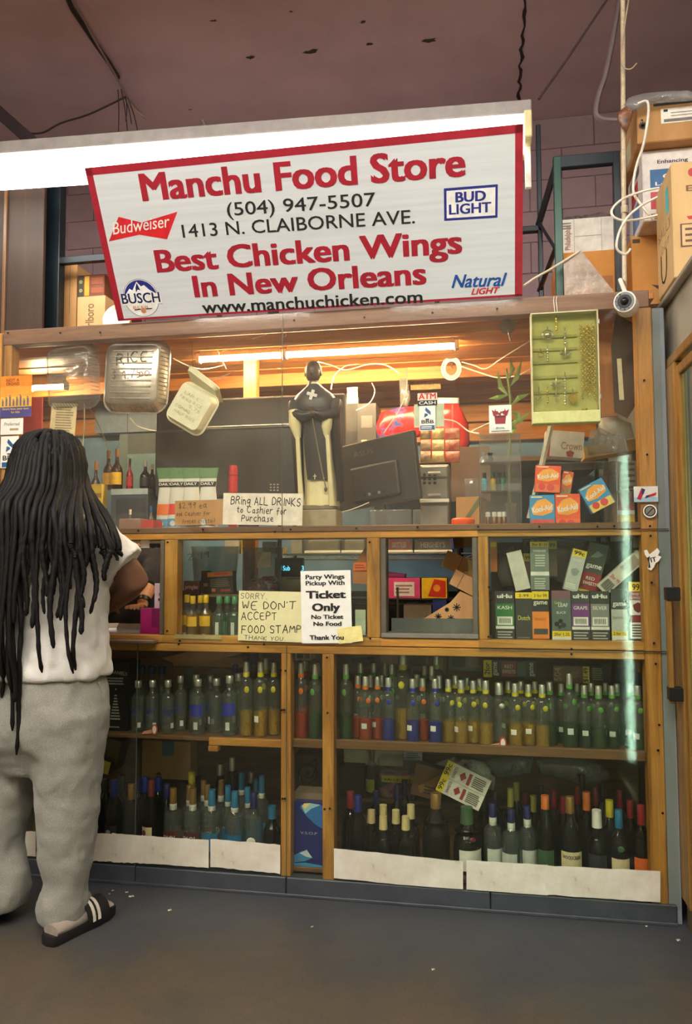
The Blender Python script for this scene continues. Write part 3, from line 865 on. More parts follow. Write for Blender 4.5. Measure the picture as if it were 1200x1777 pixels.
# left: brown panel, dark steel rack, goods on it
p0, p1 = Pt(-60, 560, .2), Pt(72, 560, .2)
t = thing('plywood_panel', 'tall dark brown plywood panel standing above the booth beside the steel rack', 'panel', ((p0.x + p1.x) / 2, .2, ROOF))
part('sheet', MB().rbox(p0.x, p1.x, .2, .225, ROOF, 3.36, .003, 1), wood('dark_plywood', [(.2, (34, 23, 16)), (.5, (52, 34, 22)), (.8, (64, 42, 27))], 'z', .6), t)
part('edge_strip', MB().rbox(Pt(4, 500, .19).x, Pt(9, 500, .19).x, .185, .2, ROOF, 3.36, .002, 1), C(110, 78, 50, .4), t)
M_RACK = C(24, 34, 40, .35, .3)
t = thing('storage_rack', 'dark blue-black steel storage rack on the booth roof beside the sign', 'rack', (-2.0, .4, ROOF))
a, b = Pt(72, 500, .3).x, Pt(101, 500, .3).x
part('upright', MB().rbox(a, b, .3, .36, ROOF, 3.34, .003, 1), M_RACK, t)
part('upright', MB().rbox(a, b, 1.1, 1.16, ROOF, 3.34, .003, 1), M_RACK, t)
zc = Pt(130, 449, .3).z
part('cross_beam', MB().rbox(b - .005, -1.0, .305, .335, zc - .018, zc + .018, .003, 1), M_RACK, t)
part('cross_beam', MB().rbox(a - .012, a - .0, .33, 1.13, zc - .018, zc + .018, .003, 1), M_RACK, t)
part('upright', MB().rbox(-1.02, -.98, .3, .36, ROOF, 3.34, .003, 1), M_RACK, t)
carton('cardboard_box', 'plain brown carton half hidden behind the dark rack upright', 'box', (105, 460, 133, 570), .42, .3, M_CARD, [('p', .55, .42, .58, 1, C(120, 84, 48))], stand=ROOF)
b1 = carton('cardboard_box', 'narrow tan carton with upright writing under a small orange box', 'box', (134, 514, 182, 572), .40, .3, M_CARD2, [('v', 'Marlboro', .6, .2, .85, .3, C(120, 96, 60))], stand=ROOF)
zt = Pt(150, 514, .4).z
carton('small_carton', 'orange and yellow carton on top of the tan box beside the sign', 'box', (136, 477, 181, 513), .41, .2, C(120, 62, 30, .5), [('p', .0, 0, .2, 1, C(60, 54, 40)), ('p', .24, .05, .42, .95, C(206, 160, 40)), ('p', .5, .15, .95, .4, C(150, 74, 36)), ('p', .5, .55, .95, .85, C(150, 74, 36)), ('c', .1, .3, .07, C(150, 140, 90)), ('c', .1, .7, .07, C(150, 140, 90))], stand=zt)
carton('small_carton', 'dark red low box behind the paper plates', 'box', (190, 533, 225, 572), .72, .15, C(110, 30, 36, .5), stand=ROOF)
q = Pt(205, 552, .22)
t = thing('paper_plate', 'white fluted paper plate leaning behind the lower corner of the sign', 'plate', (q.x, .22, ROOF))
M = Matrix.Translation((q.x, .22, ROOF + .075)) @ Matrix.Rotation(math.radians(78), 4, 'X')
m = MB(); m.lathe([(.0001, 0), (.055, 0), (.062, .008), (.074, .012), (.074, .014), (.06, .01), (.053, .003), (.0001, .003)], 32, M=M)
part('dish', m, M_WHITE, t, True)
m = MB()
for i in range(24):
    a = i * math.pi / 12
    m.tube([(.058 * math.cos(a), .058 * math.sin(a), .004), (.073 * math.cos(a), .073 * math.sin(a), .011)], .0018, 4, M=M)
part('fluted_rim', m, M_WHITE, t)
# right: green steel frame with cartons
M_GREEN = C(22, 62, 50, .3, .2)
t = thing('steel_shelf_frame', 'dark green steel shelf end frame between the sign and the cartons', 'rack', (.3, .3, ROOF))
Yg = .25
xl0, xl1 = Pt(962, 400, Yg).x, Pt(976, 400, Yg).x
xr0, xr1 = Pt(1066, 400, Yg).x, Pt(1079, 400, Yg).x
zt = Pt(1000, 268, Yg).z; zb = Pt(1000, 288, Yg).z
part('upright', MB().rbox(xl0, xl1, Yg, Yg + .035, ROOF, zt, .003, 1), M_GREEN, t)
part('upright', MB().rbox(xr0, xr1, Yg, Yg + .035, ROOF, zt, .003, 1), M_RACK, t)
part('top_bar', MB().rbox(xl0, xr1, Yg + .001, Yg + .034, zb, zt + .002, .003, 1), M_RACK, t)
k0, k1 = Pt(931, 300, Yg + .3).x, Pt(939, 300, Yg + .3).x
part('upright', MB().rbox(k0, k1, Yg + .3, Yg + .34, ROOF, Pt(935, 215, Yg + .3).z, .003, 1), M_RACK, t)
part('brace', MB().tube([Pt(968, 275, Yg + .02), Pt(934, 390, Yg + .32)], .016, 4), M_RACK, t)
part('brace', MB().tube([Pt(934, 385, Yg + .32), Pt(962, 430, Yg + .06)], .01, 4), M_RACK, t)
part('brace', MB().tube([Pt(935, 505, Yg + .32), Pt(966, 425, Yg + .04)], .012, 4), M_RACK, t)
part('cross_beam', MB().rbox(-.3, k1, Yg + .3, Yg + .335, Pt(935, 400, Yg + .3).z, Pt(935, 390, Yg + .3).z, .003, 1), M_RACK, t)
carton('carton', 'orange-brown carton under the white box inside the green frame', 'box', (967, 436, 1074, 520), .36, .35, pbr('orange_cardboard', [(.3, (190, 124, 54)), (.7, (212, 148, 74))], scale=6, rough=.8), [('lines', .6, .3, .9, .7, 1, C(170, 104, 46))], stand=ROOF)
zt1 = Pt(1010, 437, .36).z + .0008
carton('carton', 'long white carton resting on the orange one inside the green frame', 'box', (967, 378, 1075, 437), .38, .3, C(214, 208, 196, .6), [('p', .26, 0, .268, 1, C(150, 144, 134)), ('p', .7, 0, .707, 1, C(150, 144, 134)), ('p', .27, .48, .7, .5, C(160, 154, 144)), ('v', 'Philadelphia', .2, .12, .8, .09, C(150, 96, 84)), ('lines', .08, .7, .24, .92, 3, C(120, 112, 104))], stand=zt1)
zt2 = Pt(1010, 378, .38).z
m = MB()
for i in range(5):
    u = Pt(985 + i * 16, 352, .5)
    m.ball((u.x, .5, zt2 + .034), (.045, .05, .028), 8, 5)
single('rag_bundle', solid('rag', m, .012, 4, (.03, .03)), pbr('dirty_rag', [(.3, (60, 46, 50)), (.6, (118, 98, 96)), (.8, (110, 40, 56))], scale=12, rough=.9), 'crumpled dark rags lying on the white carton', 'rags', smooth=True)
# crumpled clear flap in front
m = MB(); Yf = .2
pts = [Pt(977, 452, Yf), Pt(1007, 434, Yf), Pt(1068, 510, Yf), Pt(979, 512, Yf)]
m.prism([(p.x, p.z) for p in pts], Yf, Yf + .006)
part('sheet', m, pbr('clouded_film', [(.35, (132, 114, 96)), (.6, (160, 142, 122)), (.75, (190, 150, 130))], scale=18, rough=.25, detail=5, bmp=.5), thing('plastic_flap', 'dusty clouded plastic flap leaning against the green frame', 'sheet', (pts[0].x, Yf, pts[3].z)))
m = MB(); m.tube([Pt(908, 496, .05), Pt(925, 484, .1), Pt(950, 470, .16), Pt(975, 455, .19), Pt(1005, 436, .2)], .005, 6)
single('twisted_rope', m, C(214, 200, 176, .8), 'pale twisted rope stretched from the sign edge to the clouded flap', 'rope', smooth=True)

# cartons over the end of the counter
carton('carton', 'short orange-brown carton standing beside the beige pipe under the white printed carton', 'box', (1096, 408, 1170, 520), .25, .3, pbr('amber_cardboard', [(.3, (194, 132, 62)), (.7, (212, 152, 82))], scale=6, rough=.8), [('p', .02, .9, .2, .96, C(70, 50, 30)), ('poly', [(.44, .28), (.62, .2), (.64, .26)], C(60, 48, 36))], stand=ROOF)
z3 = Pt(1130, 408, .25).z


def wbox(name, label, cx0, cx1, y0, y1, z0, z1, mat, fdec, sdec, rot=0):
    """axis-aligned carton with print on its front and on its left side"""
    t = thing(name, label, 'box', ((cx0 + cx1) / 2, (y0 + y1) / 2, z0))
    part('body', MB().rbox(cx0, cx1, y0, y1, z0, z1, .004, 1), mat, t)
    fp = Panel((cx0, y0, z0), (1, 0, 0), (0, 0, 1)); sp = Panel((cx0, y1, z0), (0, -1, 0), (0, 0, 1))
    for pn, dec, W in ((fp, fdec, cx1 - cx0), (sp, sdec, y1 - y0)):
        H = z1 - z0; k = 0
        for d in dec:
            k += 1; lf = .0006 + .0003 * k
            if d[0] == 'p': pn.poly([(d[1] * W, d[2] * H), (d[3] * W, d[2] * H), (d[3] * W, d[4] * H), (d[1] * W, d[4] * H)], d[5], t, lf)
            elif d[0] == 't': pn.words(d[1], d[2] * W, d[3] * H, d[4] * W, d[3] * H, d[5] * H, d[6], t, bold=.012, lift=lf)
            elif d[0] == 'h': pn.hand(d[1], d[2] * W, d[3] * H, d[4] * W, d[3] * H, d[5] * H, d[6], t, lift=lf, w=.4)
            elif d[0] == 'c': pn.poly(circ(d[1] * W, d[2] * H, d[3] * W, 16), d[4], t, lf)
            elif d[0] == 'star':
                m = MB()
                for i in range(6):
                    a = i * math.pi / 6; r = d[3] * W; q = .12
                    vs = [(d[1] * W + r * math.cos(a + s * q), d[2] * H + r * math.sin(a + s * q)) for s in (-1, 1)] + [(d[1] * W - r * math.cos(a + s * q), d[2] * H - r * math.sin(a + s * q)) for s in (-1, 1)]
                    m.add([pn.at(*v, lf) for v in vs], [(0, 1, 2, 3)])
                part('star_print', m, d[4], t)
    return t


# white printed carton, its left face turned to us
A = Pt(1117, 410, .1); B = Pt(1118, 262, .1)
wbox('carton', 'white printed carton with a blue label, wedged under the top brown carton', A.x, A.x + .5, .1, .42, z3, B.z, C(216, 208, 204, .5), [('p', .06, .44, .4, .72, C(36, 92, 140)), ('t', 'CRE', .16, .58, .38, .07, M_WHITE), ('t', 'Lemon', .1, .49, .36, .05, M_WHITE), ('p', .06, .16, .3, .4, C(176, 60, 70)), ('t', 'Enhancing', .12, .8, .36, .05, M_INK), ('t', 'BO', .06, .02, .2, .07, C(150, 40, 50))],
     [('p', .3, .1, .75, .45, C(90, 120, 170)), ('p', .25, .5, .7, .75, C(190, 60, 64)), ('p', .2, .8, .8, .92, C(90, 90, 96)), ('t', 'Z', .3, .62, .6, .1, M_INK)])
A = Pt(1106, 262, .04); B = Pt(1106, 178, .04)
wbox('carton', 'topmost brown carton with a hand hole, a white shipping label and a black star', A.x, A.x + .55, .04, .5, Pt(1106, 262, .1).z, B.z, M_CARD, [('p', .12, .86, .5, .95, C(40, 28, 18)), ('p', .17, .42, .6, .78, C(222, 216, 204)), ('p', .19, .7, .22, .76, M_INK), ('p', .24, .58, .5, .6, C(120, 112, 104)), ('p', .24, .65, .44, .67, C(120, 112, 104)), ('p', .19, .45, .58, .52, C(110, 104, 98)), ('star', .04, .42, .03, M_INK), ('c', .035, .55, .008, M_INK)], [('p', .2, .1, .7, .6, C(196, 190, 150))])
# big carton on the cooler, near corner towards the camera
wbox('carton', 'big tan carton with a large red letter standing on the cooler top', Pz(1171, 480, 2.4525).x, Pz(1171, 480, 2.4525).x + .42, -.18, .092, 2.4525, 2.9, M_CARD2,
     [('t', 'JR', .12, .56, .9, .19, C(190, 36, 40)), ('t', 'Electric', .12, .74, .6, .05, C(120, 80, 50)), ('p', .06, .26, .7, .46, C(90, 60, 40)), ('p', .075, .27, .685, .45, C(206, 170, 118)), ('p', .1, .3, .66, .32, C(90, 60, 40)), ('p', .1, .35, .66, .37, C(90, 60, 40)), ('p', .1, .4, .66, .42, C(90, 60, 40)), ('c', .18, .9, .04, C(180, 44, 44)), ('c', .26, .9, .04, C(180, 44, 44)), ('t', 'ABDU', .16, .08, .5, .04, C(90, 60, 40))],
     [('p', .62, .64, .8, .86, C(70, 186, 186)), ('h', 'SALLY', .1, .5, .9, .08, C(90, 74, 54)), ('h', 'OCT', .3, .36, .8, .06, C(110, 90, 66)), ('h', 'U', .25, .08, .6, .28, M_INK)])
# clear film slumped over the top carton
FILM_AT = (A.x, B.z)
# ================================================================== pipe, security camera, cables
xp = Pt(1083, 400, -.02).x
t = thing('pipe', 'beige upright pipe running from the ceiling to the security camera', 'pipe', (xp, .03, 2.48))
m = MB(); m.tube([(Pt(1083, 500, .03).x, .03, 2.49), (Pt(1083, 300, .03).x, .03, 3.2), (Pt(1086, 40, .03).x, .03, ZC)], .0095, 8)
part('tube', m, pbr('flaking_beige_paint', [(.35, (176, 158, 130)), (.6, (206, 190, 160)), (.75, (120, 100, 80))], scale=40, rough=.5), t, True)
part('collar', MB().lathe([(.014, 0), (.014, .03), (.0095, .03)], 10, (Pt(1083, 370, .03).x, .03, Pt(1083, 370, .03).z)), C(190, 176, 148), t)
q = Pt(1083, 523, -.14)
t = thing('security_camera', 'white bullet security camera at the corner of the counter top rail', 'camera', (q.x, -.08, q.z - .045))
ax = V((q.x, -.14, q.z)); bx = V((q.x + .035, -.02, q.z + .012)); dr = (bx - ax).normalized()
m = MB(); m.tube([ax, ax + dr * .012, ax + dr * .1, bx], [.041, .043, .043, .038], 20); part('housing', m, C(226, 220, 208, .35), t, True)
m = MB(); m.tube([ax - dr * .003, ax + dr * .001], [.036, .036], 20); part('bezel', m, C(120, 122, 126, .3), t)
m = MB(); m.tube([ax - dr * .005, ax - dr * .001], [.025, .028], 18); part('lens_ring', m, M_BLACK, t)
m = MB(); m.ball(tuple(ax - dr * .002), .016, 12, 8); part('lens', m, M_GLOSSBLK, t, True)
for i in range(12):
    a = i * math.pi / 6; o = ax - dr * .004 + V((math.cos(a) * .0315, 0, math.sin(a) * .0315)); m = MB(); m.ball(tuple(o), .0028, 6, 4); part('infrared_diode', m, C(60, 60, 64, .3), t)
m = MB(); m.tube([ax + dr * .05 + V((0, 0, .04)), V((q.x, -.06, 2.5)), V((Pt(1083, 490, .0).x, .0, 2.505)), V((Pt(1083, 480, .014).x, .014, 2.51))], .009, 8); part('bracket', m, C(210, 200, 184, .4), t, True)


def cable(name, label, pts, r, mat, cat='cable', group=None, n=4):
    """smooth cable through pixel points (x, y, Y)"""
    P = [Pt(*p) if len(p) == 3 else V(p[:3]) for p in pts]
    out = []
    for i in range(len(P) - 1):
        a, b, c, d = P[max(i - 1, 0)], P[i], P[i + 1], P[min(i + 2, len(P) - 1)]
        for j in range(n):
            s = j / n
            out.append(.5 * ((2 * b) + (c - a) * s + (2 * a - 5 * b + 4 * c - d) * s * s + (3 * b - a - 3 * c + d) * s ** 3))
    out.append(P[-1])
    return single(name, MB().tube(out, r, 6), mat, label, cat, group, True)


cable('camera_cable', 'white cable looping from the top carton down to the security camera', [(1106, 180, -.02), (1122, 176, -.03), (1124, 200, -.03), (1116, 250, -.03), (1103, 290, -.03), (1098, 330, -.03), (1108, 350, -.03), (1125, 372, -.03), (1133, 380, -.02)], .0055, M_WIREW)
cable('white_cable', 'white cable loop hanging from the tan carton around the pipe, upper of two', [(1143, 326, -.05), (1115, 332, -.05), (1082, 344, -.06), (1062, 362, -.06), (1064, 376, -.06), (1085, 383, -.06), (1120, 378, -.05), (1140, 373, -.05)], .005, M_WIREW)
cable('white_cable', 'white cable loop curling down to the pipe below the other loop', [(1140, 342, -.09), (1115, 355, -.09), (1090, 375, -.1), (1075, 400, -.1), (1069, 425, -.1), (1073, 436, -.09), (1085, 441, -.08), (1093, 432, -.07)], .005, M_WIREW)
M_CBLK = C(34, 28, 28, .6)
M_CGR = C(104, 88, 86, .6)
zc = lambda px, py, dz=.012: tuple(Pz(px, py, ZC - dz))


def ceil_cable(name, label, pts, r, mat, **kw):
    P = [V(zc(*p)) for p in pts]
    return single(name, MB().tube(P, r, 6), mat, label, 'cable', kw.get('group'), True)


ceil_cable('ceiling_cable', 'thick dark cable bundle running across the ceiling above the strip light', [(105, -30), (125, 15), (165, 75), (190, 110), (205, 135)], .013, M_CBLK)
ceil_cable('ceiling_cable', 'pale thin wire beside the dark cable bundle on the ceiling', [(118, -20, .03), (160, 62, .03), (200, 130, .03), (222, 172, .03), (250, 204, .03)], .006, C(130, 112, 106, .6))
cable('drooping_wire', 'black wire sagging from the ceiling bundle towards the dark slat', [(218, 168, .9), (190, 182, .9), (150, 200, .9), (105, 214, .9), (75, 230, .9), (45, 232, .9)], .006, M_CBLK)
for i, (xa, ya, xb, yb) in enumerate([(203, 135, 205, 238), (207, 140, 222, 236), (218, 168, 218, 210), (222, 170, 240, 234), (216, 168, 228, 215)]):
    cable('hanging_wire', 'thin wire end dangling from the ceiling bundle, ' + ORD[i] + ' from the left', [(xa, ya, .9), ((xa + xb) / 2 + 2, (ya + yb) / 2, .9), (xb, yb, .9)], .003, M_CBLK, 'cable', 'wire ends dangling over the strip light')
cable('hanging_wire', 'pale wire bent towards a small clip on the ceiling', [(218, 170, .95), (235, 190, .95), (252, 204, .95)], .004, C(150, 130, 122))
cable('ceiling_rope', 'taut dark rope slanting from the lamp end up across the ceiling', [(934, 172, -.05), (985, 100, .0), (1052, 0, .05), (1075, -34, .06)], .005, C(52, 36, 36, .7))
cable('conduit', 'grey bent conduit pipe hanging from the ceiling beside the beige pipe', [(1078, -30, .4), (1064, 60, .4), (1050, 130, .4), (1040, 160, .4), (1034, 188, .4), (1036, 202, .4), (1048, 208, .4), (1070, 209, .4)], .013, C(112, 96, 96, .5), 'pipe')
cable('thin_wire', 'thin pale wire looped around the beige pipe near the ceiling', [(1090, 0, .02), (1084, 40, .01), (1078, 90, .0), (1080, 115, .0), (1093, 120, .0), (1104, 110, .02)], .003, C(176, 156, 130))
p0, p1 = Pz(-30, 160, ZC), Pz(58, 246, ZC)
t = thing('ceiling_slat', 'dark flat slat fixed to the ceiling above the end of the strip light', 'slat', (p0.x, p0.y, ZC - .05))
m = MB(); m.tube([tuple(Pt(-30, 170, .7)), tuple(Pt(60, 250, .7))], .035, 4); part('board', m, C(58, 48, 52, .6), t)
for px, py in [(345, 200), (90, 208)]:
    q = Pt(px, py, 1.3); single('ceiling_hook', MB().tube([q, q + V((.03, 0, -.05)), q + V((.06, 0, -.12))], .012, 6), C(150, 132, 124, .5), 'small pale hook on the ceiling ' + ('above the sign' if px > 200 else 'beside the dark slat'), 'hook', smooth=True)

# ================================================================== behind the upper acrylic
SH = 1.5146


def rrect(w, h, r, n=5):
    out = []
    for cx, cz, a in ((w / 2 - r, h / 2 - r, 0), (-w / 2 + r, h / 2 - r, 1), (-w / 2 + r, -h / 2 + r, 2), (w / 2 - r, -h / 2 + r, 3)):
        for i in range(n + 1):
            t_ = (a + i / n) * math.pi / 2
            out.append((cx + r * math.cos(t_), cz + r * math.sin(t_)))
    return out


def pan(name, label, cat, c, w, h, dep, flare, mat, tilt=0, ribs=0, rad=.03, yaw=0, lip=.008):
    """shallow container hung with its underside towards us"""
    M = Matrix.Translation(c) @ Matrix.Rotation(math.radians(yaw), 4, 'Z') @ Matrix.Rotation(math.radians(tilt), 4, 'Y')
    t = thing(name, label, cat, (c[0], c[1], c[2] - h / 2))
    m = MB(); R = []
    for (gw, y) in [(0, .0), (flare * .2, .006), (flare, dep), (flare + lip, dep), (flare + lip, dep + .003), (flare - .001, dep + .003), (flare * .2, .009), (-.004, .004)]:
        R.append([(x, y, z) for x, z in rrect(w + 2 * gw, h + 2 * gw, rad + gw)])
    m.rings(R, True, M)
    part('shell', m, mat, t, True, sharp=60)
    if ribs:
        for i in range(ribs):
            z = -h / 2 + h * (i + .8) / (ribs + .8)
            part('rib', MB().tube([(-w * .4, -.001, z), (w * .4, -.001, z)], .0035, 6, M=M), mat, t, True)
        for i in range(14):
            x = -w / 2 + w * (i + .5) / 14
            part('flute', MB().tube([(x, .01, -h / 2 - flare * .3), (x, dep, -h / 2 - flare)], .003, 4, M=M), mat, t)
        for i in range(14):
            z = -h / 2 + h * (i + .5) / 14
            part('flute', MB().tube([(w / 2 + flare * .3, .01, z), (w / 2 + flare, dep, z)], .003, 4, M=M), mat, t)
    ex = M.to_3x3() @ V((1, 0, 0)); ey = M.to_3x3() @ V((0, 0, 1))
    return t, Panel(V(c) - ex * w / 2 - ey * h / 2 + V((0, -.002, 0)), ex, ey)


M_FOIL = pbr('aluminium_foil', [(.3, (170, 160, 148)), (.7, (214, 206, 194))], scale=16, rough=.28, metal=.85, bmp=.25, detail=5)
c = Pt(228, 649, .072)
t, pn = pan('foil_tray', 'silver aluminium tray with hand-written rice price hung behind the acrylic', 'tray', tuple(c), .25, .272, .055, .03, M_FOIL, 3, 9)
pn.hand('RICE', .05, .178, .20, .195, .05, C(70, 54, 46), t, w=.55)
pn.hand('$ 4.75', .03, .112, .17, .118, .042, C(110, 84, 66), t, w=.5)
pn.hand('00', .165, .122, .215, .128, .025, C(150, 50, 40), t, w=.6)
c = Pt(117, 650, .072)
t, pn = pan('clear_tray', 'clear plastic ribbed food tray hung beside the foil tray', 'tray', tuple(c), .2, .25, .05, .028, M_CLEARP, -4, 9)
c = Pt(328, 706, .035)
M_FOAM = pbr('cream_foam', [(.3, (214, 210, 178)), (.7, (228, 224, 196))], scale=30, rough=.7, bmp=.1)
t, pn = pan('foam_box', 'cream foam takeaway box hung tilted behind the acrylic', 'container', tuple(c), .165, .165, .04, .012, M_FOAM, 31, 0, .022)
for i, (s, a, b, v) in enumerate([('LARGE', .03, .11, .125), ('FRIED RICE', .02, .14, .10), ('5.75', .08, .14, .078), ('COMBO', .02, .10, .055), ('HALF RICE', .03, .14, .032)]):
    pn.hand(s, a, v, b, v, .013, C(120, 140, 96) if i < 3 else C(130, 124, 100), t, w=.5)
M = Matrix.Translation(Pt(352, 672, .085)) @ Matrix.Rotation(math.radians(38), 4, 'Y') @ Matrix.Rotation(math.radians(70), 4, 'X')
m = MB(); m.rings([[(x, y, z) for x, z in rrect(.165 + 2 * g, .14 + 2 * g, .02 + g)] for g, y in [(0, 0), (.008, .02), (.012, .02), (.006, .024), (-.003, .004)]], True, M)
part('lid', m, M_FOAM, t, True, sharp=60)
for px, py in [(330, 560), (300, 570)]:
    pass
cable('hanging_string', 'thin dark string holding the foam box', [(334, 590, .05), (333, 620, .05), (336, 652, .06)], .0012, M_INK, 'string')
for k, (x, wy) in enumerate([(130, 590), (225, 585)]):
    cable('hanging_string', 'wire hook holding the ' + ('clear' if k == 0 else 'foil') + ' tray', [(x, 572, .045), (x + 2, 582, .05), (x + 4, wy + 8, .06)], .0018, M_STEEL, 'hook')


# ------------------------------------------------------------------ saint statue
def statue():
    Y = .19; X = Pt(548, 800, Y).x
    kk = Pt(549, 800, Y).x - Pt(548, 800, Y).x
    zz = lambda y: Pt(548, y, Y).z
    t = thing('saint_statue', 'plaster statue of a robed friar in a black cape and cream habit', 'statue', (X, Y, SH))
    cream = pbr('cream_plaster', [(.3, (206, 196, 148)), (.7, (224, 216, 172))], scale=14, rough=.45)
    blk = C(34, 32, 32, .4)
    part('base', MB().rbox(X - 22 * kk, X + 40 * kk, Y - .07, Y + .08, SH, zz(886), .006, 2), C(150, 140, 112, .6), t)
    part('plinth', MB().rbox(X - 18 * kk, X + 36 * kk, Y - .06, Y + .07, zz(886), zz(878), .004, 1), C(120, 110, 88, .6), t)

    def ell(y, a, b, dx=0, dy=0, n=28, wob=0):
        return [(X + dx * kk + a * kk * math.cos(q) * (1 + wob * math.cos(9 * q)), Y + dy + b * kk * math.sin(q) * (1 + wob * math.cos(9 * q)), zz(y)) for q in [2 * math.pi * i / n for i in range(n)]]
    m = MB(); m.rings([ell(879, 30, 22, 10, 0, 28, .05), ell(850, 27, 20, 8, 0, 28, .04), ell(800, 25, 18, 4, 0, 28, .03), ell(745, 24, 17, 1), ell(710, 27, 17, 0), ell(690, 25, 15, -1), ell(676, 13, 11, -3), ell(664, 7, 8, -4)])
    part('habit', m, cream, t, True)

    def cape_ring(y, a, b, dx):
        o = []
        for i in range(21):
            q = -math.pi / 2 + math.radians(52) + math.radians(256) * i / 20
            o.append((a, b, q, dx, y))
        return o
    m = MB(); rows = [(872, 42, 26, 8), (840, 43, 27, 6), (790, 43, 27, 3), (740, 44, 27, 0), (712, 43, 25, 0), (695, 38, 22, -1), (680, 24, 16, -3)]
    vs = []; fs = []
    for s in (1.0, .93):
        for y, a, b, dx in rows:
            for i in range(21):
                q = -math.pi / 2 + math.radians(52) + math.radians(256) * i / 20
                vs.append((X + dx * kk + a * s * kk * math.cos(q), Y + b * s * kk * math.sin(q), zz(y)))
    nr = len(rows)
    for L in (0, 1):
        for j in range(nr - 1):
            for i in range(20):
                o = L * nr * 21 + j * 21 + i; fs.append((o, o + 1, o + 22, o + 21))
    for j in range(nr - 1):
        for i in (0, 20):
            a = j * 21 + i; b = nr * 21 + a; fs.append((a, a + 21, b + 21, b))
    for i in range(20): fs.append((i, i + 1, nr * 21 + i + 1, nr * 21 + i))
    m.add(vs, fs); part('cape', m, blk, t, True)
    m = MB(); m.rings([ell(716, 40, 24, -1, -.004), ell(700, 41, 25, -1, -.004), ell(685, 31, 20, -2, -.003), ell(672, 15, 13, -3), ell(668, 11, 11, -3)])
    part('shoulder_cape', m, blk, t, True)
    # dark scapular down the front
    vs = []; rows = [(716, -17, 17), (745, -20, 18), (790, -17, 22), (834, -12, 26)]
    for y, a, b in rows:
        for i in range(7):
            u = a + (b - a) * i / 6; vs.append((X + (u + 2) * kk, Y - (25 - .012 * (u - 3) ** 2) * kk, zz(y)))
    for y, a, b in rows:
        for i in range(7):
            u = a + (b - a) * i / 6; vs.append((X + (u + 2) * kk, Y - (14 - .012 * (u - 3) ** 2) * kk, zz(y)))
    fs = [(j * 7 + i, j * 7 + i + 1, j * 7 + i + 8, j * 7 + i + 7) for j in range(3) for i in range(6)]
    fs += [tuple(28 + q for q in f) for f in fs] + [(21 + i, 22 + i, 50 + i, 49 + i) for i in range(6)] + [(j * 7, j * 7 + 7, j * 7 + 35, j * 7 + 28) for j in range(3)] + [(j * 7 + 6, j * 7 + 13, j * 7 + 41, j * 7 + 34) for j in range(3)]
    m = MB(); m.add(vs, fs); part('scapular', m, blk, t, True)
    P = lambda x, y, d: (X + (x - 548) * kk, Y - d * kk, zz(y))
    for pts, r in (([P(512, 700, 6), P(514, 722, 18), P(535, 728, 31), P(552, 724, 33)], [11, 11, 9, 6]), ([P(584, 700, 6), P(584, 722, 18), P(566, 728, 31), P(550, 722, 33)], [11, 11, 9, 6])):
        m = MB(); m.tube(pts, [q * kk for q in r], 10); part('arm', m, blk, t, True)
    for pts, r in (([P(514, 715, 20), P(517, 738, 21), P(521, 762, 18)], [9, 11, 5]), ([P(574, 722, 22), P(571, 745, 22), P(570, 764, 18)], [8, 9, 4])):
        m = MB(); m.tube(pts, [q * kk for q in r], 10); part('sleeve', m, cream, t, True)
    for x0, y0, x1, y1 in ((521, 760, 528, 878), (572, 760, 580, 880)):
        m = MB(); m.tube([P(x0, y0, 20), P((x0 + x1) / 2, (y0 + y1) / 2, 22), P(x1, y1, 21)], [4 * kk, 4 * kk, 5 * kk], 8); part('sash', m, cream, t, True)
    skin = C(70, 52, 42, .45)
    m = MB()
    m.ball(P(551, 723, 36), (6 * kk, 4 * kk, 5 * kk), 10, 7)
    for i in range(4): m.tube([P(548 + 2 * i, 722, 38), P(544 + 2.5 * i, 714, 39)], 1.3 * kk, 5)
    part('hands', m, skin, t, True)
    m = MB(); m.ball((X - 5 * kk, Y, zz(646)), (13.5 * kk, 15 * kk, 19 * kk), 18, 12)
    m.tube([P(543, 660, 0), P(543, 676, 0)], [8 * kk, 9 * kk], 10); m.ball(P(543, 650, 15), (2.5 * kk, 3.5 * kk, 4 * kk), 8, 6)
    part('head', m, skin, t, True)
    m = MB(); prof = [(15 * math.sin(a), 17 * math.cos(a)) for a in [math.radians(100 - 12 * i) for i in range(8)]] + [(1e-4, 17.5)]
    m.lathe([(a * kk, b * kk) for a, b in prof], 18, (X - 5 * kk, Y + 2.5 * kk, zz(643))); part('hair', m, C(24, 22, 22, .6), t, True)
    for s in (-1, 1):
        m = MB(); m.ball((X - 5 * kk + s * 13.5 * kk, Y, zz(649)), (2 * kk, 3 * kk, 4 * kk), 8, 6); part('ear', m, skin, t, True)
    wc = C(206, 204, 196, .4)
    M = Matrix.Translation(P(547, 690, 26)) @ Matrix.Rotation(math.radians(18), 4, 'Y')
    part('pectoral_cross', MB().box(-9 * kk, 9 * kk, -.002, .002, -2.6 * kk, 2.6 * kk, M).box(-2.6 * kk, 2.6 * kk, -.0025, .0025, -9 * kk, 8 * kk, M), wc, t)
    M = Matrix.Translation(P(552, 830, 27))
    part('small_cross', MB().box(-3 * kk, 3 * kk, -.001, .001, 0, 1.2 * kk, M).box(-.7 * kk, .7 * kk, -.0015, .0015, -5 * kk, 4 * kk, M), wc, t)
    m = MB(); m.tube([P(549, 732, 32), P(556, 775, 28), P(564, 820, 26), P(570, 848, 25)], 1.2 * kk, 6); part('cord', m, C(120, 108, 84), t, True)
    m = MB(); m.ball(P(570, 852, 25), (3 * kk, 3 * kk, 4 * kk), 8, 6); part('cord_tassel', m, C(90, 78, 60), t, True)


statue()


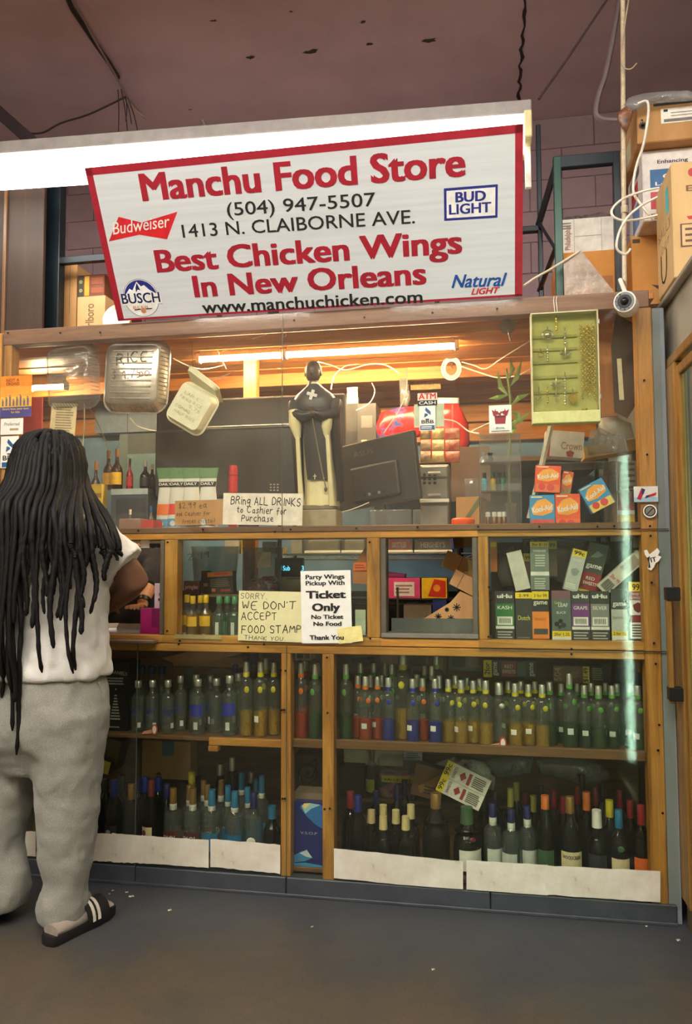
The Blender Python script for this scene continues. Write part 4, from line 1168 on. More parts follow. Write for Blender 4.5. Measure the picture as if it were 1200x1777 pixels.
# ------------------------------------------------------------------ screens
def tv():
    Y = .5
    x0, x1 = Pt(270, 780, Y).x, Pt(598, 780, Y).x; z0, z1 = Pt(400, 864, Y).z, Pt(400, 690, Y).z
    t = thing('television', 'large black flat television seen from behind on the upper shelf', 'television', ((x0 + x1) / 2, Y + .03, SH))
    blk = pbr('black_screen_plastic', [(.3, (36, 36, 36)), (.7, (50, 50, 50))], scale=3, rough=.42)
    part('back_shell', MB().rbox(x0, x1, Y, Y + .04, z0, z1, .01, 2), blk, t)
    zb = Pt(400, 745, Y).z
    part('rear_housing', MB().rbox(x0 + .01, x1 - .12, Y - .035, Y + .002, z0 + .004, zb, .012, 2), blk, t)
    part('ridge', MB().rbox(Pt(362, 740, Y).x, Pt(506, 740, Y).x, Y - .04, Y - .03, zb - .004, zb + .012, .003, 1), C(128, 124, 116, .4), t)
    part('vent_slot', MB().box(Pt(390, 740, Y).x, Pt(500, 740, Y).x, Y - .0415, Y - .04, zb + .002, zb + .005), M_BLACK, t)
    for i in range(9):
        q = Pt(468 + 6 * (i % 3), 842 + 5 * (i // 3), Y - .036); part('port', MB().box(q.x, q.x + .009, Y - .037, Y - .0345, q.z, q.z + .007), C(150, 144, 132), t)
    part('stand_neck', MB().rbox((x0 + x1) / 2 - .05, (x0 + x1) / 2 + .05, Y + .005, Y + .03, SH + .01, z0 + .01, .004, 1), blk, t)
    part('stand_foot', MB().rbox((x0 + x1) / 2 - .16, (x0 + x1) / 2 + .16, Y - .05, Y + .09, SH, SH + .012, .004, 1), blk, t)


tv()


def monitor():
    A, B = Pt(588, 828, .42), Pt(729, 812, .24)
    d = (B - A); d.z = 0; L = d.length; ex = d.normalized(); H = .315
    lo = Pt(729, 882, .24).z
    n = V((ex.y, -ex.x, 0))
    t = thing('computer_monitor', 'black computer monitor seen from behind beside the statue', 'monitor', ((A.x + B.x) / 2, .34, SH))
    tl = math.radians(-6); M = Matrix(((ex.x, -n.x, 0, A.x), (ex.y, -n.y, 0, A.y), (0, 0, 1, lo), (0, 0, 0, 1))) @ Matrix.Rotation(tl, 4, 'Y')
    blk = pbr('monitor_plastic', [(.3, (44, 43, 42)), (.7, (60, 58, 56))], scale=3, rough=.32)
    part('back_shell', MB().rbox(0, L, 0, .03, 0, H, .006, 2, M), blk, t)
    part('rear_housing', MB().rbox(L * .2, L * .8, -.02, .002, .03, H * .62, .012, 2, M), blk, t)
    ey = M.to_3x3() @ V((0, 0, 1)); exx = M.to_3x3() @ V((1, 0, 0))
    pn = Panel(M @ V((0, 0, 0)), exx, ey)
    pn.words('ASUS', L * .25, H * .78, L * .5, H * .78, .025, C(84, 82, 80, .3), t, bold=.004, lift=.002)
    for i in range(5): part('port', MB().box(L * (.36 + .06 * i), L * (.36 + .06 * i) + .012, -.0215, -.019, .05, .062, M), C(140, 136, 126) if i % 2 else M_BLACK, t)
    part('stand', MB().rbox(L * .44, L * .56, .0, .03, -(lo - SH), .02, .004, 1, M), blk, t)
    part('stand_foot', MB().rbox((A.x + B.x) / 2 - .09, (A.x + B.x) / 2 + .09, .27, .42, SH, SH + .012, .004, 1), blk, t)


monitor()

# ------------------------------------------------------------------ stickers on the acrylic
SY = -.0058


def sticker(label, rect, decor, mat=None, tilt=0, name='sticker', bev=0, dep=.0008):
    return carton(name, label, name, rect, SY, dep, mat or M_WHITE, decor, tilt=tilt, bev=0, body='backing')


BLU = C(30, 84, 130, .4)
TORCH = [('poly', [(.42, .92), (.7, .74), (.72, .6), (.5, .7), (.36, .8)], BLU), ('poly', [(.55, .6), (.3, .5), (.34, .68), (.5, .66)], BLU), ('poly', [(.36, .46), (.64, .46), (.6, .42), (.4, .42)], M_INK)]
sticker('orange and purple event flyer stuck on the acrylic at the far end', (1, 652, 55, 724), [('p', 0, 0, 1, .25, C(70, 66, 120)), ('p', 0, .25, 1, .5, C(226, 176, 70)), ('p', 0, .5, 1, .74, C(232, 150, 50)), ('t', 'NOT A', .18, .86, .6, .07, C(120, 60, 30)), ('t', 'CROWD', .18, .77, .6, .07, C(120, 60, 30)), ('t', "Don't lose your seat", .08, .18, .92, .045, C(230, 190, 90)), ('t', 'for kids', .36, .1, .64, .045, C(230, 190, 90))] + [('p', .06 + .115 * i, .27, .115 + .115 * i, .40 + .05 * (i % 3), C(110, 92, 110)) for i in range(8)] + [('c', .088 + .115 * i, .42 + .05 * (i % 3), .022, C(120, 96, 100)) for i in range(8)], C(222, 130, 40, .35), name='flyer')
sticker('small white business card stuck under the orange flyer', (1, 726, 40, 754), [('t', 'Preferred', .15, .55, .85, .2, C(140, 136, 130), {'shear': .2}), ('p', .42, .25, .8, .38, C(160, 140, 90))], name='card')
sticker('white accreditation sticker with blue torch mark beside the long hair', (1, 757, 32, 812), TORCH + [('t', 'BBB', .14, .24, .9, .15, M_INK), ('p', .1, .03, .95, .18, BLU)])
sticker('red ATM cash sticker on the acrylic above the monitor', (724, 682, 758, 704), [('t', 'ATM', .06, .52, .94, .44, C(196, 30, 34), {'bold': .03}), ('p', 0, 0, 1, .42, M_INK), ('t', 'CASH', .08, .1, .92, .24, M_WHITE)], C(214, 196, 170, .5))
carton('notice_card', 'blank pale green square stuck behind the torch sticker', 'card', (718, 701, 770, 741), .002, .001, C(196, 206, 178, .5))
sticker('white accreditation sticker with blue torch mark above the monitor', (727, 703, 755, 747), TORCH + [('t', 'BBB', .14, .28, .9, .13, M_INK), ('p', .06, .03, .94, .2, BLU), ('lines', .12, .06, .9, .18, 2, M_WHITE)])
cr = C(140, 24, 34, .4)
sticker('white square sticker with a red crawfish pot drawing', (848, 703, 887, 751), [('poly', [(.28, .32), (.72, .32), (.76, .62), (.24, .62)], cr), ('p', .3, .56, .7, .6, C(60, 16, 22)), ('c', .34, .72, .09, cr), ('c', .66, .72, .09, cr), ('c', .5, .7, .1, cr), ('poly', [(.2, .6), (.12, .84), (.24, .78), (.3, .88), (.32, .62)], cr), ('poly', [(.8, .6), (.9, .84), (.76, .78), (.7, .88), (.68, .62)], cr), ('c', .46, .76, .05, M_WHITE), ('c', .58, .66, .05, M_WHITE), ('t', 'BOIL', .3, .14, .7, .06, C(90, 84, 80), {'shear': .2}), ('p', .1, .05, .9, .07, M_INK)], C(214, 216, 204, .4))
sticker('worn sticker of two red and navy tubes on the corner post', (1099, 844, 1141, 871), [('p', 0, 0, 1, .3, C(150, 180, 196)), ('poly', [(.12, .2), (.28, .12), (.48, .8), (.32, .9)], C(170, 30, 46)), ('poly', [(.3, .55), (.4, .5), (.48, .8), (.36, .88)], C(36, 44, 96)), ('poly', [(.45, .22), (.9, .42), (.94, .6), (.5, .4)], C(170, 30, 46)), ('poly', [(.45, .22), (.6, .29), (.64, .46), (.5, .4)], C(36, 44, 96))], C(206, 206, 196, .4))
q = Pt(1127, 887, SY)
t = thing('sticker', 'round black and white sticker on the corner post', 'sticker', (q.x, SY, q.z - .03))
pn = Panel(q, (1, 0, 0), (0, 0, 1))
m = MB(); m.prism(circ(q.x, q.z, .0285, 24), SY - .0008, SY); part('backing', m, M_INK, t)
pn.poly(circ(0, 0, .0265, 24), M_WHITE, t, .0012, 'ring'); pn.poly(circ(0, 0, .0215, 24), M_INK, t, .0015, 'disc'); pn.poly(circ(0, 0, .017, 20), C(120, 116, 104), t, .0018, 'centre'); pn.poly([(-.012, -.01), (-.009, -.013), (.013, .01), (.01, .013)], M_INK, t, .0022, 'slash')
pt = [(1117, 955), (1122, 954), (1126, 962), (1134, 956), (1140, 951), (1144, 957), (1141, 964), (1147, 966), (1142, 974), (1137, 977), (1134, 984), (1129, 990), (1123, 987), (1125, 977), (1122, 968), (1118, 962)]
q = Pt(1131, 972, SY); t = thing('sticker', 'white splatter-shaped graffiti sticker with dark lettering on the corner post', 'sticker', (q.x, SY, q.z - .05))
w2 = [Pt(*p, SY) for p in pt]
m = MB(); m.prism([(p.x, p.z) for p in w2], SY - .0008, SY); part('backing', m, M_WHITE, t)
pn = Panel((0, SY - .001, 0), (1, 0, 0), (0, 0, 1))
pn.text('IT', (1129, 976), (1139, 974), 8, M_INK, t, bold=.03, lift=.001); pn.polypx([(1122, 968), (1127, 965), (1126, 974), (1128, 985), (1124, 986), (1125, 977)], M_INK, t, .0008)

# ------------------------------------------------------------------ jewellery case hung on the front
def jewellery():
    A, B = Pt(923, 736, -.06), Pt(1037, 537, -.06)
    x0, x1, z0, z1 = A.x, B.x, A.z, B.z
    lime = pbr('lime_felt_board', [(.3, (188, 186, 116)), (.7, (204, 202, 138))], scale=40, rough=.7)
    t = thing('jewellery_case', 'flat lime-green jewellery display case hanging on the acrylic under the camera', 'display case', ((x0 + x1) / 2, -.03, z0))
    part('back_board', MB().rbox(x0, x1, -.022, -.012, z0, z1, .002, 1), lime, t)
    part('footer', MB().rbox(x0 + .004, x1, -.066, -.022, z0, z0 + .048, .003, 1), lime, t)
    fr = C(196, 188, 150, .3)
    for a in [(x0, x0 + .006, z0, z1), (x1 - .006, x1, z0, z1), (x0, x1, z1 - .006, z1)]:
        part('frame', MB().rbox(a[0], a[1], -.064, -.014, a[2], a[3], .0015, 1), fr, t)
    part('front_cover', MB().box(x0 + .006, x1 - .006, -.064, -.062, z0 + .048, z1 - .006), clear('case_cover', (240, 240, 228), 1.4, .03, .03, (220, 220, 190)), t)
    for f in (.22, .34, .46, .6, .74):
        z = z1 - (z1 - z0 - .06) * f * 1.12
        part('ledge', MB().rbox(x0 + .008, x0 + (x1 - x0) * .7, -.03, -.022, z, z + .012, .001, 1), C(170, 168, 104, .7), t)
    part('hinge', MB().rbox(x1 - .003, x1 + .004, -.066, -.05, z0 + .09, z0 + .11, .001, 1), M_STEEL, t)
    part('hinge', MB().rbox(x1 - .003, x1 + .004, -.066, -.05, z1 - .06, z1 - .04, .001, 1), M_STEEL, t)
    for x in (x0 + .1, x0 + .11):
        part('hanger_wire', MB().tube([(x, -.03, z1), (x - .003, -.012, 2.45), (x, -.0068, 2.468)], .0012, 5), C(220, 214, 196), t)
    gold = C(206, 176, 84, .25, .9); silv = C(190, 186, 172, .25, .9)
    P = lambda px, py: Pt(px, py, -.045)
    names = 'round medallion pendant|leaf pendant|long thin pendant|leaf pendant|key pendant|shield pendant|thin bar pendant|small hook pendant|short drop pendant|narrow cross pendant|thin stick pendant|small stud ring|short chain pendant'.split('|')
    spots = [(950, 588, 'disc'), (981, 618, 'leaf'), (965, 566, 'bar'), (965, 672, 'leaf'), (980, 590, 'bar'), (994, 697, 'shield'), (950, 620, 'bar'), (935, 693, 'hook'), (950, 692, 'bar'), (965, 695, 'cross'), (980, 695, 'bar'), (938, 627, 'ring'), (980, 668, 'bar')]
    where = ['beside the long bar at the top row', 'in the upper rows', 'at the very top of the case', 'in the middle rows', 'above the upper leaf', 'at the bottom near the chains', 'under the round medallion', 'first in the bottom row', 'second in the bottom row', 'third in the bottom row', 'fourth in the bottom row', 'beside the case edge', 'beside the lower leaf']
    for i, (px, py, kd) in enumerate(spots):
        p = P(px, py); g = thing('pendant', 'small metal ' + names[i] + ' ' + where[i], 'pendant', (p.x, -.03, p.z - .02), 'pendants in the jewellery case'); g.scale = (1.35, 1, 1.2)
        mt = gold if i % 3 == 2 else silv
        m = MB(); m.tube([(p.x, -.024, p.z + .045), (p.x, -.036, p.z + .04), (p.x, -.04, p.z + .025)], .0012, 5); part('bail', m, mt, g)
        m = MB()
        if kd == 'disc':
            for k in range(20):
                a = k * math.pi / 10; b = (k + 1) * math.pi / 10
                m.tube([(p.x + .015 * math.cos(a), -.04, p.z + .012 + .015 * math.sin(a)), (p.x + .015 * math.cos(b), -.04, p.z + .012 + .015 * math.sin(b))], .003, 5)
            m.ball((p.x, -.04, p.z + .012), (.008, .003, .008), 8, 6)
        elif kd == 'ring':
            for k in range(14):
                a = k * math.pi / 7; b = (k + 1) * math.pi / 7
                m.tube([(p.x + .008 * math.cos(a), -.04, p.z + .02 + .008 * math.sin(a)), (p.x + .008 * math.cos(b), -.04, p.z + .02 + .008 * math.sin(b))], .002, 5)
        elif kd == 'leaf':
            for a in (-70, -40, 0, 40, 70):
                s = math.radians(a); L = .028 - abs(a) * .00012
                m.tube([(p.x, -.04, p.z), (p.x + L * .6 * math.sin(s), -.041, p.z + L * .6 * math.cos(s)), (p.x + L * math.sin(s), -.04, p.z + L * math.cos(s))], [.001, .0035, .0006], 5)
            m.tube([(p.x, -.04, p.z), (p.x, -.04, p.z - .012)], .0012, 5)
        elif kd == 'shield':
            m.prism([(p.x + a, p.z + b) for a, b in [(-.013, .018), (-.009, .024), (0, .02), (.009, .024), (.013, .018), (.011, 0), (0, -.01), (-.011, 0)]], -.043, -.039)
        elif kd == 'cross':
            m.box(p.x - .002, p.x + .002, -.042, -.039, p.z - .012, p.z + .026).box(p.x - .008, p.x + .008, -.042, -.039, p.z + .01, p.z + .014)
        elif kd == 'hook':
            m.tube([(p.x, -.04, p.z + .024), (p.x + .003, -.04, p.z + .005), (p.x - .006, -.04, p.z - .008), (p.x - .01, -.04, p.z + .002)], .0024, 6)
        else:
            for k in range(5): m.ball((p.x, -.04, p.z + .022 - .009 * k), (.0032, .003, .0055), 8, 5)
        part('charm', m, mt, g, True)
    for i, px in enumerate((1008, 1014, 1019, 1024, 1029)):
        a = P(px, 562 + (i % 2) * 6); b = P(px + 1, 694 - (i % 2) * 14); g = thing('chain', 'gold rope chain hanging in the jewellery case, ' + ORD[i] + ' from the pendants', 'necklace', (a.x, -.04, b.z), 'gold chains in the jewellery case')
        m = MB(); n = 34
        for k in range(n):
            z = a.z + (b.z - a.z) * k / n
            m.ball((a.x + .0022 * (1 if k % 2 else -1), -.035, z), (.0042, .004, .0045), 6, 4)
        part('links', m, gold, g, True)
    p = P(1014, 700); single('ring', MB().lathe([(.009, 0), (.012, 0), (.012, .007), (.009, .007), (.009, 0)], 16, (p.x, -.04, z0 + .05)), gold, 'gold ring at the foot of the chains', 'ring', smooth=True)


jewellery()

# ------------------------------------------------------------------ goods on the upper shelf, far end first
FR = C(206, 60, 50, .5)
carton('folder', 'red plastic folder hanging behind the clear tray', 'folder', (40, 690, 72, 775), .12, .01, C(196, 62, 54, .5))
carton('paper_sheet', 'cream printed notice sheet hanging behind the long hair', 'paper', (86, 700, 130, 790), .11, .002, C(216, 196, 150, .6), [('lines', .2, .35, .9, .95, 12, C(150, 128, 96))], tilt=4)


def whisky(px, ytop, ybase, Y, label, cols, group=None, wpx=20):
    z0 = SH if ybase is None else Pt(px, ybase, Y).z
    z1 = Pt(px, ytop, Y).z; H = z1 - z0; x = Pt(px, (ytop + (ybase or 880)) / 2, Y).x; R = wpx / 2 * 3.6 / F
    t = thing('liquor_bottle', label, 'bottle', (x, Y, z0), group)
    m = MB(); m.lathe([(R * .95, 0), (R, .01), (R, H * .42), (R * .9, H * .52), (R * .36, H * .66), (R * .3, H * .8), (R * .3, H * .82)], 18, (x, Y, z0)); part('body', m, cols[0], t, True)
    m = MB(); m.lathe([(R * .34, H * .8), (R * .36, H), (1e-4, H)], 14, (x, Y, z0)); part('cap', m, cols[1], t, True)
    m = MB(); m.lathe([(R * 1.015, H * .12), (R * 1.015, H * .42)], 12, (x, Y, z0), -math.pi * .92, -math.pi * .08); part('label', m, cols[2], t, True)
    return t


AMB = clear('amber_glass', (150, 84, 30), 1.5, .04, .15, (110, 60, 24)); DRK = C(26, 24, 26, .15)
# low refrigerator-like box the far bottles stand on
carton('metal_case', 'grey metal case with a pale top behind the arm, bottles standing on it', 'case', (192, 848, 256, 912), .42, .18, C(72, 78, 84, .4), [('p', 0, .88, 1, 1, C(166, 178, 174)), ('p', .14, .06, .96, .8, C(54, 58, 64))], stand=SH)
zc_ = Pt(230, 848, .42).z
whisky(188, 782, 850, .5, 'amber liquor bottle with yellow label, first from the long hair', (AMB, C(120, 84, 40), C(214, 168, 40)), 'bottles on the metal case')
whisky(203, 779, 850, .46, 'amber liquor bottle with yellow label beside the red bottle', (AMB, C(140, 96, 44), C(224, 178, 44)), 'bottles on the metal case', 22)
whisky(225, 796, 850, .5, 'slim bottle of red liquor with a white neck band', (C(150, 34, 38, .2), C(60, 22, 28), C(196, 60, 60)), 'bottles on the metal case', 13)
whisky(252, 800, 850, .5, 'dark bottle with a clear stopper beside the fruit pouches', (DRK, C(180, 172, 168, .2), C(40, 38, 40)), 'bottles on the metal case', 20)
whisky(264, 806, 850, .56, 'dark bottle with a clear stopper, behind its twin', (DRK, C(180, 172, 168, .2), C(40, 38, 40)), 'bottles on the metal case', 16)
whisky(166, 800, 880, .48, 'amber bottle with gold neck half hidden by the long hair', (AMB, C(170, 120, 50), C(200, 170, 120)), None, 18)
carton('yellow_can', 'short yellow tin beside the metal case', 'tin', (158, 840, 176, 880), .4, .06, C(206, 180, 60), [('p', 0, .4, 1, .6, C(150, 110, 40))])
whisky(226, 884, None, .22, 'small clear bottle with a white cap on the shelf by the pouches', (M_CLEARP, C(200, 190, 170), M_CLEARP), None, 12)
whisky(262, 878, None, .22, 'small clear bottle with a blue cap beside the fruit pouches', (M_CLEARP, C(40, 90, 150), M_CLEARP), None, 13)
carton('red_case', 'flat red plastic case on the upper shelf beside the pouches', 'case', (244, 902, 266, 914), .16, .1, C(176, 60, 52, .4), stand=SH)
carton('glass_ashtray', 'flat clear tray on the upper shelf', 'tray', (206, 900, 244, 914), .2, .1, C(130, 100, 90, .3), stand=SH, bev=.004)

PG = C(92, 128, 84, .3)


def pouch(px, label, k, Y, tl):
    z1 = Pt(px, 812, Y).z; x = Pt(px, 860, Y).x
    t = thing('drink_pouch', label, 'pouch', (x, Y, SH), 'frozen drink pouches on the upper shelf')
    W = .098; H = z1 - SH
    M = Matrix.Translation((x, Y, SH)) @ Matrix.Rotation(math.radians(tl * 0), 4, 'Y')
    rows = [(0, .028, .5), (.08, .034, .5), (.3, .03, .47), (.5, .022, .43), (.7, .014, .37), (.84, .006, .41), (1, .002, .5)]

    def ringat(f, d, w, g=1.0): return [(W * w * 2 * .5 * math.cos(q) * g, d * math.sin(q) * g, H * f) for q in [2 * math.pi * i / 20 for i in range(20)]]
    m = MB(); m.rings([ringat(*r) for r in rows], True, M)
    part('bag', m, pbr('pouch_foil_%d' % k, [(.3, (198, 200, 190)), (.7, (216, 216, 206))], scale=10, rough=.2), t, True)

    def band(f0, d0, w0, f1, d1, w1, a0, a1, mat, nm, g):
        m = MB(); vs = []
        for f, d, w in ((f0, d0, w0), (f1, d1, w1)):
            for i in range(9):
                q = a0 + (a1 - a0) * i / 8; vs.append((W * w * math.cos(q) * g, d * math.sin(q) * g - .0006, H * f))
        m.add(vs, [(i, i + 1, i + 10, i + 9) for i in range(8)], M); part(nm, m, mat, t, True)
    A0, A1 = -math.pi + .15, -.15
    band(.84, .0065, .41, 1, .0025, .5, A0, A1, PG, 'leaf_print', 1.03)
    band(.71, .0145, .372, .79, .0095, .395, A0 + .1, A1 - .1, M_INK, 'name_band', 1.04)
    fruit = [C(214, 110, 40), C(206, 70, 60), C(212, 180, 50), C(200, 44, 40)][k]
    band(.3, .03, .47, .46, .0236, .438, A0 + .5, A1 - .5, fruit, 'fruit_print', 1.03)
    band(.12, .0335, .497, .24, .031, .478, A0 + .3, A1 - .6, C(84, 150, 180), 'wave_print', 1.03)
    band(.0, .028, .5, .09, .034, .5, A0 + .1, A1 - .3, C(216, 170, 60), 'base_print', 1.03)
    pn = Panel(M @ V((-W * .42, -.017, H * .735)), M.to_3x3() @ V((1, 0, 0)), V((0, 0, 1)))
    pn.words('DAILY', .012, 0, .075, 0, .012, M_WHITE, t, bold=.02)
    ps = Panel(M @ V((-W * .3, -.0345, H * .17)), M.to_3x3() @ V((1, 0, 0)), V((0, 0, 1))); ps.poly(circ(.02, 0, .013, 14), C(206, 210, 206), t, .001, 'seal_print')


for k, (px, lb) in enumerate([(288, 'first frozen drink pouch with orange fruit, nearest the dark bottles'), (308, 'second frozen drink pouch with red fruit, counted from the dark bottles'), (332, 'third frozen drink pouch with yellow fruit, counted from the dark bottles'), (361, 'frontmost frozen drink pouch with red fruit beside the red can')]):
    pouch(px, lb, k, .30 - .07 * k, 0)
carton('price_card', 'brown cardboard price card handwritten for the frozen drink pouches', 'card', (303, 868, 386, 911), .055, .002, M_CARD, [('h', '$2.99 ea', .08, .68, .66, .22, M_INK, {'w': .55}), ('h', 'ask Cashier for', .03, .38, .74, .17, M_INK, {'w': .6}), ('h', 'frozen cocktail', .16, .08, .84, .17, M_INK, {'w': .6})], tilt=-.5)
carton('paper_sign', 'white handwritten paper sign about drinks standing on the rail in front of the television', 'sign', (386, 856, 524, 911), .053, .001, C(226, 220, 206, .7), [('h', 'BRing ALL DRINKS', .1, .66, .97, .24, M_INK, {'w': .8, 'v1': .6}), ('h', 'to Cashier for', .18, .38, .8, .2, M_INK, {'w': .8, 'v1': .34}), ('h', 'Purchase', .24, .12, .64, .2, M_INK, {'w': .8, 'v1': .1})], tilt=1.5)
q = Pt(404, 850, .3); t = thing('red_can', 'slim stacked red can behind the drinks sign', 'can', (q.x, .3, SH))
m = MB(); zz_ = Pt(404, 808, .3).z - SH; m.lathe([(.019, 0), (.021, .005), (.021, zz_ - .02), (.018, zz_), (.0001, zz_)], 18, (q.x, .3, SH)); part('body', m, C(170, 40, 44, .3), t, True)
for f in (.3, .6, .85): m = MB(); m.lathe([(.0216, zz_ * f), (.0216, zz_ * f + .004)], 18, (q.x, .3, SH)); part('ring', m, C(90, 24, 28, .3), t, True)

# ------------------------------------------------------------------ upper shelf, from the monitor to the corner
def bag(name, label, cat, pts, Y, dep, mat, seed=0, group=None):
    """puffed bag from a pixel outline: front and back sheets bulging apart"""
    P = [Pt(x, y, Y) for x, y in pts]; cx = sum(p.x for p in P) / len(P); cz = sum(p.z for p in P) / len(P)
    rnd = random.Random(seed); m = MB(); R = []
    for s, d in ((1, 0), (.92, .45), (.7, .8), (.35, 1), (.05, 1.02)):
        R.append([(cx + (p.x - cx) * s, Y - dep * d * rnd.uniform(.85, 1.1), cz + (p.z - cz) * s) for p in P])
    Rb = []
    for s, d in ((.05, 1), (.35, 1), (.7, .8), (.92, .45)):
        Rb.append([(cx + (p.x - cx) * s, Y + dep * d * rnd.uniform(.8, 1.1), cz + (p.z - cz) * s) for p in P])
    m.rings(list(reversed(R)) + list(reversed(Rb)), True)
    zs = min(p.z for p in P)
    t = thing(name, label, cat, (cx, Y, zs), group); part('bag', m, mat, t, True, sharp=70)
    return t


bag('plastic_film', 'crumpled clear plastic film draped on the topmost carton', 'film', [(1082, 182), (1090, 170), (1115, 163), (1150, 160), (1200, 158), (1215, 172), (1160, 176), (1125, 180), (1098, 192)], .0, .02, M_FILM, 51)
bag('paper_scrap', 'torn brown wrapping hanging off the corner of the topmost carton', 'wrapping', [(1070, 196), (1085, 184), (1096, 190), (1094, 212), (1086, 230), (1074, 216)], .0, .012, pbr('torn_foil_scrap', [(.35, (60, 40, 34)), (.55, (130, 80, 50)), (.7, (176, 150, 140))], scale=30, rough=.4), 52)
# back wall shelf that carries snacks and boxes deep in the booth
BS = thing('wall_shelf', 'plank wall shelf deep in the booth behind the monitor', 'shelf', (-.2, 1.2, 1.6))
zb = Pt(760, 800, .9).z
part('board', MB().rbox(-.75, .6, .8, 1.62, zb - .025, zb, .003, 1), WDK, BS)
part('bracket', MB().rbox(-.5, -.47, .85, 1.62, zb - .08, zb - .025, .002, 1), WDK, BS); part('bracket', MB().rbox(.4, .43, .85, 1.62, zb - .08, zb - .025, .002, 1), WDK, BS)
FOILR = pbr('red_snack_foil', [(.35, (176, 30, 34)), (.65, (206, 48, 44))], scale=9, rough=.25, bmp=.3)
t = bag('snack_bag', 'big red snack bag behind the torch sticker', 'bag', [(735, 712), (760, 700), (795, 700), (812, 735), (815, 770), (800, 803), (740, 803), (728, 760)], .86, .05, FOILR, 1)
t = bag('snack_bag', 'red, blue and yellow snack bag above the monitor', 'bag', [(660, 716), (690, 706), (735, 704), (742, 740), (735, 756), (690, 768), (655, 770), (650, 740)], .96, .045, pbr('mixed_snack_foil', [(.38, (40, 84, 150)), (.45, (190, 36, 36)), (.6, (200, 44, 40)), (.66, (214, 170, 40))], scale=7, rough=.25), 2)
t = bag('snack_bag', 'white topped snack bag standing behind the red one', 'bag', [(758, 690), (796, 690), (797, 715), (790, 730), (760, 730)], .98, .03, pbr('white_blue_foil', [(.4, (200, 206, 210)), (.55, (214, 214, 212)), (.66, (110, 140, 180))], scale=12, rough=.25), 3)
# hanging strips of foil packets
for k, (x0, x1) in enumerate([(729, 748), (749, 771), (772, 798)]):
    t = thing('foil_packet_strip', 'strip of shiny foil packets under the torch sticker, ' + ORD[k] + ' from the monitor', 'packet', (Pt((x0 + x1) / 2, 800, .62).x, .62, Pt(760, 803, .62).z), 'foil packets hanging by the monitor')
    mt = [pbr('gold_foil_a', [(.4, (120, 92, 66)), (.7, (176, 146, 108))], scale=30, rough=.25, metal=.6, bmp=.4), pbr('gold_foil_b', [(.4, (170, 140, 84)), (.7, (216, 190, 130))], scale=30, rough=.22, metal=.6, bmp=.4), pbr('red_foil_c', [(.4, (150, 40, 40)), (.7, (200, 150, 110))], scale=20, rough=.22, metal=.4, bmp=.4)][k]
    for j in range(3):
        a, b = Pt(x0, 743 + j * 20, .62), Pt(x1, 762 + j * 20, .62)
        m = MB(); m.rbox(a.x, b.x, .615, .625, b.z, a.z, .004, 2); part('packet', m, mt, t, True)
    part('hook_strip', MB().box(Pt((x0 + x1) / 2, 750, .63).x - .004, Pt((x0 + x1) / 2, 750, .63).x + .004, .627, .63, Pt(760, 803, .63).z, Pt(760, 700, .63).z), M_CLEARP, t)
# plastic drawer unit
GB = C(128, 122, 114, .35)
dx0, dx1 = Pt(728, 850, .4).x, Pt(779, 850, .4).x
t = thing('drawer_unit', 'small grey plastic drawer unit beside the monitor edge', 'drawers', ((dx0 + dx1) / 2, .5, SH))
zt = Pt(750, 806, .4).z
part('carcass', MB().rbox(dx0, dx1, .41, .58, SH, zt, .004, 1), C(104, 98, 92, .4), t)
for z0, z1 in [(SH + .004, Pt(750, 876, .4).z), (Pt(750, 866, .4).z, Pt(750, 830, .4).z), (Pt(750, 828, .4).z, zt - .004)]:
    d = part('drawer', MB().rbox(dx0 + .006, dx1 - .006, .396, .412, z0, z1 - .004, .004, 1), GB, t)
    part('handle', MB().rbox((dx0 + dx1) / 2 - .03, (dx0 + dx1) / 2 + .03, .384, .397, z0 + .012, z0 + .024, .003, 1), C(170, 164, 152, .35), d)
part('white_ledge', MB().rbox(dx0, dx1, .385, .41, Pt(750, 872, .4).z, Pt(750, 866, .4).z, .002, 1), M_WHITE, t)
m = MB()
for i in range(9):
    q = Pt(736 + 9 * (i % 3), 824 + 7 * (i // 3), .395); m.ball((q.x, .394, q.z), (.008, .002, .007), 7, 5)
part('flower_print', m, M_INK, t)
carton('paper_note', 'white slip taped up between statue and snack bags', 'note', (602, 672, 620, 700), .7, .002, M_WHITE)
# brown carton and orange lids on the shelf
carton('cardboard_carton', 'open brown carton with a green flap on the upper shelf', 'box', (790, 862, 832, 898), .34, .14, M_CARD, [('poly', [(.2, .1), (1, .75), (1, 1), (.3, .35)], C(96, 104, 60))], stand=SH, yaw=-14)
for k, (y, lb) in enumerate([(907, 'lower flat orange tub on the upper shelf'), (893, 'upper orange tub stacked on the flat one')]):
    q = Pt(800 + 3 * k, y, .16); z0 = SH if k == 0 else SH + .03
    single('food_tub', MB().lathe([(.0001, 0), (.058 - .012 * k, 0), (.062 - .012 * k, .006), (.062 - .012 * k, .022), (.056 - .012 * k, .028), (.0001, .028)], 24, (q.x, .16, z0)), C(226, 90, 40, .35), lb, 'tub', 'orange tubs', True)
carton('black_carton', 'dark brown carton at the back behind the orange lids', 'box', (782, 775, 850, 870), .74, .04, C(96, 74, 58, .7), stand=None)
carton('bin', 'clear plastic bin standing behind the brown carton', 'bin', (806, 830, 830, 905), .5, .1, M_CLEARP, stand=SH, bev=.005)
# low clear tubs at the foot of the monitor
for k, (x0, x1, lb) in enumerate([(640, 712, 'wide clear tub at the foot of the monitor'), (716, 730, 'narrow clear tub between monitor and drawers')]):
    carton('clear_tub', lb, 'tub', (x0, 884, x1, 912), .14, .08, M_CLEARP, stand=SH, bev=.005)
cable('mouse_cable', 'thin pale cable end poking out under the monitor', [(585, 890, .28), (610, 884, .28), (640, 872, .3)], .002, M_WIREW)

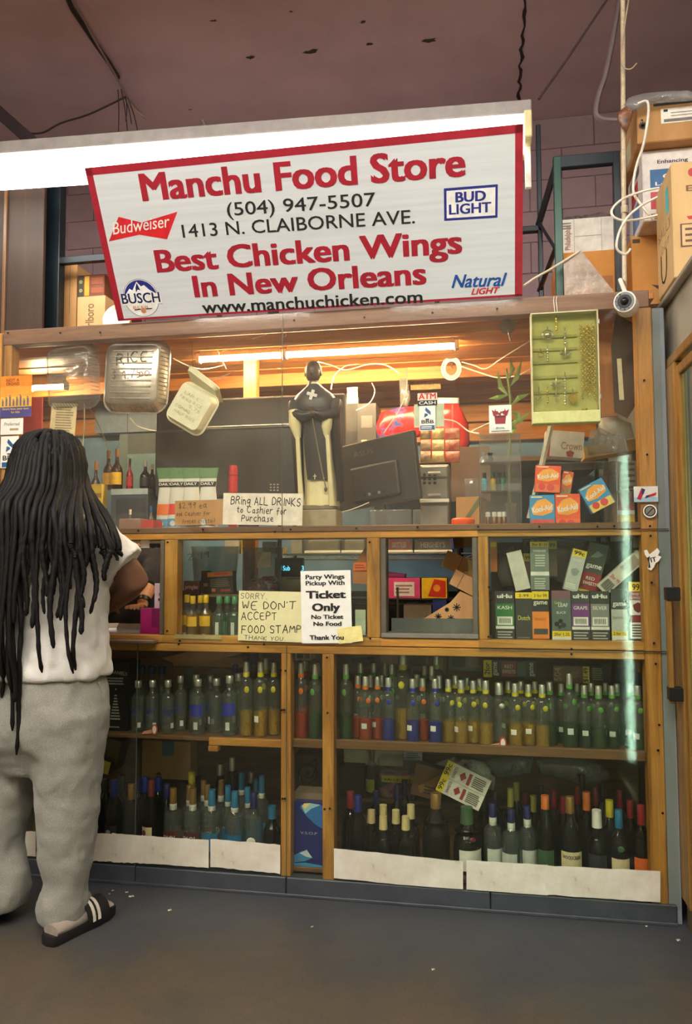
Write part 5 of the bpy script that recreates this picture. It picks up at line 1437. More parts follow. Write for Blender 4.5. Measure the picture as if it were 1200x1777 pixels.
# ------------------------------------------------------------------ clear organiser with small goods
def organiser():
    Y0_, Y1_ = .1, .22
    x0, x1 = Pt(832, 830, Y0_).x, Pt(904, 830, Y0_).x; z1 = Pt(860, 753, Y0_).z
    t = thing('acrylic_organiser', 'clear acrylic countertop organiser with small bottles in its compartments', 'organiser', ((x0 + x1) / 2, .16, SH))
    part('back', MB().box(x0, x1, Y1_ - .003, Y1_, SH, z1), M_CLEARP, t)
    for x in (x0, x0 + (x1 - x0) * .67, x1 - .003): part('wall', MB().box(x, x + .003, Y0_, Y1_ - .003, SH, z1), M_CLEARP, t)
    zs = [SH, Pt(860, 852, Y0_).z, Pt(860, 802, Y0_).z, z1 - .003]
    for z in zs: part('floor', MB().box(x0 + .003, x1 - .003, Y0_, Y1_ - .003, z, z + .003), M_CLEARP, t)
    for z in zs[:3]: part('front_lip', MB().box(x0 + .003, x1 - .003, Y0_, Y0_ + .003, z + .003, z + .03), M_CLEARP, t)
    c = [(C(170, 140, 60, .3), M_INK, 'olive vial with a black cap'), (C(60, 66, 60, .3), M_INK, 'dark vial with a black cap'), (C(60, 110, 84, .3), M_INK, 'green vial with a black cap'), (C(90, 160, 170, .3), M_INK, 'teal vial with a black cap')]
    for k, px in enumerate((855, 864, 872, 840)):
        q = Pt(px, 830, .15); z0 = zs[1] + .003; g = thing('vial', c[k][2] + ' on the organiser middle level', 'vial', (q.x, .15, z0), 'vials in the organiser')
        m = MB(); m.lathe([(.011, 0), (.012, .003), (.012, .05), (.006, .056), (.006, .06)], 12, (q.x, .15, z0)); part('body', m, c[k][0], g, True)
        m = MB(); m.lathe([(.008, .058), (.008, .08), (.0001, .08)], 10, (q.x, .15, z0)); part('cap', m, c[k][1], g, True)
    for k, px in enumerate((846, 857, 866, 874)):
        q = Pt(px, 885, .15); z0 = SH + .003; g = thing('vial', 'brown dropper vial with white band, ' + ORD[k] + ' on the organiser bottom level', 'vial', (q.x, .15, z0), 'vials in the organiser')
        m = MB(); m.lathe([(.009, 0), (.01, .003), (.01, .056), (.006, .062)], 12, (q.x, .15, z0)); part('body', m, C(110, 80, 44, .3), g, True)
        m = MB(); m.lathe([(.0105, .058), (.0105, .078), (.0001, .08)], 10, (q.x, .15, z0)); part('cap', m, C(200, 196, 184), g, True)
    for k, (px, s) in enumerate([(838, .018), (846, .02)]):
        q = Pt(px, 795, .15); single('glass_trinket', MB().lathe([(.0001, 0), (s, 0), (s * .8, .02), (s * .4, .03), (s * .6, .045), (.0001, .05)], 12, (q.x + k * .01, .15 + .02 * k, zs[2] + .003)), [C(180, 184, 188, .1, .5), M_BLACK][k], ['silver glass trinket', 'black and silver lighter top'][k] + ' on the organiser top level', 'trinket', smooth=True)


organiser()


def plant():
    x = Pt(884, 752, .3).x; z0 = SH
    t = thing('bamboo_plant', 'thin green lucky bamboo rising behind the organiser', 'plant', (x, .32, z0))
    part('vase', MB().lathe([(.025, 0), (.03, .01), (.022, .1), (.026, .13), (.024, .13), (.02, .1), (.02, .01)], 14, (x, .32, z0)), M_CLEARP, t, True)
    stem = [(x, .32, z0 + .02), (x - .004, .32, z0 + .25), (x + .006, .32, Pt(884, 690, .32).z), (x - .01, .32, Pt(876, 640, .32).z)]
    part('stem', MB().tube(stem, .005, 7), C(120, 140, 66, .4), t, True)
    P = lambda a, b, d=0: Pt(a, b, .32 + d)
    L = [((884, 690), (868, 672), (862, 640)), ((885, 684), (864, 690), (846, 692)), ((884, 672), (896, 655), (906, 620)), ((885, 705), (900, 690), (921, 682)), ((886, 735), (896, 730), (893, 712)), ((888, 740), (900, 730), (924, 712)), ((884, 715), (898, 718), (903, 735)), ((882, 660), (889, 640), (884, 622)), ((884, 728), (892, 745), (886, 756))]
    for i, (a, b, c) in enumerate(L):
        a, b, c = P(*a), P(*b, .02 * (-1) ** i), P(*c); d = (c - a).normalized(); n = d.cross(V((0, 1, 0))).normalized(); w_ = .012
        m = MB(); m.add([a, b + n * w_, c, b - n * w_, b + V((0, -.004, 0))], [(0, 1, 4), (1, 2, 4), (2, 3, 4), (3, 0, 4)]); part('leaf', m, C(126, 150, 72, .4), t)


plant()

# ------------------------------------------------------------------ clear display bin with drink-mix boxes
KO, KB = C(222, 84, 42, .35), C(52, 140, 190, .35)


def koolbox(rect, Y, label, base, fr, tilt=0, stand=None, group='drink mix boxes in the clear bin'):
    w1 = M_WHITE
    carton('drink_mix_box', label, 'box', rect, Y, .045, base, [('poly', [(.06, .62), (.3, .84), (.62, .9), (.95, .72), (.9, .5), (.5, .4), (.12, .44)], C(232, 160, 60)), ('p', .04, 0, .96, .3, fr), ('c', .28, .2, .14, C(214, 60, 50)), ('c', .62, .18, .15, C(206, 70, 70)), ('t', 'Kool-Aid', .1, .48, .92, .16, w1, {'bold': .03, 'v1': .58}), ('p', .05, .92, .5, .96, C(230, 210, 160))], tilt=tilt, group=group, stand=stand)


koolbox((919, 859, 962, 906), .06, 'blue and red drink mix box standing in the bottom row', KB, C(206, 80, 80), stand=SH)
koolbox((963, 857, 1006, 906), .06, 'orange drink mix box standing beside the blue one', KO, C(226, 110, 60), stand=SH)
koolbox((928, 808, 972, 854), .055, 'tilted orange drink mix box lying on the bottom row', KO, C(226, 110, 60), tilt=4)
koolbox((974, 818, 992, 860), .1, 'narrow red and green drink mix box behind the tilted orange one', C(200, 80, 50, .35), C(90, 150, 80), tilt=10)
koolbox((1012, 836, 1058, 884), .05, 'tilted blue and yellow drink mix box leaning at the acrylic', KB, C(222, 196, 96), tilt=-28)
bx0, bx1 = Pt(914, 850, .05).x, Pt(1062, 850, .05).x
t = thing('clear_bin', 'clear acrylic display bin holding drink mix boxes at the corner', 'bin', ((bx0 + bx1) / 2, .18, SH))
zt = Pt(1000, 803, .16).z
part('front_lip', MB().box(bx0, bx1, .042, .045, SH, SH + .02), M_CLEARP, t)
part('shelf', MB().box(bx0 + .05, bx1 + .02, .13, .4, zt - .004, zt), M_CLEARP, t)
sl = MB(); a, b = Pt(918, 900, .12), Pt(955, 740, .12); sl.tube([a, b], .012, 4); part('side_strip', sl, C(196, 196, 180, .25), t)
part('end_wall', MB().box(bx1 + .016, bx1 + .02, .05, .4, SH, zt), M_CLEARP, t)
carton('gift_carton', 'cream box with red side and gold lettering on top of the clear bin', 'box', (945, 748, 1012, 793), .2, .1, C(226, 214, 204, .5), [('p', 0, 0, .14, 1, C(190, 40, 60)), ('t', 'Crown', .42, .3, .96, .28, C(170, 130, 80), {'bold': .01}), ('poly', [(.6, .02), (.74, .02), (.78, .2), (.67, .28), (.56, .2)], C(170, 50, 70))], tilt=6)
t = bag('plastic_bag', 'crumpled clear plastic bag on the bin beside the cream box', 'bag', [(1018, 770), (1024, 748), (1040, 742), (1060, 752), (1085, 755), (1090, 785), (1040, 788), (1020, 790)], .2, .05, M_FILM, 8)
t = bag('plastic_bag', 'white plastic bag behind the jewellery case corner', 'bag', [(1036, 728), (1060, 720), (1094, 735), (1100, 760), (1070, 765), (1040, 750)], .3, .05, C(206, 204, 200, .4), 9)
carton('wood_tray', 'yellow wooden tray edge slanting over the clear bin', 'tray', (1012, 768, 1104, 788), .38, .15, C(196, 160, 90, .5), tilt=-8)
carton('yellow_packet', 'flat yellow and pink packet stack beside the leaning box', 'packet', (1068, 855, 1100, 888), .42, .1, C(206, 170, 60, .4), [('p', 0, .55, 1, 1, C(196, 110, 100)), ('p', 0, .45, 1, .55, M_WHITE)], stand=SH)
carton('wire_rack', 'small dark wire rack at the corner of the upper shelf', 'rack', (1072, 800, 1104, 850), .3, .1, C(120, 104, 84, .4), [('p', .1, .05 + .2 * i, .9, .14 + .2 * i, C(60, 54, 46)) for i in range(5)])
# corner: dark reflective picture frame and light wood
t = thing('mirror_tile', 'dark six-sided hanging mirror beside the jewellery case', 'mirror', (Pt(1080, 640, .14).x, .14, Pt(1080, 725, .14).z))
pts = [(1068, 545), (1098, 560), (1104, 700), (1088, 726), (1066, 715), (1060, 600)]
m = MB(); m.prism([(Pt(*p, .14).x, Pt(*p, .14).z) for p in pts], .14, .152); part('glass', m, C(92, 78, 66, .12, .6), t)
carton('reflection_strip', 'pale upright strip hanging beside the dark mirror tile', 'strip', (1072, 622, 1080, 694), .125, .004, C(206, 196, 160, .4), tilt=-2)  # pale card painted in as a reflection of light
carton('plank', 'light wooden board leaning behind the jewellery case', 'board', (1040, 560, 1066, 722), .22, .02, WRV, tilt=-2)

# ------------------------------------------------------------------ cables and fittings on the booth wall
q = Pt(783, 641, .9); t = thing('cable_coil', 'coil of white cable hanging on the booth planks', 'cable', (q.x, .9, q.z - .07))
for k in range(6):
    m = MB(); r = .036 + .0035 * k; n = 24
    pts = [(q.x + r * math.cos(2 * math.pi * i / n) * .95, .88 + .006 * ((k * 3) % 5), q.z + r * math.sin(2 * math.pi * i / n) * 1.15) for i in range(n + 1)]
    m.tube(pts, .0042, 6, False); part('loop', m, M_WIREW, t, True)
part('nail', MB().tube([(q.x, .9, q.z + .03), (q.x, 1.6, q.z + .035)], .003, 5), M_STEEL, t)
q = Pt(880, 567, .2); t = thing('round_bracket', 'round grey lamp bracket on the booth beam', 'bracket', (q.x, .2, q.z - .03))
M = Matrix.Translation(q) @ Matrix.Rotation(math.pi / 2, 4, 'X')
part('disc', MB().lathe([(.0001, 0), (.033, 0), (.035, .006), (.028, .012), (.0001, .014)], 22, M=M), C(120, 110, 98, .4), t, True)
part('pin', MB().tube([q, q + V((.004, -.02, -.03)), q + V((.012, -.02, -.07))], .004, 6), C(150, 140, 126, .4), t, True)
part('mount', MB().tube([q, q + V((0, .05, .02))], .012, 8), C(120, 110, 98, .4), t)
CB = [('white cable sagging from the coil towards the jewellery case', [(800, 628, .85), (822, 634, .85), (842, 640, .8), (870, 622, .7), (918, 592, .5)]),
      ('white cable running low from the coil to the jewellery case', [(800, 636, .85), (830, 646, .85), (862, 655, .8), (895, 652, .7), (922, 640, .5)]),
      ('white cable over the statue head along the planks', [(552, 628, .6), (575, 634, .8), (600, 642, .9), (640, 632, .9), (670, 634, .9), (692, 648, .9)]),
      ('pale cable arching behind the statue shoulder', [(574, 676, .6), (580, 652, .7), (598, 636, .8), (620, 632, .9), (650, 626, .9)]),
      ('thin cable from the foil tray to the stud', [(300, 622, .4), (330, 636, .5), (360, 640, .6), (420, 628, .9), (486, 640, .9)]),
      ('grey cable drooping between the trays and the stud', [(340, 662, .8), (380, 655, .9), (420, 640, 1.0), (446, 640, 1.1)]),
      ('pale diagonal wire above the foam box', [(368, 582, .3), (380, 615, .4), (392, 640, .44)]),
      ('thin pale wire slanting up to the top rail', [(386, 610, .4), (425, 592, .3), (462, 580, .12)]),
      ('white cable hanging from the clear tray to the shelf', [(146, 700, .3), (146, 740, .4), (143, 790, .5), (148, 830, .5)]),
      ('grey cable slanting down behind the bottles', [(150, 700, .6), (170, 735, .7), (188, 780, .7), (192, 800, .7)]),
      ('thin white wire crossing to the crawfish sticker', [(768, 728, .5), (790, 732, .5), (812, 748, .5), (830, 752, .4)]),
      ('white wire from the leaf tips to the red bag', [(815, 750, .6), (840, 738, .6), (862, 728, .6)]),
      ('grey cable hanging from the planks to the monitor', [(706, 640, .9), (704, 680, .8), (690, 715, .7), (665, 752, .5)]),
      ('pale cable curling beside the statue arm', [(618, 712, .6), (640, 700, .7), (650, 680, .8), (645, 665, .9)]),
      ('thin wire pair under the foil tray', [(226, 726, .2), (236, 738, .3), (255, 745, .4), (270, 748, .45)])]
for i, (lb, p) in enumerate(CB):
    cable('booth_cable', lb, p, .0035 if 'white' in lb else .0028, M_WIREW if 'grey' not in lb else C(120, 112, 104), 'cable', 'loose cables in the booth')
carton('chipboard_patch', 'speckled chipboard patch nailed on the planks', 'board', (712, 648, 764, 676), 1.1, .02, pbr('chipboard', [(.35, (150, 110, 66)), (.65, (190, 150, 100))], scale=60, rough=.8))
carton('clip_lamp', 'small black clip bracket on the planks beside the chipboard', 'bracket', (684, 642, 708, 656), 1.05, .04, M_BLACK, tilt=6)
t = bag('clear_bag', 'clear bag of coloured sweets hanging under the black bracket', 'bag', [(692, 656), (706, 656), (712, 690), (706, 708), (694, 704)], .95, .03, M_FILM, 5)
# dark clutter behind: grey machine, speaker cases on the wall shelf
carton('grey_machine', 'dark grey office machine deep in the booth between statue and snacks', 'machine', (620, 700, 652, 770), .95, .2, C(74, 72, 70, .4), [('p', .2, .6, .8, .8, C(110, 108, 104)), ('p', .2, .2, .5, .4, C(190, 180, 140))], stand=zb)
carton('grey_machine', 'black box machine behind the statue shoulder', 'machine', (592, 690, 622, 770), 1.0, .2, C(44, 42, 42, .4), [('p', .3, .5, .9, .95, C(60, 58, 56))], stand=zb)
carton('teal_cabinet', 'pale teal cupboard door at the back of the booth behind the whisky bottles', 'cupboard', (206, 752, 272, 930), 1.45, .12, C(110, 146, 156, .5), [('p', 0, .8, 1, 1, C(70, 82, 88)), ('p', 0, 0, .22, 1, C(96, 116, 120))], stand=Pt(225, 930, 1.44).z + .002)
carton('grey_cupboard', 'large grey-blue cupboard at the back of the booth below the foil tray', 'cupboard', (165, 690, 272, 750), 1.5, .12, C(122, 138, 160, .5), [('p', .52, .0, .535, 1, C(90, 96, 106))])

# ================================================================== middle row of compartments
CT = 1.0305
PY = -.0065
carton('paper_sign', 'yellowed handwritten notice refusing food stamps taped on the acrylic', 'sign', (413, 1026, 524, 1113), PY + .001, .0008, pbr('yellowed_paper', [(.3, (206, 200, 144)), (.7, (222, 216, 168))], scale=6, rough=.7),
       [('h', 'SORRY.', .03, .84, .44, .11, M_INK, {'w': .5}), ('h', "WE DON'T", .06, .62, .9, .15, M_INK, {'w': .6, 'v1': .66}), ('h', 'ACCEPT', .05, .41, .6, .15, M_INK, {'w': .6, 'v1': .44}), ('h', 'FOOD STAMP', .06, .15, .98, .15, M_INK, {'w': .6, 'v1': .19}), ('h', 'THANK YOU.', .1, .02, .74, .08, M_INK, {'w': .5})], tilt=1)
K = {'bold': .035}
K2 = {'bold': .045}
carton('paper_sign', 'white printed ticket-only notice taped beside the yellow handwritten one', 'sign', (522, 990, 609, 1116), PY - .0006, .0008, C(230, 230, 220, .6, 0, .02),
       [('t', 'Party Wings', .1, .885, .88, .06, M_INK, K), ('t', 'Pickup With', .1, .8, .88, .06, M_INK, K), ('t', 'Ticket', .1, .62, .9, .1, M_INK, K2), ('t', 'Only', .22, .445, .78, .1, M_INK, K2), ('t', 'No Ticket', .2, .335, .84, .055, M_INK, K), ('t', 'No Food', .24, .24, .8, .055, M_INK, K), ('t', 'Thank You', .16, .05, .84, .06, M_INK, K)], tilt=-1.2)
carton('sticky_note', 'pale yellow sticky note covering the corner of the ticket notice', 'note', (586, 1088, 628, 1115), PY - .0022, .0008, C(226, 214, 140, .7), tilt=-8)
carton('paper_sheet', 'white paper sheet peeking out behind the notices', 'paper', (498, 1050, 530, 1112), PY + .0022, .0006, C(214, 210, 196, .7))
carton('tape_strip', 'long torn strip of masking tape along the counter edge under the small bottles', 'tape', (302, 1102, 384, 1109), .0, .0008, C(206, 190, 140, .6), tilt=.6)


# ------------------------------------------------------------------ bottle maker
_bm = {}


def bottle_kit(kind, cols):
    """list of (part, mesh, material, parent part) for one kind of bottle, 0.3 m tall, radius as the kind"""
    key = (kind, cols)
    if key in _bm: return _bm[key]
    kit = []

    def L(name, prof, mat, seg=18, sx=1, sy=1, a0=None, a1=None, parent=None):
        m = MB(); m.lathe(prof, seg, sx=sx, sy=sy, **({} if a0 is None else dict(a0=a0, a1=a1)))
        me = m.mesh(name, smooth=True, sharp=50); me.materials.append(mat); kit.append((name, me, parent))
    F0, F1 = -math.pi / 2 - 1.0, -math.pi / 2 + 1.0
    H = .3
    PR = {
        'slim': ([(.0, 0), (.032, 0), (.035, .006), (.035, .208), (.0325, .221), (.022, .233), (.0145, .24), (.0135, .262)], .035),
        'vodka': ([(.0, 0), (.034, 0), (.037, .006), (.037, .192), (.034, .208), (.022, .222), (.0145, .23), (.014, .272)], .037),
        'wine': ([(.0, 0), (.036, 0), (.038, .005), (.038, .175), (.034, .2), (.018, .225), (.0145, .235), (.0145, .29)], .038),
        'burgundy': ([(.0, 0), (.041, 0), (.043, .006), (.043, .13), (.038, .17), (.022, .215), (.016, .24), (.0145, .29)], .043),
        'flute': ([(.0, 0), (.034, 0), (.036, .006), (.036, .13), (.03, .19), (.019, .235), (.0145, .26), (.0145, .29)], .036),
        'spirit': ([(.0, 0), (.04, 0), (.042, .006), (.042, .165), (.037, .19), (.019, .212), (.0155, .225), (.0155, .28)], .042),
        'squat': ([(.0, 0), (.045, 0), (.048, .008), (.048, .12), (.043, .16), (.028, .185), (.02, .195), (.019, .24)], .048),
        'square': ([(.0, 0), (.037, 0), (.04, .006), (.04, .17), (.037, .185), (.018, .21), (.0155, .222), (.0155, .26)], .04),
    }
    prof, R = PR[kind]
    glass, liquid, cap, lab = cols[:4]
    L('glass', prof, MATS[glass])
    if liquid:
        lv = {'slim': .1}.get(kind, .19)
        pr = [(max(r - .003, .0), max(z, .004)) for r, z in prof if z < lv] + [(max(.5 * R, R - .003), lv), (.0001, lv)]
        L('liquid', pr, MATS[liquid], parent='glass')
    top = prof[-1][1]
    if kind == 'slim':
        L('cap', [(.0142, .2565), (.0155, .257), (.0155, .298), (.014, .3), (.0001, .3)], MATS['silvercap'], 14)
        L('neck_band', [(.0145, .239), (.0165, .24), (.0165, .256), (.0145, .257)], MATS[cap], 14)
        m = MB(); m.ball((.005, -.0348, .19), (.0125, .004, .0135), 12, 8); me = m.mesh('grape_seal', smooth=True); me.materials.append(MATS[cap]); kit.append(('grape_seal', me, None))
        if lab: L('label', [(R + .0004, .06), (R + .0004, .085)], MATS[lab], 8, 1, 1, -math.pi / 2 - .9, -math.pi / 2 - .1)
    elif kind in ('vodka', 'square'):
        L('cap', [(.0165, top - .012), (.0172, top - .011), (.0172, H - .002), (.015, H), (.0001, H)], MATS[cap], 14)
        if lab: L('label', [(R + .0004, .1), (R + .0004, .165)], MATS[lab], 10, 1, 1, F0, F1)
    elif kind == 'squat':
        L('cap', [(.021, .222), (.023, .223), (.021, .299), (.019, .3), (.0001, .3)], MATS[cap], 14)
        if lab: L('label', [(R + .0004, .02), (R + .0004, .115)], MATS[lab], 10, 1, 1, F0, F1)
    else:
        L('foil', [(.0158, .226), (.0162, .228), (.0162, .298), (.015, .3), (.0001, .3)], MATS[cap], 14)
        if lab: L('label', [(R + .0004, .03), (R + .0004, .11)], MATS[lab], 10, 1, 1, F0, F1)
    for extra in cols[4:]:
        if extra[0] == 'neck': L('neck_label', [(.0164, extra[2]), (.0172, extra[2] + .001), (.0172, extra[3])], MATS[extra[1]], 14)
        if extra[0] == 'word':
            me = _word_on(R + .0012, extra[1], extra[3], extra[4], extra[5]); me.materials.append(MATS[extra[2]]); kit.append(('lettering', me, None))
        if extra[0] == 'code':
            L('bar_code_label', [(R + .0006, extra[2]), (R + .0006, extra[3])], MATS[extra[1]], 4, 1, 1, -math.pi / 2 + extra[4], -math.pi / 2 + extra[4] + .5)
        if extra[0] == 'badge':
            m = MB(); m.ball((0, -R, extra[2]), (extra[3], .003, extra[3]), 12, 6); me = m.mesh('badge', smooth=True); me.materials.append(MATS[extra[1]]); kit.append(('badge', me, None))
    _bm[key] = kit
    return kit


def _word_on(R, s, zb, h, half):
    vs, fs = glyphs(s, .02); x0 = min(p[0] for p in vs); x1 = max(p[0] for p in vs)
    out = []
    for a, b, k in vs:
        q = -math.pi / 2 + (-half + 2 * half * (a - x0) / (x1 - x0))
        out.append(((R + k * .00015) * math.cos(q), (R + k * .00015) * math.sin(q), zb + b / CAP * h))
    m = MB(); m.add(out, fs); return m.mesh('lettering')


MATS = {
    'clear': clear('clear_bottle_glass', (250, 252, 250), 1.6, .045, .05, (225, 232, 224), edge=(186, 198, 190)),  # whitish haze puts the brightness of refracted light into the glass colour
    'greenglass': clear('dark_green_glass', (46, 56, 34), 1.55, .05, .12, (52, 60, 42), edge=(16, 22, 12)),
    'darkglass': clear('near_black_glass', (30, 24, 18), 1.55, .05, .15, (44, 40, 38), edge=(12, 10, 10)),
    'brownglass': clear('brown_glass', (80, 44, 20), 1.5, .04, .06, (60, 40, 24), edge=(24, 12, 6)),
    'l_clear': clear('clear_spirit', (246, 250, 250), 1.33, .05, .03, (210, 220, 220)), 'l_yellow': clear('yellow_liquor', (255, 232, 96), 1.33, .05, .3, (232, 190, 30)),
    'l_green': clear('green_liquor', (110, 180, 100), 1.33, .05, .4, (40, 104, 44)), 'l_orange': clear('orange_liquor', (250, 130, 50), 1.33, .05, .45, (214, 80, 24)),
    'l_blue': clear('blue_liquor', (80, 96, 230), 1.33, .05, .6, (36, 46, 170)), 'l_tequila': clear('gold_tequila', (250, 220, 120), 1.33, .05, .2, (220, 176, 50)),
    'l_dark': clear('dark_liquor', (36, 18, 10), 1.33, .05, .4, (30, 18, 14)), 'l_aqua': clear('pale_green_gin', (220, 246, 230), 1.33, .05, .08, (170, 210, 190)),
    'silvercap': C(196, 194, 184, .3, .7), 'yellow': C(190, 178, 40, .4), 'green': C(88, 146, 62, .4), 'orange': C(198, 106, 46, .4), 'blue': C(40, 52, 140, .4), 'navy': C(30, 34, 84, .4),
    'white': C(220, 216, 204, .5), 'goldfoil': C(150, 116, 60, .35, .5), 'bluefoil': C(30, 46, 124, .3, .2), 'redfoil': C(112, 26, 34, .35), 'brownfoil': C(96, 40, 34, .4), 'black': C(24, 22, 24, .4),
    'cyan': C(40, 108, 146, .35), 'cork': C(206, 184, 130, .6), 'cream': C(214, 198, 156, .6), 'skolbrown': C(92, 40, 38, .5), 'orangelabel': C(206, 96, 34, .5), 'redcap': C(136, 34, 38, .4), 'limecap': C(70, 130, 84, .4), 'goldcap': C(222, 178, 40, .4), 'yellowlabel': C(222, 176, 40, .5), 'paleglass': C(196, 200, 190, .4), 'purple': C(96, 52, 130, .4), 'greenlabel': C(60, 90, 60, .5), 'olive': C(120, 112, 48, .4), 'bluelabel': C(50, 60, 150, .4), 'limelabel': C(190, 190, 60, .5), 'darklabel': C(40, 38, 40, .5), 'pink': C(210, 120, 110, .5)}


RAD = {'slim': .035, 'vodka': .037, 'wine': .038, 'burgundy': .043, 'flute': .036, 'spirit': .042, 'squat': .048, 'square': .04}
QUEUE = []


def bottle(kind, cols, px, ytop, Y, z0, label, group, wid=1.0, name='bottle', cat='bottle', rot=None):
    QUEUE.append(dict(k=kind, c=cols, px=px, yt=ytop, Y=Y, z0=z0, lb=label, g=group, w=wid, n=name, cat=cat, rot=rot, R=RAD[kind] * wid))


def set_bottles(y0=None, y1=None):
    """stand the queued bottles on their shelf; where two would touch, the rear one moves back along its sight line"""
    q = sorted(QUEUE, key=lambda d: d['Y'])
    if y0 is not None:
        for d in q: d['Y'] = max(d['Y'], y0 + d['R'])
        for it in range(200):
            moved = False
            for d in q: d['x'] = Pt(d['px'], d['yt'] + 60, d['Y']).x
            for i in range(len(q)):
                for j in range(i + 1, len(q)):
                    a, b = q[i], q[j]
                    dx, dy = b['x'] - a['x'], b['Y'] - a['Y']; need = a['R'] + b['R'] + .0048
                    if abs(dx) < need and abs(dy) < need and dx * dx + dy * dy < need * need:
                        f, r_ = (a, b) if a['Y'] <= b['Y'] else (b, a)
                        gap = math.sqrt(max(need * need - dx * dx, 0)) - abs(dy) + .0005
                        if r_['Y'] + gap <= y1 - r_['R']: r_['Y'] += gap
                        elif f['Y'] - gap >= y0 + f['R']: f['Y'] -= gap
                        else: r_['Y'] = min(r_['Y'] + gap * random.random(), y1 - r_['R']); f['px'] += (-.6 if f['x'] < r_['x'] else .6); r_['px'] += (.6 if f['x'] < r_['x'] else -.6)
                        a['x'] = Pt(a['px'], a['yt'] + 60, a['Y']).x; b['x'] = Pt(b['px'], b['yt'] + 60, b['Y']).x
                        moved = True
            if not moved: break
    for d in QUEUE:
        x = Pt(d['px'], d['yt'] + 60, d['Y']).x; zt = Pt(d['px'], d['yt'], d['Y']).z
        t = thing(d['n'], d['lb'], d['cat'], (x, d['Y'], d['z0']), d['g'])
        t.scale = (d['w'], d['w'], (zt - d['z0']) / .3)
        t.rotation_euler = (0, 0, random.uniform(-.5, .5) if d['rot'] is None else d['rot'])
        made = {}
        for nm, me, par in bottle_kit(d['k'], d['c']):
            o = bpy.data.objects.new(nm, me); COL.objects.link(o); o.parent = made.get(par, t); made.setdefault(nm, o)
    QUEUE.clear()


def row(kind, cols, spots, z0, desc, place, group, wid=1.0, name='bottle', rot=None):
    """spots: (px, ytop, Y); each gets its own label by its count from the far end"""
    spots = sorted(spots)
    for k, (px, yt, Y) in enumerate(spots):
        cc = cols if kind != 'slim' or k % 3 else cols[:3] + (None,) + cols[4:]
        lb = (desc + ', ' + ORD[k] + ' from the left ' + place) if len(spots) > 1 else desc + ' ' + place
        bottle(kind, cc, px, yt, Y, z0, lb, group, wid, name, rot=rot)


row('square', ('clear', 'l_tequila', 'goldcap', 'yellowlabel', ('code', 'white', .02, .05, -.3)), [(324, 1032, .19), (334, 1034, .115), (347, 1033, .19), (357, 1032, .115)], CT + .001, 'flask with yellow cap and gold liquor', 'in the small middle window', 'flasks in the middle window', .72, 'flask', rot=0)
row('square', ('clear', 'l_aqua', 'limecap', None, ('code', 'paleglass', .04, .13, -.25)), [(380, 1034, .11), (394, 1034, .18), (407, 1034, .11)], CT + .001, 'clear flask with green cap', 'in the small middle window', 'flasks in the middle window', .8, 'flask', rot=0)

set_bottles()
# ------------------------------------------------------------------ shop goods behind the small window
def jar(label, rect, Y, mat, extra=None, stand=CT):
    x0, y0, x1, y1 = rect; x = Pt((x0 + x1) / 2, y1, Y).x; r = (Pt(x1, y1, Y).x - Pt(x0, y1, Y).x) / 2; h = Pt(x0, y0, Y).z - stand
    t = thing('plastic_jar', label, 'jar', (x, Y + r, stand))
    m = MB(); m.lathe([(.0001, 0), (r * .82, 0), (r * .86, .005), (r, h * .96), (r * 1.03, h), (r * .98, h), (r * .84, .01), (.0001, .006)], 24, (x, Y + r, stand)); part('wall', m, mat, t, True)
    if extra:
        m = MB(); rnd = random.Random(5)
        for i in range(40):
            a, q = rnd.uniform(0, 6.28), r * .68 * math.sqrt(rnd.random()); m.ball((x + q * math.cos(a), Y + r + q * math.sin(a), stand + .012 + rnd.uniform(0, h * .3)), (.014, .012, .008), 6, 4)
        o = part('sweets', m, extra, t, True); o['kind'] = 'stuff'
    return t


t = jar('clear jar of red wrapped sweets beside the display screen', (410, 950, 480, 1030), .3, M_CLEARP, C(190, 56, 56, .35), stand=Pt(440, 1030, .35).z)
part('price_slip', MB().box(Pt(446, 960, .31).x, Pt(470, 960, .31).x, .305, .307, Pt(450, 985, .3).z, Pt(450, 958, .3).z), C(206, 200, 190), t)
zj = Pt(440, 1030, .35).z
RS = thing('display_riser', 'low dark wooden riser carrying the jars behind the flasks', 'riser', (-1.05, .45, CT))
part('top', MB().rbox(-1.33, -.66, .26, .6, zj - .015, zj, .003, 1), WDK, RS)
for x in (-1.32, -.69): part('side', MB().rbox(x, x + .02, .28, .6, CT, zj - .015, .002, 1), WDK, RS)
t = jar('large clear jar with hand-written price behind the yellow-capped flasks', (318, 948, 398, 1030), .33, M_CLEARP, None, stand=zj)
Panel(Pt(322, 972, .31), (1, 0, 0), (0, 0, 1)).hand('2.99', .01, 0, .12, .012, .03, M_INK, t, w=.5)
for k, (r, c_, s, w_) in enumerate([((318, 1008, 346, 1031), C(78, 36, 40, .4), 'pringles', 'dark red snack packet lying in front of the priced jar'), ((348, 990, 364, 1030), C(52, 26, 26, .4), None, 'dark brown packet standing beside the priced jar')]):
    carton('snack_packet', w_, 'packet', r, .27, .02, c_, [('t', s, .1, .4, .9, .3, C(190, 160, 150), {'shear': .2})] if s else [('p', .3, .3, .8, .45, C(120, 90, 80))], bev=.004)
carton('lighter_box', 'small black display box with an orange striped top between the jars', 'box', (360, 992, 404, 1030), .265, .05, C(44, 38, 34, .5), [('p', 0, .78, 1, 1, C(190, 120, 40)), ('p', .3, .84, .8, .95, C(206, 60, 40)), ('lines', .1, .3, .9, .7, 5, C(110, 96, 80)), ('p', .15, .1, .3, .25, C(200, 120, 60)), ('p', .5, .08, .9, .2, C(150, 60, 40))], tilt=-3, stand=None)
t = carton('customer_display', 'dark register display with glowing blue characters', 'display', (476, 968, 524, 1001), .5, .05, C(34, 38, 44, .3), stand=None, bev=.004)
pn = Panel(Pt(478, 996, .497), (1, 0, 0), (0, 0, 1))
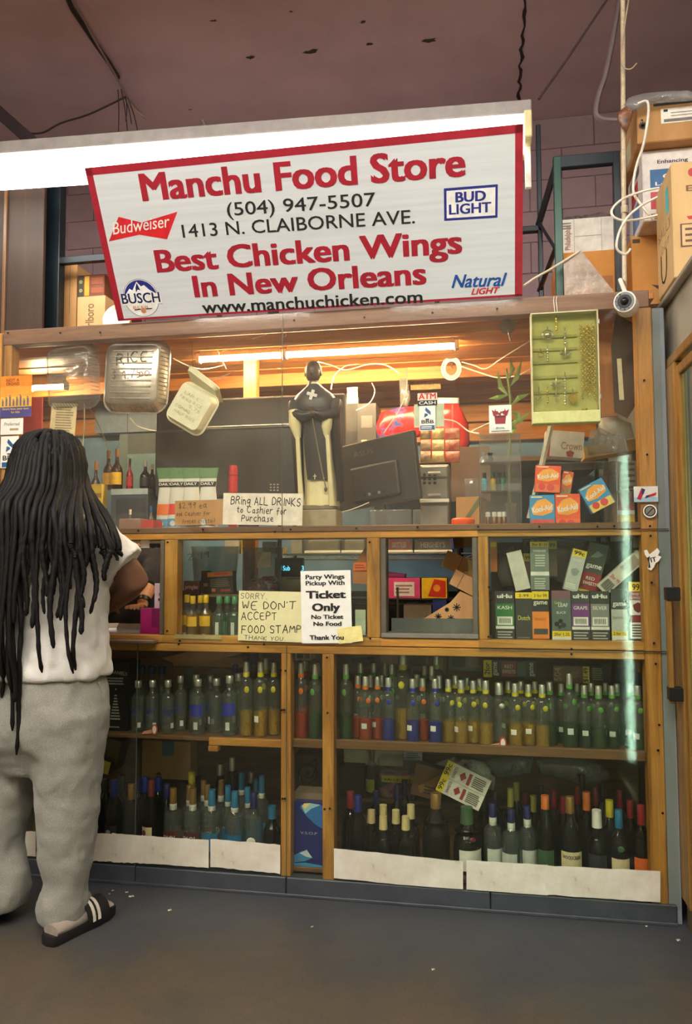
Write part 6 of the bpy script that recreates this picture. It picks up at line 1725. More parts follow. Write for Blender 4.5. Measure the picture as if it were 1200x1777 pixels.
pn.text('Sub', (491, 990), (503, 990), 8, emit('blue_digits', (90, 200, 240), 2.2), t, lift=.002, name='lit_digit'); pn.text('3', (523, 990), (527, 990), 8, emit('blue_digits_b', (90, 200, 240), 2.2), t, lift=.002, name='lit_digit')
carton('receipt_printer', 'beige receipt printer under the register display', 'printer', (484, 1001, 528, 1060), .46, .16, C(178, 166, 136, .5), [('p', .3, .85, 1, .92, C(130, 120, 96)), ('p', .05, .1, .95, .14, C(140, 130, 104))], stand=zj, bev=.005)

# ------------------------------------------------------------------ wire shelving with bins and sweets deep in the booth
def wire_shelf():
    x0, x1, y0, y1 = -1.15, .62, 1.0, 1.35
    t = thing('wire_shelving', 'black wire shelving unit with sweets at the back of the booth', 'shelving', ((x0 + x1) / 2, 1.15, 0))
    blk = C(28, 28, 30, .35, .4)
    for x in (x0, -.15, x1):
        for y in (y0, y1): part('post', MB().tube([(x, y, 0), (x, y, 2.1)], .012, 8), blk, t, True)
    for z in (Pt(700, 961, 1.0).z, Pt(760, 1041, 1.0).z, .7):
        part('front_wire', MB().tube([(x0, y0, z), (x1, y0, z)], .005, 6), M_STEEL if z > 1.35 else blk, t)
        part('front_wire', MB().tube([(x0, y0, z - .028), (x1, y0, z - .028)], .005, 6), M_STEEL if z > 1.35 else blk, t)
        m = MB(); n = 36
        m.tube([(x0 + (x1 - x0) * i / n, y0, z - (.028 if i % 2 else 0)) for i in range(n + 1)], .003, 4); part('truss_wire', m, M_STEEL if z > 1.35 else blk, t)
        part('deck', MB().box(x0, x1, y0 + .01, y1, z - .004, z), blk, t)
    return t


wire_shelf()
zA = Pt(700, 961, 1.0).z + .0065; zB = Pt(760, 1041, 1.0).z + .0065


def bin_(rect, label, cols, words, Y=1.025):
    x0, y0, x1, y1 = rect; a, b = Pt(x0, y1, Y), Pt(x1, y0, Y)
    t = thing('storage_bin', label, 'bin', ((a.x + b.x) / 2, Y + .1, zA), 'bins on the wire shelf')
    h = b.z - zA
    for m in (MB().box(a.x, a.x + .004, Y, Y + .25, zA, zA + h), MB().box(b.x - .004, b.x, Y, Y + .25, zA, zA + h)): part('wall', m, M_CLEARP, t)
    part('front', MB().box(a.x + .004, b.x - .004, Y, Y + .004, zA, zA + h), M_CLEARP, t)
    part('rim', MB().rbox(a.x, b.x, Y - .006, Y + .002, zA, zA + .014, .002, 1), M_WHITE, t)
    part('contents', MB().rbox(a.x + .012, b.x - .012, Y + .03, Y + .22, zA + .006, zA + h * .75, .006, 1), cols, t)
    if words:
        pn = Panel((a.x + .03, Y + .028, zA + h * .3), (1, 0, 0), (0, 0, 1)); pn.words(words, .005, 0, b.x - a.x - .07, 0, .028, M_WHITE, t, bold=.02, lift=.002)


for rect, lb, c_, s in [((528, 928, 590, 960), 'clear bin of grey wrapped goods on the wire shelf over the ticket notice', C(150, 146, 138, .5), None), ((592, 928, 634, 960), 'clear bin with a pale packet beside the post', C(170, 166, 156, .5), None), ((668, 928, 716, 958), 'clear bin of red wrapped chocolate on the wire shelf', C(170, 50, 48, .5), 'SKITTLES'), ((718, 928, 784, 956), 'clear bin of dark wrapped chocolate bars on the wire shelf', C(50, 40, 38, .5), "HERSHEY'S")]:
    bin_(rect, lb, c_, s)
PK = C(206, 70, 120, .4)
carton('sweet_box', 'pink and white candy box on the lower wire shelf', 'box', (664, 1003, 728, 1020), 1.04, .12, PK, [('p', .3, .1, .85, .8, C(216, 206, 204)), ('lines', .34, .2, .8, .7, 3, C(150, 110, 120))], stand=zB)
carton('sweet_box', 'crumpled pink sweet packet lying on top of the pink box', 'packet', (668, 994, 702, 1004), 1.05, .08, C(190, 90, 150, .4), tilt=6)
carton('sweet_box', 'yellow and red candy box beside the pink one', 'box', (731, 1003, 775, 1022), 1.04, .12, C(226, 180, 30, .4), [('poly', [(.25, .1), (.95, .05), (.95, .85), (.5, .95)], C(200, 50, 30)), ('c', .6, .5, .14, C(230, 150, 40))], stand=zB)
carton('cardboard_carton', 'plain brown carton low behind the service window', 'box', (700, 1050, 748, 1095), .38, .16, C(120, 96, 66, .8), stand=CT)
carton('blue_carton', 'dark blue carton beside the plain one behind the service window', 'box', (750, 1040, 774, 1066), .4, .1, C(30, 40, 96, .5), stand=CT)
for k, px in enumerate((694, 704)):
    q = Pt(px, 1090, .5); single('paper_cup', MB().lathe([(.0001, 0), (.012, 0), (.016, .03), (.0001, .03)], 14, (q.x, .5, CT)), M_WHITE, 'tiny white cup behind the window sill, ' + ('nearer the post' if k == 0 else 'second from the post'), 'cup', smooth=True)
for k, (y0, x) in enumerate([(1035, 690)]):
    q = Pt(x, 1090, .6); single('thin_post', MB().tube([(q.x, .6, CT), (q.x, .6, 1.26)], .006, 6), C(130, 120, 100, .5), 'thin pale upright rod behind the service window', 'rod', smooth=True)


def flap(name, label, pts, Y, dep, mat, stars=(), lean=0):
    """piece of cut cardboard from its outline"""
    P = [Pt(x, y, Y) for x, y in pts]
    t = thing(name, label, 'cardboard', (sum(p.x for p in P) / len(P), Y, min(p.z for p in P)))
    m = MB(); m.prism([(p.x, p.z) for p in P], Y, Y + dep); part('sheet', m, mat, t)
    pn = Panel((0, Y, 0), (1, 0, 0), (0, 0, 1))
    for sx, sy, r in stars:
        m = MB(); c_ = Pt(sx, sy, Y); rr = r * 3.3 / F
        for i in range(4):
            a = i * math.pi / 4; d = .0022
            ux, uz = math.cos(a), math.sin(a)
            m.add([(c_.x + ux * rr - uz * d, Y - .0008, c_.z + uz * rr + ux * d), (c_.x - ux * rr - uz * d, Y - .0008, c_.z - uz * rr + ux * d), (c_.x - ux * rr + uz * d, Y - .0008, c_.z - uz * rr - ux * d), (c_.x + ux * rr + uz * d, Y - .0008, c_.z + uz * rr - ux * d)], [(0, 1, 2, 3)])
        part('star_print', m, M_INK, t)
    return t


flap('cardboard_sheet', 'large brown cardboard sheet printed with black stars in the service window', [(705, 1092), (780, 1046), (798, 1026), (828, 1040), (828, 1104), (705, 1104)], .14, .006, M_CARD, [(740, 1080, 6), (760, 1070, 6), (782, 1073, 6), (792, 1054, 7), (722, 1088, 5), (775, 1058, 4), (772, 1092, 5), (795, 1094, 5)])
carton('cardboard_tube', 'upper folded brown cardboard piece stuck in the service window', 'cardboard', (768, 965, 826, 995), .26, .06, M_CARD, [('p', .5, .0, .52, 1, C(120, 84, 48))], tilt=24)
carton('cardboard_tube', 'lower folded brown cardboard piece under the other in the service window', 'cardboard', (782, 998, 832, 1026), .18, .06, M_CARD, [('p', .3, .0, .33, 1, C(120, 84, 48))], tilt=28)
carton('cardboard_tube', 'short dark cardboard fold behind the service window top', 'cardboard', (786, 932, 824, 950), .3, .08, M_CARDD, tilt=-5)
carton('plastic_bag', 'thin blue-violet packet at the top of the service window', 'packet', (782, 930, 796, 952), .8, .05, C(90, 90, 170, .4))
flap('cardboard_sheet', 'orange and brown price tag triangle leaning beside the post', [(611, 986), (634, 948), (637, 1014), (612, 1012)], .12, .004, C(176, 110, 62, .7))
pn = Panel((0, .118, 0), (1, 0, 0), (0, 0, 1))
carton('orange_tag', 'bright orange label on the triangle beside the post', 'label', (613, 976, 636, 990), .115, .001, C(230, 110, 40, .5), [('lines', .1, .2, .9, .8, 2, C(160, 60, 20))])
carton('green_slip', 'pale green slip standing behind the ticket notice', 'paper', (616, 1058, 634, 1102), .05, .002, C(190, 204, 176, .6))
# goods glimpsed above the jars
for k, (r, c_, lb) in enumerate([((390, 936, 414, 952), C(190, 190, 184, .5), 'white tub on the far shelf above the priced jar'), ((418, 936, 436, 952), C(190, 160, 60, .5), 'gold packet on the far shelf beside the white tub'), ((455, 940, 478, 968), C(50, 58, 74, .4), 'blue-black packet on the far shelf above the display'), ((482, 950, 492, 972), C(214, 190, 120, .5), 'small cream card behind the register display'), ((505, 936, 524, 966), C(150, 150, 146, .4), 'grey packet on the far shelf over the display')]):
    carton('far_packet', lb, 'packet', r, 1.06, .08, c_, stand=zA)

# ------------------------------------------------------------------ the open hatch: counter goods
t = carton('card_holder', 'magenta plastic card holder on the counter ledge in the open hatch', 'holder', (243, 1056, 283, 1102), .08, .07, C(158, 24, 100, .35), [('p', .5, .35, .82, 1, C(120, 14, 76))], stand=1.0482, bev=.003)
_a, _b, _c2, _d = Pz(160, 1093, 1.05), Pz(202, 1092, 1.05), Pz(206, 1083, 1.05), Pz(160, 1084, 1.05)
_m = MB(); _m.add([(p.x, p.y, z) for z in (1.0485, 1.056) for p in (_a, _b, _c2, _d)], [(3, 2, 1, 0), (4, 5, 6, 7), (0, 1, 5, 4), (1, 2, 6, 5), (2, 3, 7, 6), (3, 0, 4, 7)])
single('paper_pad', _m, M_WHITE, 'white paper pad lying on the counter beside the cashier hand', 'paper')
carton('paper_slip', 'pink slip with marks hanging inside the hatch jamb', 'paper', (268, 1012, 284, 1056), .12, .002, C(206, 184, 190, .6), [('p', .5, .5, .7, .6, M_INK), ('p', .4, .3, .6, .4, M_INK)])
carton('price_tag', 'white tag hanging at the top of the open hatch', 'tag', (244, 936, 259, 951), .05, .001, M_WHITE)
carton('white_ledge', 'white shelf edge at the top of the open hatch', 'ledge', (228, 934, 286, 943), .66, .02, M_WHITE)
zw = Pt(265, 1011, 1.28).z
single('bottle_shelf', MB().rbox(Pt(228, 1011, 1.28).x, Pt(300, 1011, 1.28).x, 1.24, 1.42, zw - .03, zw, .003, 1), C(206, 206, 204, .5), 'white shelf board carrying water bottles in the hatch', 'shelf')
for k, px in enumerate((250, 260, 269, 278, 287)):
    bottle('vodka', ('clear', 'l_clear', 'cyan', 'cyan'), px, 968, 1.28 + .06 * (k % 2), zw, 'small water bottle with blue cap, ' + ORD[k] + ' from the arm in the hatch', 'water bottles in the hatch', .62, 'water_bottle')
set_bottles()
carton('dark_cabinet', 'dark cupboard deep behind the open hatch', 'cupboard', (150, 930, 300, 1120), 1.44, .15, C(30, 32, 38, .5), stand=0)

# ------------------------------------------------------------------ cigar boxes in the corner window
Yc = .078
GR = C(52, 54, 52, .4); YL = C(226, 196, 30, .4); WHT = C(216, 216, 206, .5); LG = C(176, 180, 172, .4)


def cigar(rect, label, base, decor, tilt=0, Y=Yc, stand=CT):
    return carton('cigar_box', label, 'box', rect, Y, .04, base, decor, tilt=tilt, group='cigar boxes in the corner window', stand=None if tilt else stand)


def good(color, flavor):
    return [('p', .02, .62, .98, .78, color), ('p', .02, .36, .98, .62, color), ('t', 'uHu', .1, .88, .9, .07, WHT, {'bold': .05}), ('t', flavor, .12, .68, .88, .06, WHT), ('p', .1, .4, .9, .55, WHT), ('bars', .2, .43, .8, .52, M_INK), ('p', .02, .33, .98, .38, WHT), ('lines', .1, .06, .9, .3, 5, C(170, 170, 160))]


cigar((859, 1026, 892, 1112), 'black and green cigar box, first in the bottom row of the corner window', GR, good(C(40, 110, 52), 'KASH'))
cigar((894, 1028, 923, 1112), 'dark grey cigar box with yellow top beside the green one', GR, [('p', 0, .89, 1, 1, YL), ('t', '2-99', .2, .92, .8, .05, M_INK), ('t', 'Dutch', .14, .5, .86, .08, C(196, 200, 90)), ('lines', .1, .1, .9, .2, 3, C(120, 120, 116)), ('p', .1, .04, .5, .07, C(180, 40, 40))])
cigar((923, 1026, 952, 1112), 'cigar box with orange middle and yellow top', C(40, 40, 42, .4), [('p', 0, .75, 1, 1, YL), ('p', 0, .72, 1, .86, C(30, 30, 32)), ('t', '2 for 99', .12, .9, .88, .05, M_INK), ('t', 'game', .08, .77, .92, .08, WHT, {'bold': .02}), ('p', 0, .16, 1, .64, C(226, 130, 40)), ('t', 'MANGO', .16, .48, .84, .05, C(150, 80, 20)), ('p', .08, .24, .92, .34, C(60, 60, 64)), ('t', 'game', .1, .04, .9, .08, WHT, {'bold': .02})])
cigar((957, 1025, 990, 1114), 'grey-green cigar box with berry picture, wrapped in film', C(88, 100, 96, .3), [('p', .0, .86, 1, 1, C(120, 80, 90)), ('t', 'LEAF', .35, .72, .85, .06, WHT, {'bold': .02}), ('t', 'Game', .14, .77, .5, .05, C(180, 190, 90)), ('t', 'BLACK', .25, .6, .75, .04, C(190, 200, 200)), ('c', .25, .42, .13, M_INK), ('c', .45, .47, .12, M_INK), ('c', .6, .4, .14, C(40, 44, 52)), ('c', .4, .37, .1, C(30, 30, 40)), ('p', 0, .2, 1, .3, YL), ('t', '2for 1.25', .1, .22, .9, .05, M_INK), ('p', 0, 0, 1, .2, WHT), ('bars', .3, .05, .75, .15, M_INK)])
cigar((991, 1026, 1023, 1113), 'black and purple cigar box in the bottom row of the corner window', GR, good(C(110, 50, 120), 'GRAPE'))
cigar((1024, 1026, 1057, 1114), 'black and silver cigar box beside the purple one', GR, good(C(130, 132, 130), 'SILVER'))
cigar((1060, 1022, 1088, 1115), 'black and pale grey cigar box with yellow band, partly hidden by glare', C(60, 62, 60, .4), [('p', 0, .3, 1, .66, LG), ('t', 'game', .1, .72, .95, .08, WHT, {'bold': .02}), ('t', 'DIAMOND', .1, .5, .9, .04, C(100, 104, 100)), ('p', 0, .22, 1, .3, YL), ('t', '2 for 99', .1, .235, .9, .05, M_INK), ('p', 0, 0, 1, .22, WHT), ('bars', .25, .05, .8, .16, M_INK)])
cigar((1091, 1010, 1122, 1117), 'maroon and white cigar box with yellow price top, last by the corner post', C(40, 36, 38, .4), [('p', 0, .86, 1, 1, YL), ('t', '99c', .2, .88, .8, .09, M_INK, {'bold': .02}), ('p', 0, .73, 1, .86, C(130, 30, 46)), ('t', 'SWEETER', .12, .8, .88, .04, WHT), ('t', 'SWEETS', .12, .745, .88, .04, WHT), ('p', .03, .51, .97, .73, WHT), ('poly', [(.2, .66), (.5, .7), (.8, .66), (.72, .58), (.5, .54), (.28, .58)], C(110, 30, 46)), ('p', .03, .41, .97, .5, C(130, 30, 46)), ('p', .03, .16, .97, .4, WHT), ('lines', .12, .18, .9, .38, 5, C(60, 54, 54)), ('p', .1, .03, .6, .07, WHT)])
zt_ = Pt(930, 1024, Yc).z
cigar((920, 940, 952, 1025), 'upright grey-green cigar box with yellow price top in the upper row', C(112, 122, 112, .4), [('p', 0, .9, 1, 1, YL), ('t', '2for $1.25', .08, .92, .92, .05, M_INK), ('t', 'SWISHER', .14, .78, .86, .05, WHT), ('lines', .25, .48, .8, .74, 5, C(180, 184, 170)), ('p', 0, .3, 1, .38, WHT), ('t', 'WARNING:', .2, .22, .8, .03, WHT), ('lines', .2, .02, .8, .2, 4, C(190, 194, 184))], stand=zt_)
cigar((886, 956, 912, 1024), 'plain white box end leaning in the upper row', C(196, 192, 178, .6), [], tilt=-13)
cigar((985, 953, 1010, 1026), 'pale grey cigar box with yellow price top leaning in the upper row', LG, [('p', 0, .83, 1, 1, YL), ('t', '99c', .12, .87, .88, .09, M_INK, {'bold': .03}), ('t', 'SWEET', .2, .72, .8, .05, WHT), ('poly', [(.2, .5), (.5, .56), (.8, .5), (.7, .4), (.5, .36), (.3, .4)], C(130, 140, 130)), ('lines', .1, .05, .9, .18, 3, WHT)], tilt=15, Y=.08)
cigar((1012, 942, 1046, 1030), 'dark and red cigar box with running figure leaning in the upper row', C(58, 62, 58, .4), [('poly', [(.2, .7), (.5, .85), (.85, .8), (.6, .72)], C(120, 124, 116)), ('t', 'game', .1, .5, .9, .1, WHT, {'bold': .02}), ('p', 0, .05, 1, .4, C(140, 34, 44)), ('t', 'RED', .25, .26, .7, .06, WHT), ('t', 'SWEETS', .15, .16, .85, .06, WHT), ('p', 0, 0, 1, .05, YL)], tilt=15, Y=.125)
cigar((1066, 948, 1090, 1040), 'white bar-coded cigar box lying aslant behind the glare', C(190, 188, 172, .5), [('p', .1, .55, .9, .9, C(150, 140, 124)), ('t', '2for 99', .1, .3, .9, .07, C(170, 40, 50)), ('bars', .15, .05, .85, .25, M_INK)], tilt=48, Y=.08)
for k, (r, lb) in enumerate([((908, 960, 922, 1020), 'narrow dark box with yellow price peeking behind the white end'), ((950, 938, 966, 1000), 'brown box with yellow price behind the upright one')]):
    cigar(r, lb, C(84, 66, 54, .5), [('p', 0, .76, 1, 1, C(160, 140, 50)), ('t', '99', .2, .82, .8, .1, M_INK)], Y=.13, stand=None)
cigar((1096, 930, 1112, 964), 'small dark box with a white square high by the corner post', C(60, 58, 54, .5), [('p', .1, .4, .9, .95, C(140, 146, 140)), ('lines', .15, .05, .85, .3, 2, C(160, 150, 130))], Y=.1, stand=None)
t = bag('plastic_bag', 'crumpled clear wrapping behind the cigar boxes', 'bag', [(905, 935), (960, 932), (1010, 936), (1060, 945), (1075, 980), (1030, 1010), (980, 1015), (945, 1000), (910, 975)], .235, .03, M_FILM, 21)
t = bag('plastic_bag', 'grey plastic wrapping heaped behind the tall cigar boxes', 'bag', [(866, 960), (890, 945), (905, 970), (900, 1015), (870, 1020), (860, 990)], .2, .04, C(90, 82, 74, .5), 22)
carton('orange_strip_box', 'narrow orange printed carton edge beside the window post', 'box', (850, 938, 862, 992), .16, .04, C(210, 116, 40, .5), [('p', .1, .8, .9, .95, C(230, 190, 60))])
carton('dark_backing', 'dark cardboard backing behind the cigar boxes', 'cardboard', (850, 940, 1118, 1105), .28, .01, C(70, 56, 44, .8), stand=CT)

# ================================================================== liquor shelves
S2 = .6246          # upper liquor shelf
S1 = .1006           # cabinet floor
GU, GL = 'bottles on the upper liquor shelf', 'bottles on the cabinet floor'
# -- upper shelf, far bay
VOD = ('clear', 'l_clear', 'silvercap', None, ('word', 'ABSOLUT', 'bluelabel', .125, .016, .8), ('word', 'VODKA', 'bluelabel', .1, .016, .55), ('code', 'paleglass', .03, .06, .4))
row('vodka', VOD, [(239, 1181, .08), (264, 1180, .09), (291, 1180, .08), (313, 1172, .16), (340, 1170, .18), (365, 1172, .18)], S2, 'blue-lettered clear vodka bottle', 'on the upper shelf', GU, .85)
VOD2 = ('clear', 'l_clear', 'silvercap', 'bluelabel', ('code', 'paleglass', .03, .07, -.2))
row('vodka', VOD2, [(343, 1178, .08), (398, 1172, .09)], S2, 'clear vodka bottle with blue wrapped shoulder', 'on the upper shelf', GU, .98)
row('vodka', ('clear', 'l_clear', 'silvercap', None, ('code', 'paleglass', .05, .09, -.5)), [(375, 1177, .08), (414, 1168, .16)], S2, 'plain clear bottle with silver cap', 'on the upper shelf', GU, 1.0)
row('vodka', ('clear', 'l_clear', 'bluefoil', None), [(245, 1156, .26), (263, 1156, .27), (280, 1156, .26), (408, 1152, .27), (440, 1135, .28)], S2, 'tall blue-capped bottle', 'at the back of the upper shelf', GU, .95)
YEL = ('clear', 'l_yellow', 'yellow', 'white')
row('slim', YEL, [(427, 1148, .09), (452, 1148, .09), (461, 1143, .17), (475, 1149, .09)], S2, 'slim yellow liquor bottle', 'in the far bay', GU, .86)
ORG = ('clear', 'l_orange', 'orange', 'paleglass'); GRN = ('clear', 'l_green', 'green', 'paleglass'); BLUB = ('clear', 'l_blue', 'blue', 'white')
row('slim', ORG, [(522, 1150, .09), (529, 1146, .2)], S2, 'slim bottle of orange liquor', 'in the narrow bay between the posts', GU, .84)
row('slim', GRN, [(547, 1152, .09), (551, 1149, .2)], S2, 'slim bottle of green liquor', 'in the narrow bay between the posts', GU, .84)
# -- upper shelf, near bay
row('slim', GRN, [(600, 1152, .09), (625, 1150, .2), (648, 1150, .22), (680, 1152, .21), (737, 1155, .21)], S2, 'slim bottle of green liquor', 'at the start of the near bay', GU, .84)
row('slim', ORG, [(621, 1172, .14), (634, 1174, .09), (655, 1174, .09), (733, 1177, .12)], S2, 'slim bottle of orange liquor', 'in the near bay', GU, .84)
row('slim', BLUB, [(674, 1176, .07), (716, 1178, .07), (755, 1178, .08)], S2, 'slim bottle of deep blue liquor', 'in the near bay', GU, .84)
row('slim', ('clear', 'l_clear', 'silvercap', None), [(643, 1171, .17), (662, 1171, .18), (684, 1173, .16), (668, 1150, .28), (723, 1170, .18), (749, 1155, .24), (762, 1172, .18)], S2, 'slim clear bottle with silver cap', 'in the near bay', GU, .84)
row('slim', ('clear', 'l_yellow', 'yellow', None), [(699, 1132, .13), (757, 1134, .2)], S2, 'extra tall bottle with yellow neck', 'in the near bay', GU, 1.12)
row('slim', YEL, [(778, 1178, .09), (800, 1180, .08), (821, 1181, .08), (843, 1181, .08), (894, 1186, .08), (917, 1187, .08), (941, 1188, .08), (790, 1172, .18), (810, 1176, .18), (832, 1177, .19), (882, 1182, .18), (904, 1182, .18), (928, 1182, .18)], S2, 'slim bottle of yellow liquor', 'in the near bay', GU, .84)
row('slim', ('clear', 'l_clear', 'silvercap', 'white'), [(866, 1184, .08)], S2, 'slim clear bottle with white disc among the yellow ones', 'on the upper shelf', GU, 1.08)
row('slim', GRN, [(954, 1183, .14), (974, 1186, .15), (988, 1169, .08), (1002, 1185, .16), (1014, 1189, .08), (1026, 1185, .17), (1039, 1190, .08), (1051, 1185, .2), (1062, 1190, .08), (1071, 1186, .17), (1094, 1186, .16), (1107, 1190, .08)], S2, 'slim bottle of green liquor', 'beside the corner post', GU, .84)
set_bottles(.073, .5)
# tags tied on bottles
for px, py, lb in [(268, 1256, 'red and white round tag lying against the vodka bottles'), (872, 1281, 'white and red round tag lying against the clear bottle')]:
    q = Pt(px, py, .045); t = thing('bottle_tag', lb, 'tag', (q.x, .045, S2))
    m = MB(); m.prism(circ(q.x, S2 + .024, .014, 16, .024), .0445, .0455); part('disc', m, C(190, 60, 46, .4), t)
    m = MB(); m.prism(circ(q.x, S2 + .024, .009, 14, .017), .0432, .0445); part('face', m, M_WHITE, t)
    m = MB(); m.prism([(q.x - .06, S2 + .003), (q.x - .012, S2 + .008), (q.x - .014, S2 + .024), (q.x - .05, S2 + .016)], .0445, .0455); part('tail', m, C(206, 140, 120, .4), t)
# cartons on the upper shelf
t = carton('gift_carton', 'black whiskey gift carton with a white tree drawing beside the trousers', 'box', (160, 1148, 222, 1268), .1, .12, C(22, 22, 24, .3), [('t', 'JACK', .3, .8, .58, .06, C(170, 168, 160), {'v1': .83}), ('t', 'DANIELS', .52, .83, .96, .05, C(170, 168, 160), {'v1': .8}), ('lines', .4, .66, .9, .78, 3, C(150, 148, 140)), ('c', .66, .6, .02, C(200, 198, 190))] + [('p', .66 - .03 - .014 * i, .5 - .042 * i, .66 + .03 + .014 * i, .5 - .042 * i + .02, C(180, 178, 170)) for i in range(9)] + [('lines', .05, .04, .8, .075, 1, C(150, 148, 140))], stand=S2)
carton('open_carton', 'opened brown carton lying behind the vodka bottles', 'box', (300, 1140, 420, 1200), .46, .08, M_CARDD, [('p', 0, .84, 1, 1, C(190, 140, 90)), ('p', .2, .1, .3, .8, C(40, 90, 60)), ('p', .78, .3, .9, .7, C(40, 60, 130))], stand=S2)
flap('cardboard_flap', 'torn pale carton flap sticking up under the rail behind the vodka', [(280, 1142), (330, 1130), (402, 1128), (420, 1134), (360, 1148), (300, 1150)], .28, .004, C(190, 140, 100, .8))
t = bag('plastic_wrap', 'crumpled clear wrap behind the clear bottles', 'bag', [(335, 1180), (370, 1160), (420, 1165), (445, 1195), (440, 1240), (360, 1245), (335, 1215)], .42, .02, M_FILM, 31)
carton('flavour_carton', 'black carton with yellow, green and red flavour panels lying behind the slim bottles', 'box', (838, 1146, 930, 1176), .32, .08, C(46, 48, 52, .4), [('p', .0, 0, .16, 1, YL), ('v', '2for', .12, .15, .85, .1, M_INK), ('v', 'game', .26, .1, .9, .1, WHT), ('p', .34, .05, .62, .95, C(150, 70, 64)), ('t', 'RED', .4, .55, .56, .2, WHT), ('t', 'SWEETS', .36, .25, .6, .2, WHT), ('p', .64, .1, .8, .9, C(90, 104, 96)), ('v', 'game', .94, .1, .9, .1, WHT)])
carton('brown_carton', 'brown printed carton with yellow price edge behind the green bottles', 'box', (960, 1156, 1022, 1185), .32, .08, C(126, 84, 56, .5), [('v', '504', .2, .1, .9, .18, C(190, 150, 110)), ('p', .82, 0, 1, 1, YL), ('v', '$1.49', .96, .08, .92, .13, M_INK), ('p', .5, .3, .7, .7, C(150, 104, 70))])
carton('black_carton', 'black carton with fine white print beside the brown printed one', 'box', (1024, 1156, 1060, 1184), .33, .08, C(34, 34, 36, .5), [('lines', .1, .1, .6, .9, 6, C(150, 150, 146))])
for k, (r, cl, lb) in enumerate([((600, 1134, 700, 1160), C(96, 90, 84, .5), 'grey carton bundle behind the first green bottles'), ((700, 1130, 775, 1165), C(120, 84, 70, .6), 'reddish brown carton behind the tall yellow-necked bottles'), ((778, 1132, 836, 1164), C(92, 100, 96, .4), 'grey flavour carton pile behind the slim bottles'), ((512, 1128, 540, 1146), C(190, 184, 176, .5), 'white carton end in the narrow bay')]):
    carton('back_carton', lb, 'box', r, .4, .1, cl, [('p', .1, .2, .5, .8, C(60, 58, 56)), ('p', .6, .2, .9, .8, C(150, 120, 110))], tilt=(-6, 8, 3, 0)[k], stand=None)
single('wood_block', MB().rbox(Pt(1106, 1150, .1).x, .599, .1, .22, Pt(1110, 1167, .1).z, .997, .003, 1), WH, 'short wooden block under the rail at the corner post', 'block')

# -- cabinet floor, far bay
row('vodka', ('clear', 'l_clear', 'white', 'purple'), [(41, 1371, .1)], S1, 'clear bottle with white cap seen between the trouser legs', 'on the cabinet floor', GL, 1.05)
WN = lambda foil, lab=None, *x: ('darkglass', None, foil, lab, *x)
for px, yt, Y, foil, lab, lb in [(166, 1353, .1, 'black', None, 'dark wine bottle with black foil beside the trousers'), (197, 1353, .1, 'bluefoil', 'darklabel', 'dark wine bottle with bright blue foil'), (227, 1360, .1, 'goldfoil', None, 'dark wine bottle with gold foil'), (262, 1353, .1, 'brownfoil', 'cream', 'dark wine bottle with brown foil and cream label'), (251, 1348, .2, 'bluefoil', None, 'dark bottle with blue foil behind the gold-foil one'), (274, 1348, .2, 'bluefoil', None, 'dark bottle with blue foil behind the cream label'), (182, 1350, .22, 'black', None, 'black bottle in the back row beside the trousers'), (212, 1345, .22, 'black', None, 'black bottle in the back row between blue and gold foil'), (238, 1352, .24, 'navy', None, 'navy-topped bottle in the back row near the brown carton'), (289, 1360, .2, 'navy', None, 'navy-topped bottle behind the first brown label vodka')]:
    bottle('wine', WN(foil, lab, *([('badge', 'redfoil', .085, .012)] if lab == 'cream' else [('badge', 'silvercap', .08, .012)] if foil == 'bluefoil' and lab else [])), px, yt, Y, S1, lb, GL, 1.0)
SK = ('clear', 'l_clear', 'goldfoil', 'skolbrown', ('neck', 'white', .2, .228), ('word', 'SKOL', 'white', .06, .03, .8))
row('spirit', SK, [(300, 1367, .08), (334, 1368, .08)], S1, 'brown-labelled vodka bottle', 'in the front row', GL, .98, rot=0)
row('spirit', SK, [(328, 1362, .17), (353, 1353, .24), (359, 1361, .16), (383, 1353, .2)], S1, 'gold-capped vodka bottle', 'in the back rows', GL, .82)
SV = ('clear', 'l_clear', 'cyan', 'cyan', ('neck', 'white', .205, .226))
row('spirit', SV, [(367, 1370, .08), (407, 1373, .08)], S1, 'clear bottle with bright blue cap', 'in the front row', GL, 1.0, rot=0)
row('spirit', SV, [(395, 1363, .16), (419, 1340, .27), (429, 1366, .16), (454, 1345, .24), (444, 1352, .28)], S1, 'clear bottle with bright blue cap', 'in the back rows', GL, .8)
row('spirit', ('clear', 'l_clear', 'navy', None, ('badge', 'white', .085, .022)), [(440, 1375, .08)], S1, 'clear bottle with ornate white crest and navy cap', 'in the front row', GL, .95, rot=0)
row('flute', ('brownglass', None, 'silvercap', None), [(403, 1314, .3), (382, 1325, .33), (436, 1340, .3)], S1, 'tall brown bottle with silver cap', 'at the very back', GL)
row('flute', ('clear', 'l_clear', 'yellow', None), [(332, 1338, .26)], S1, 'clear bottle with long yellow neck wrap', 'in the back row', GL)
row('squat', ('darkglass', None, 'cyan', None), [(472, 1398, .09)], S1, 'small dark round bottle with blue cap beside the post', 'on the cabinet floor', GL, .85)
carton('brown_carton', 'brown cardboard carton with blue tape standing behind the far wine bottles', 'box', (246, 1286, 330, 1352), .45, .09, M_CARD2, [('p', .42, .62, .66, 1, C(84, 130, 160)), ('poly', [(.28, .1), (.42, .1), (.36, .2)], C(120, 80, 44))], stand=None)
carton('green_carton', 'olive carton leaning behind the trousers', 'box', (150, 1278, 205, 1330), .3, .1, C(96, 84, 34, .6), tilt=14)
carton('yellow_card', 'yellow paper card leaning behind the wine bottles', 'card', (158, 1318, 190, 1340), .26, .004, C(206, 190, 60, .5), tilt=14)
carton('cabinet_crate', 'dark crate under the brown carton at the cabinet back', 'crate', (246, 1352, 340, 1480), .45, .09, C(52, 40, 28, .7), stand=S1)
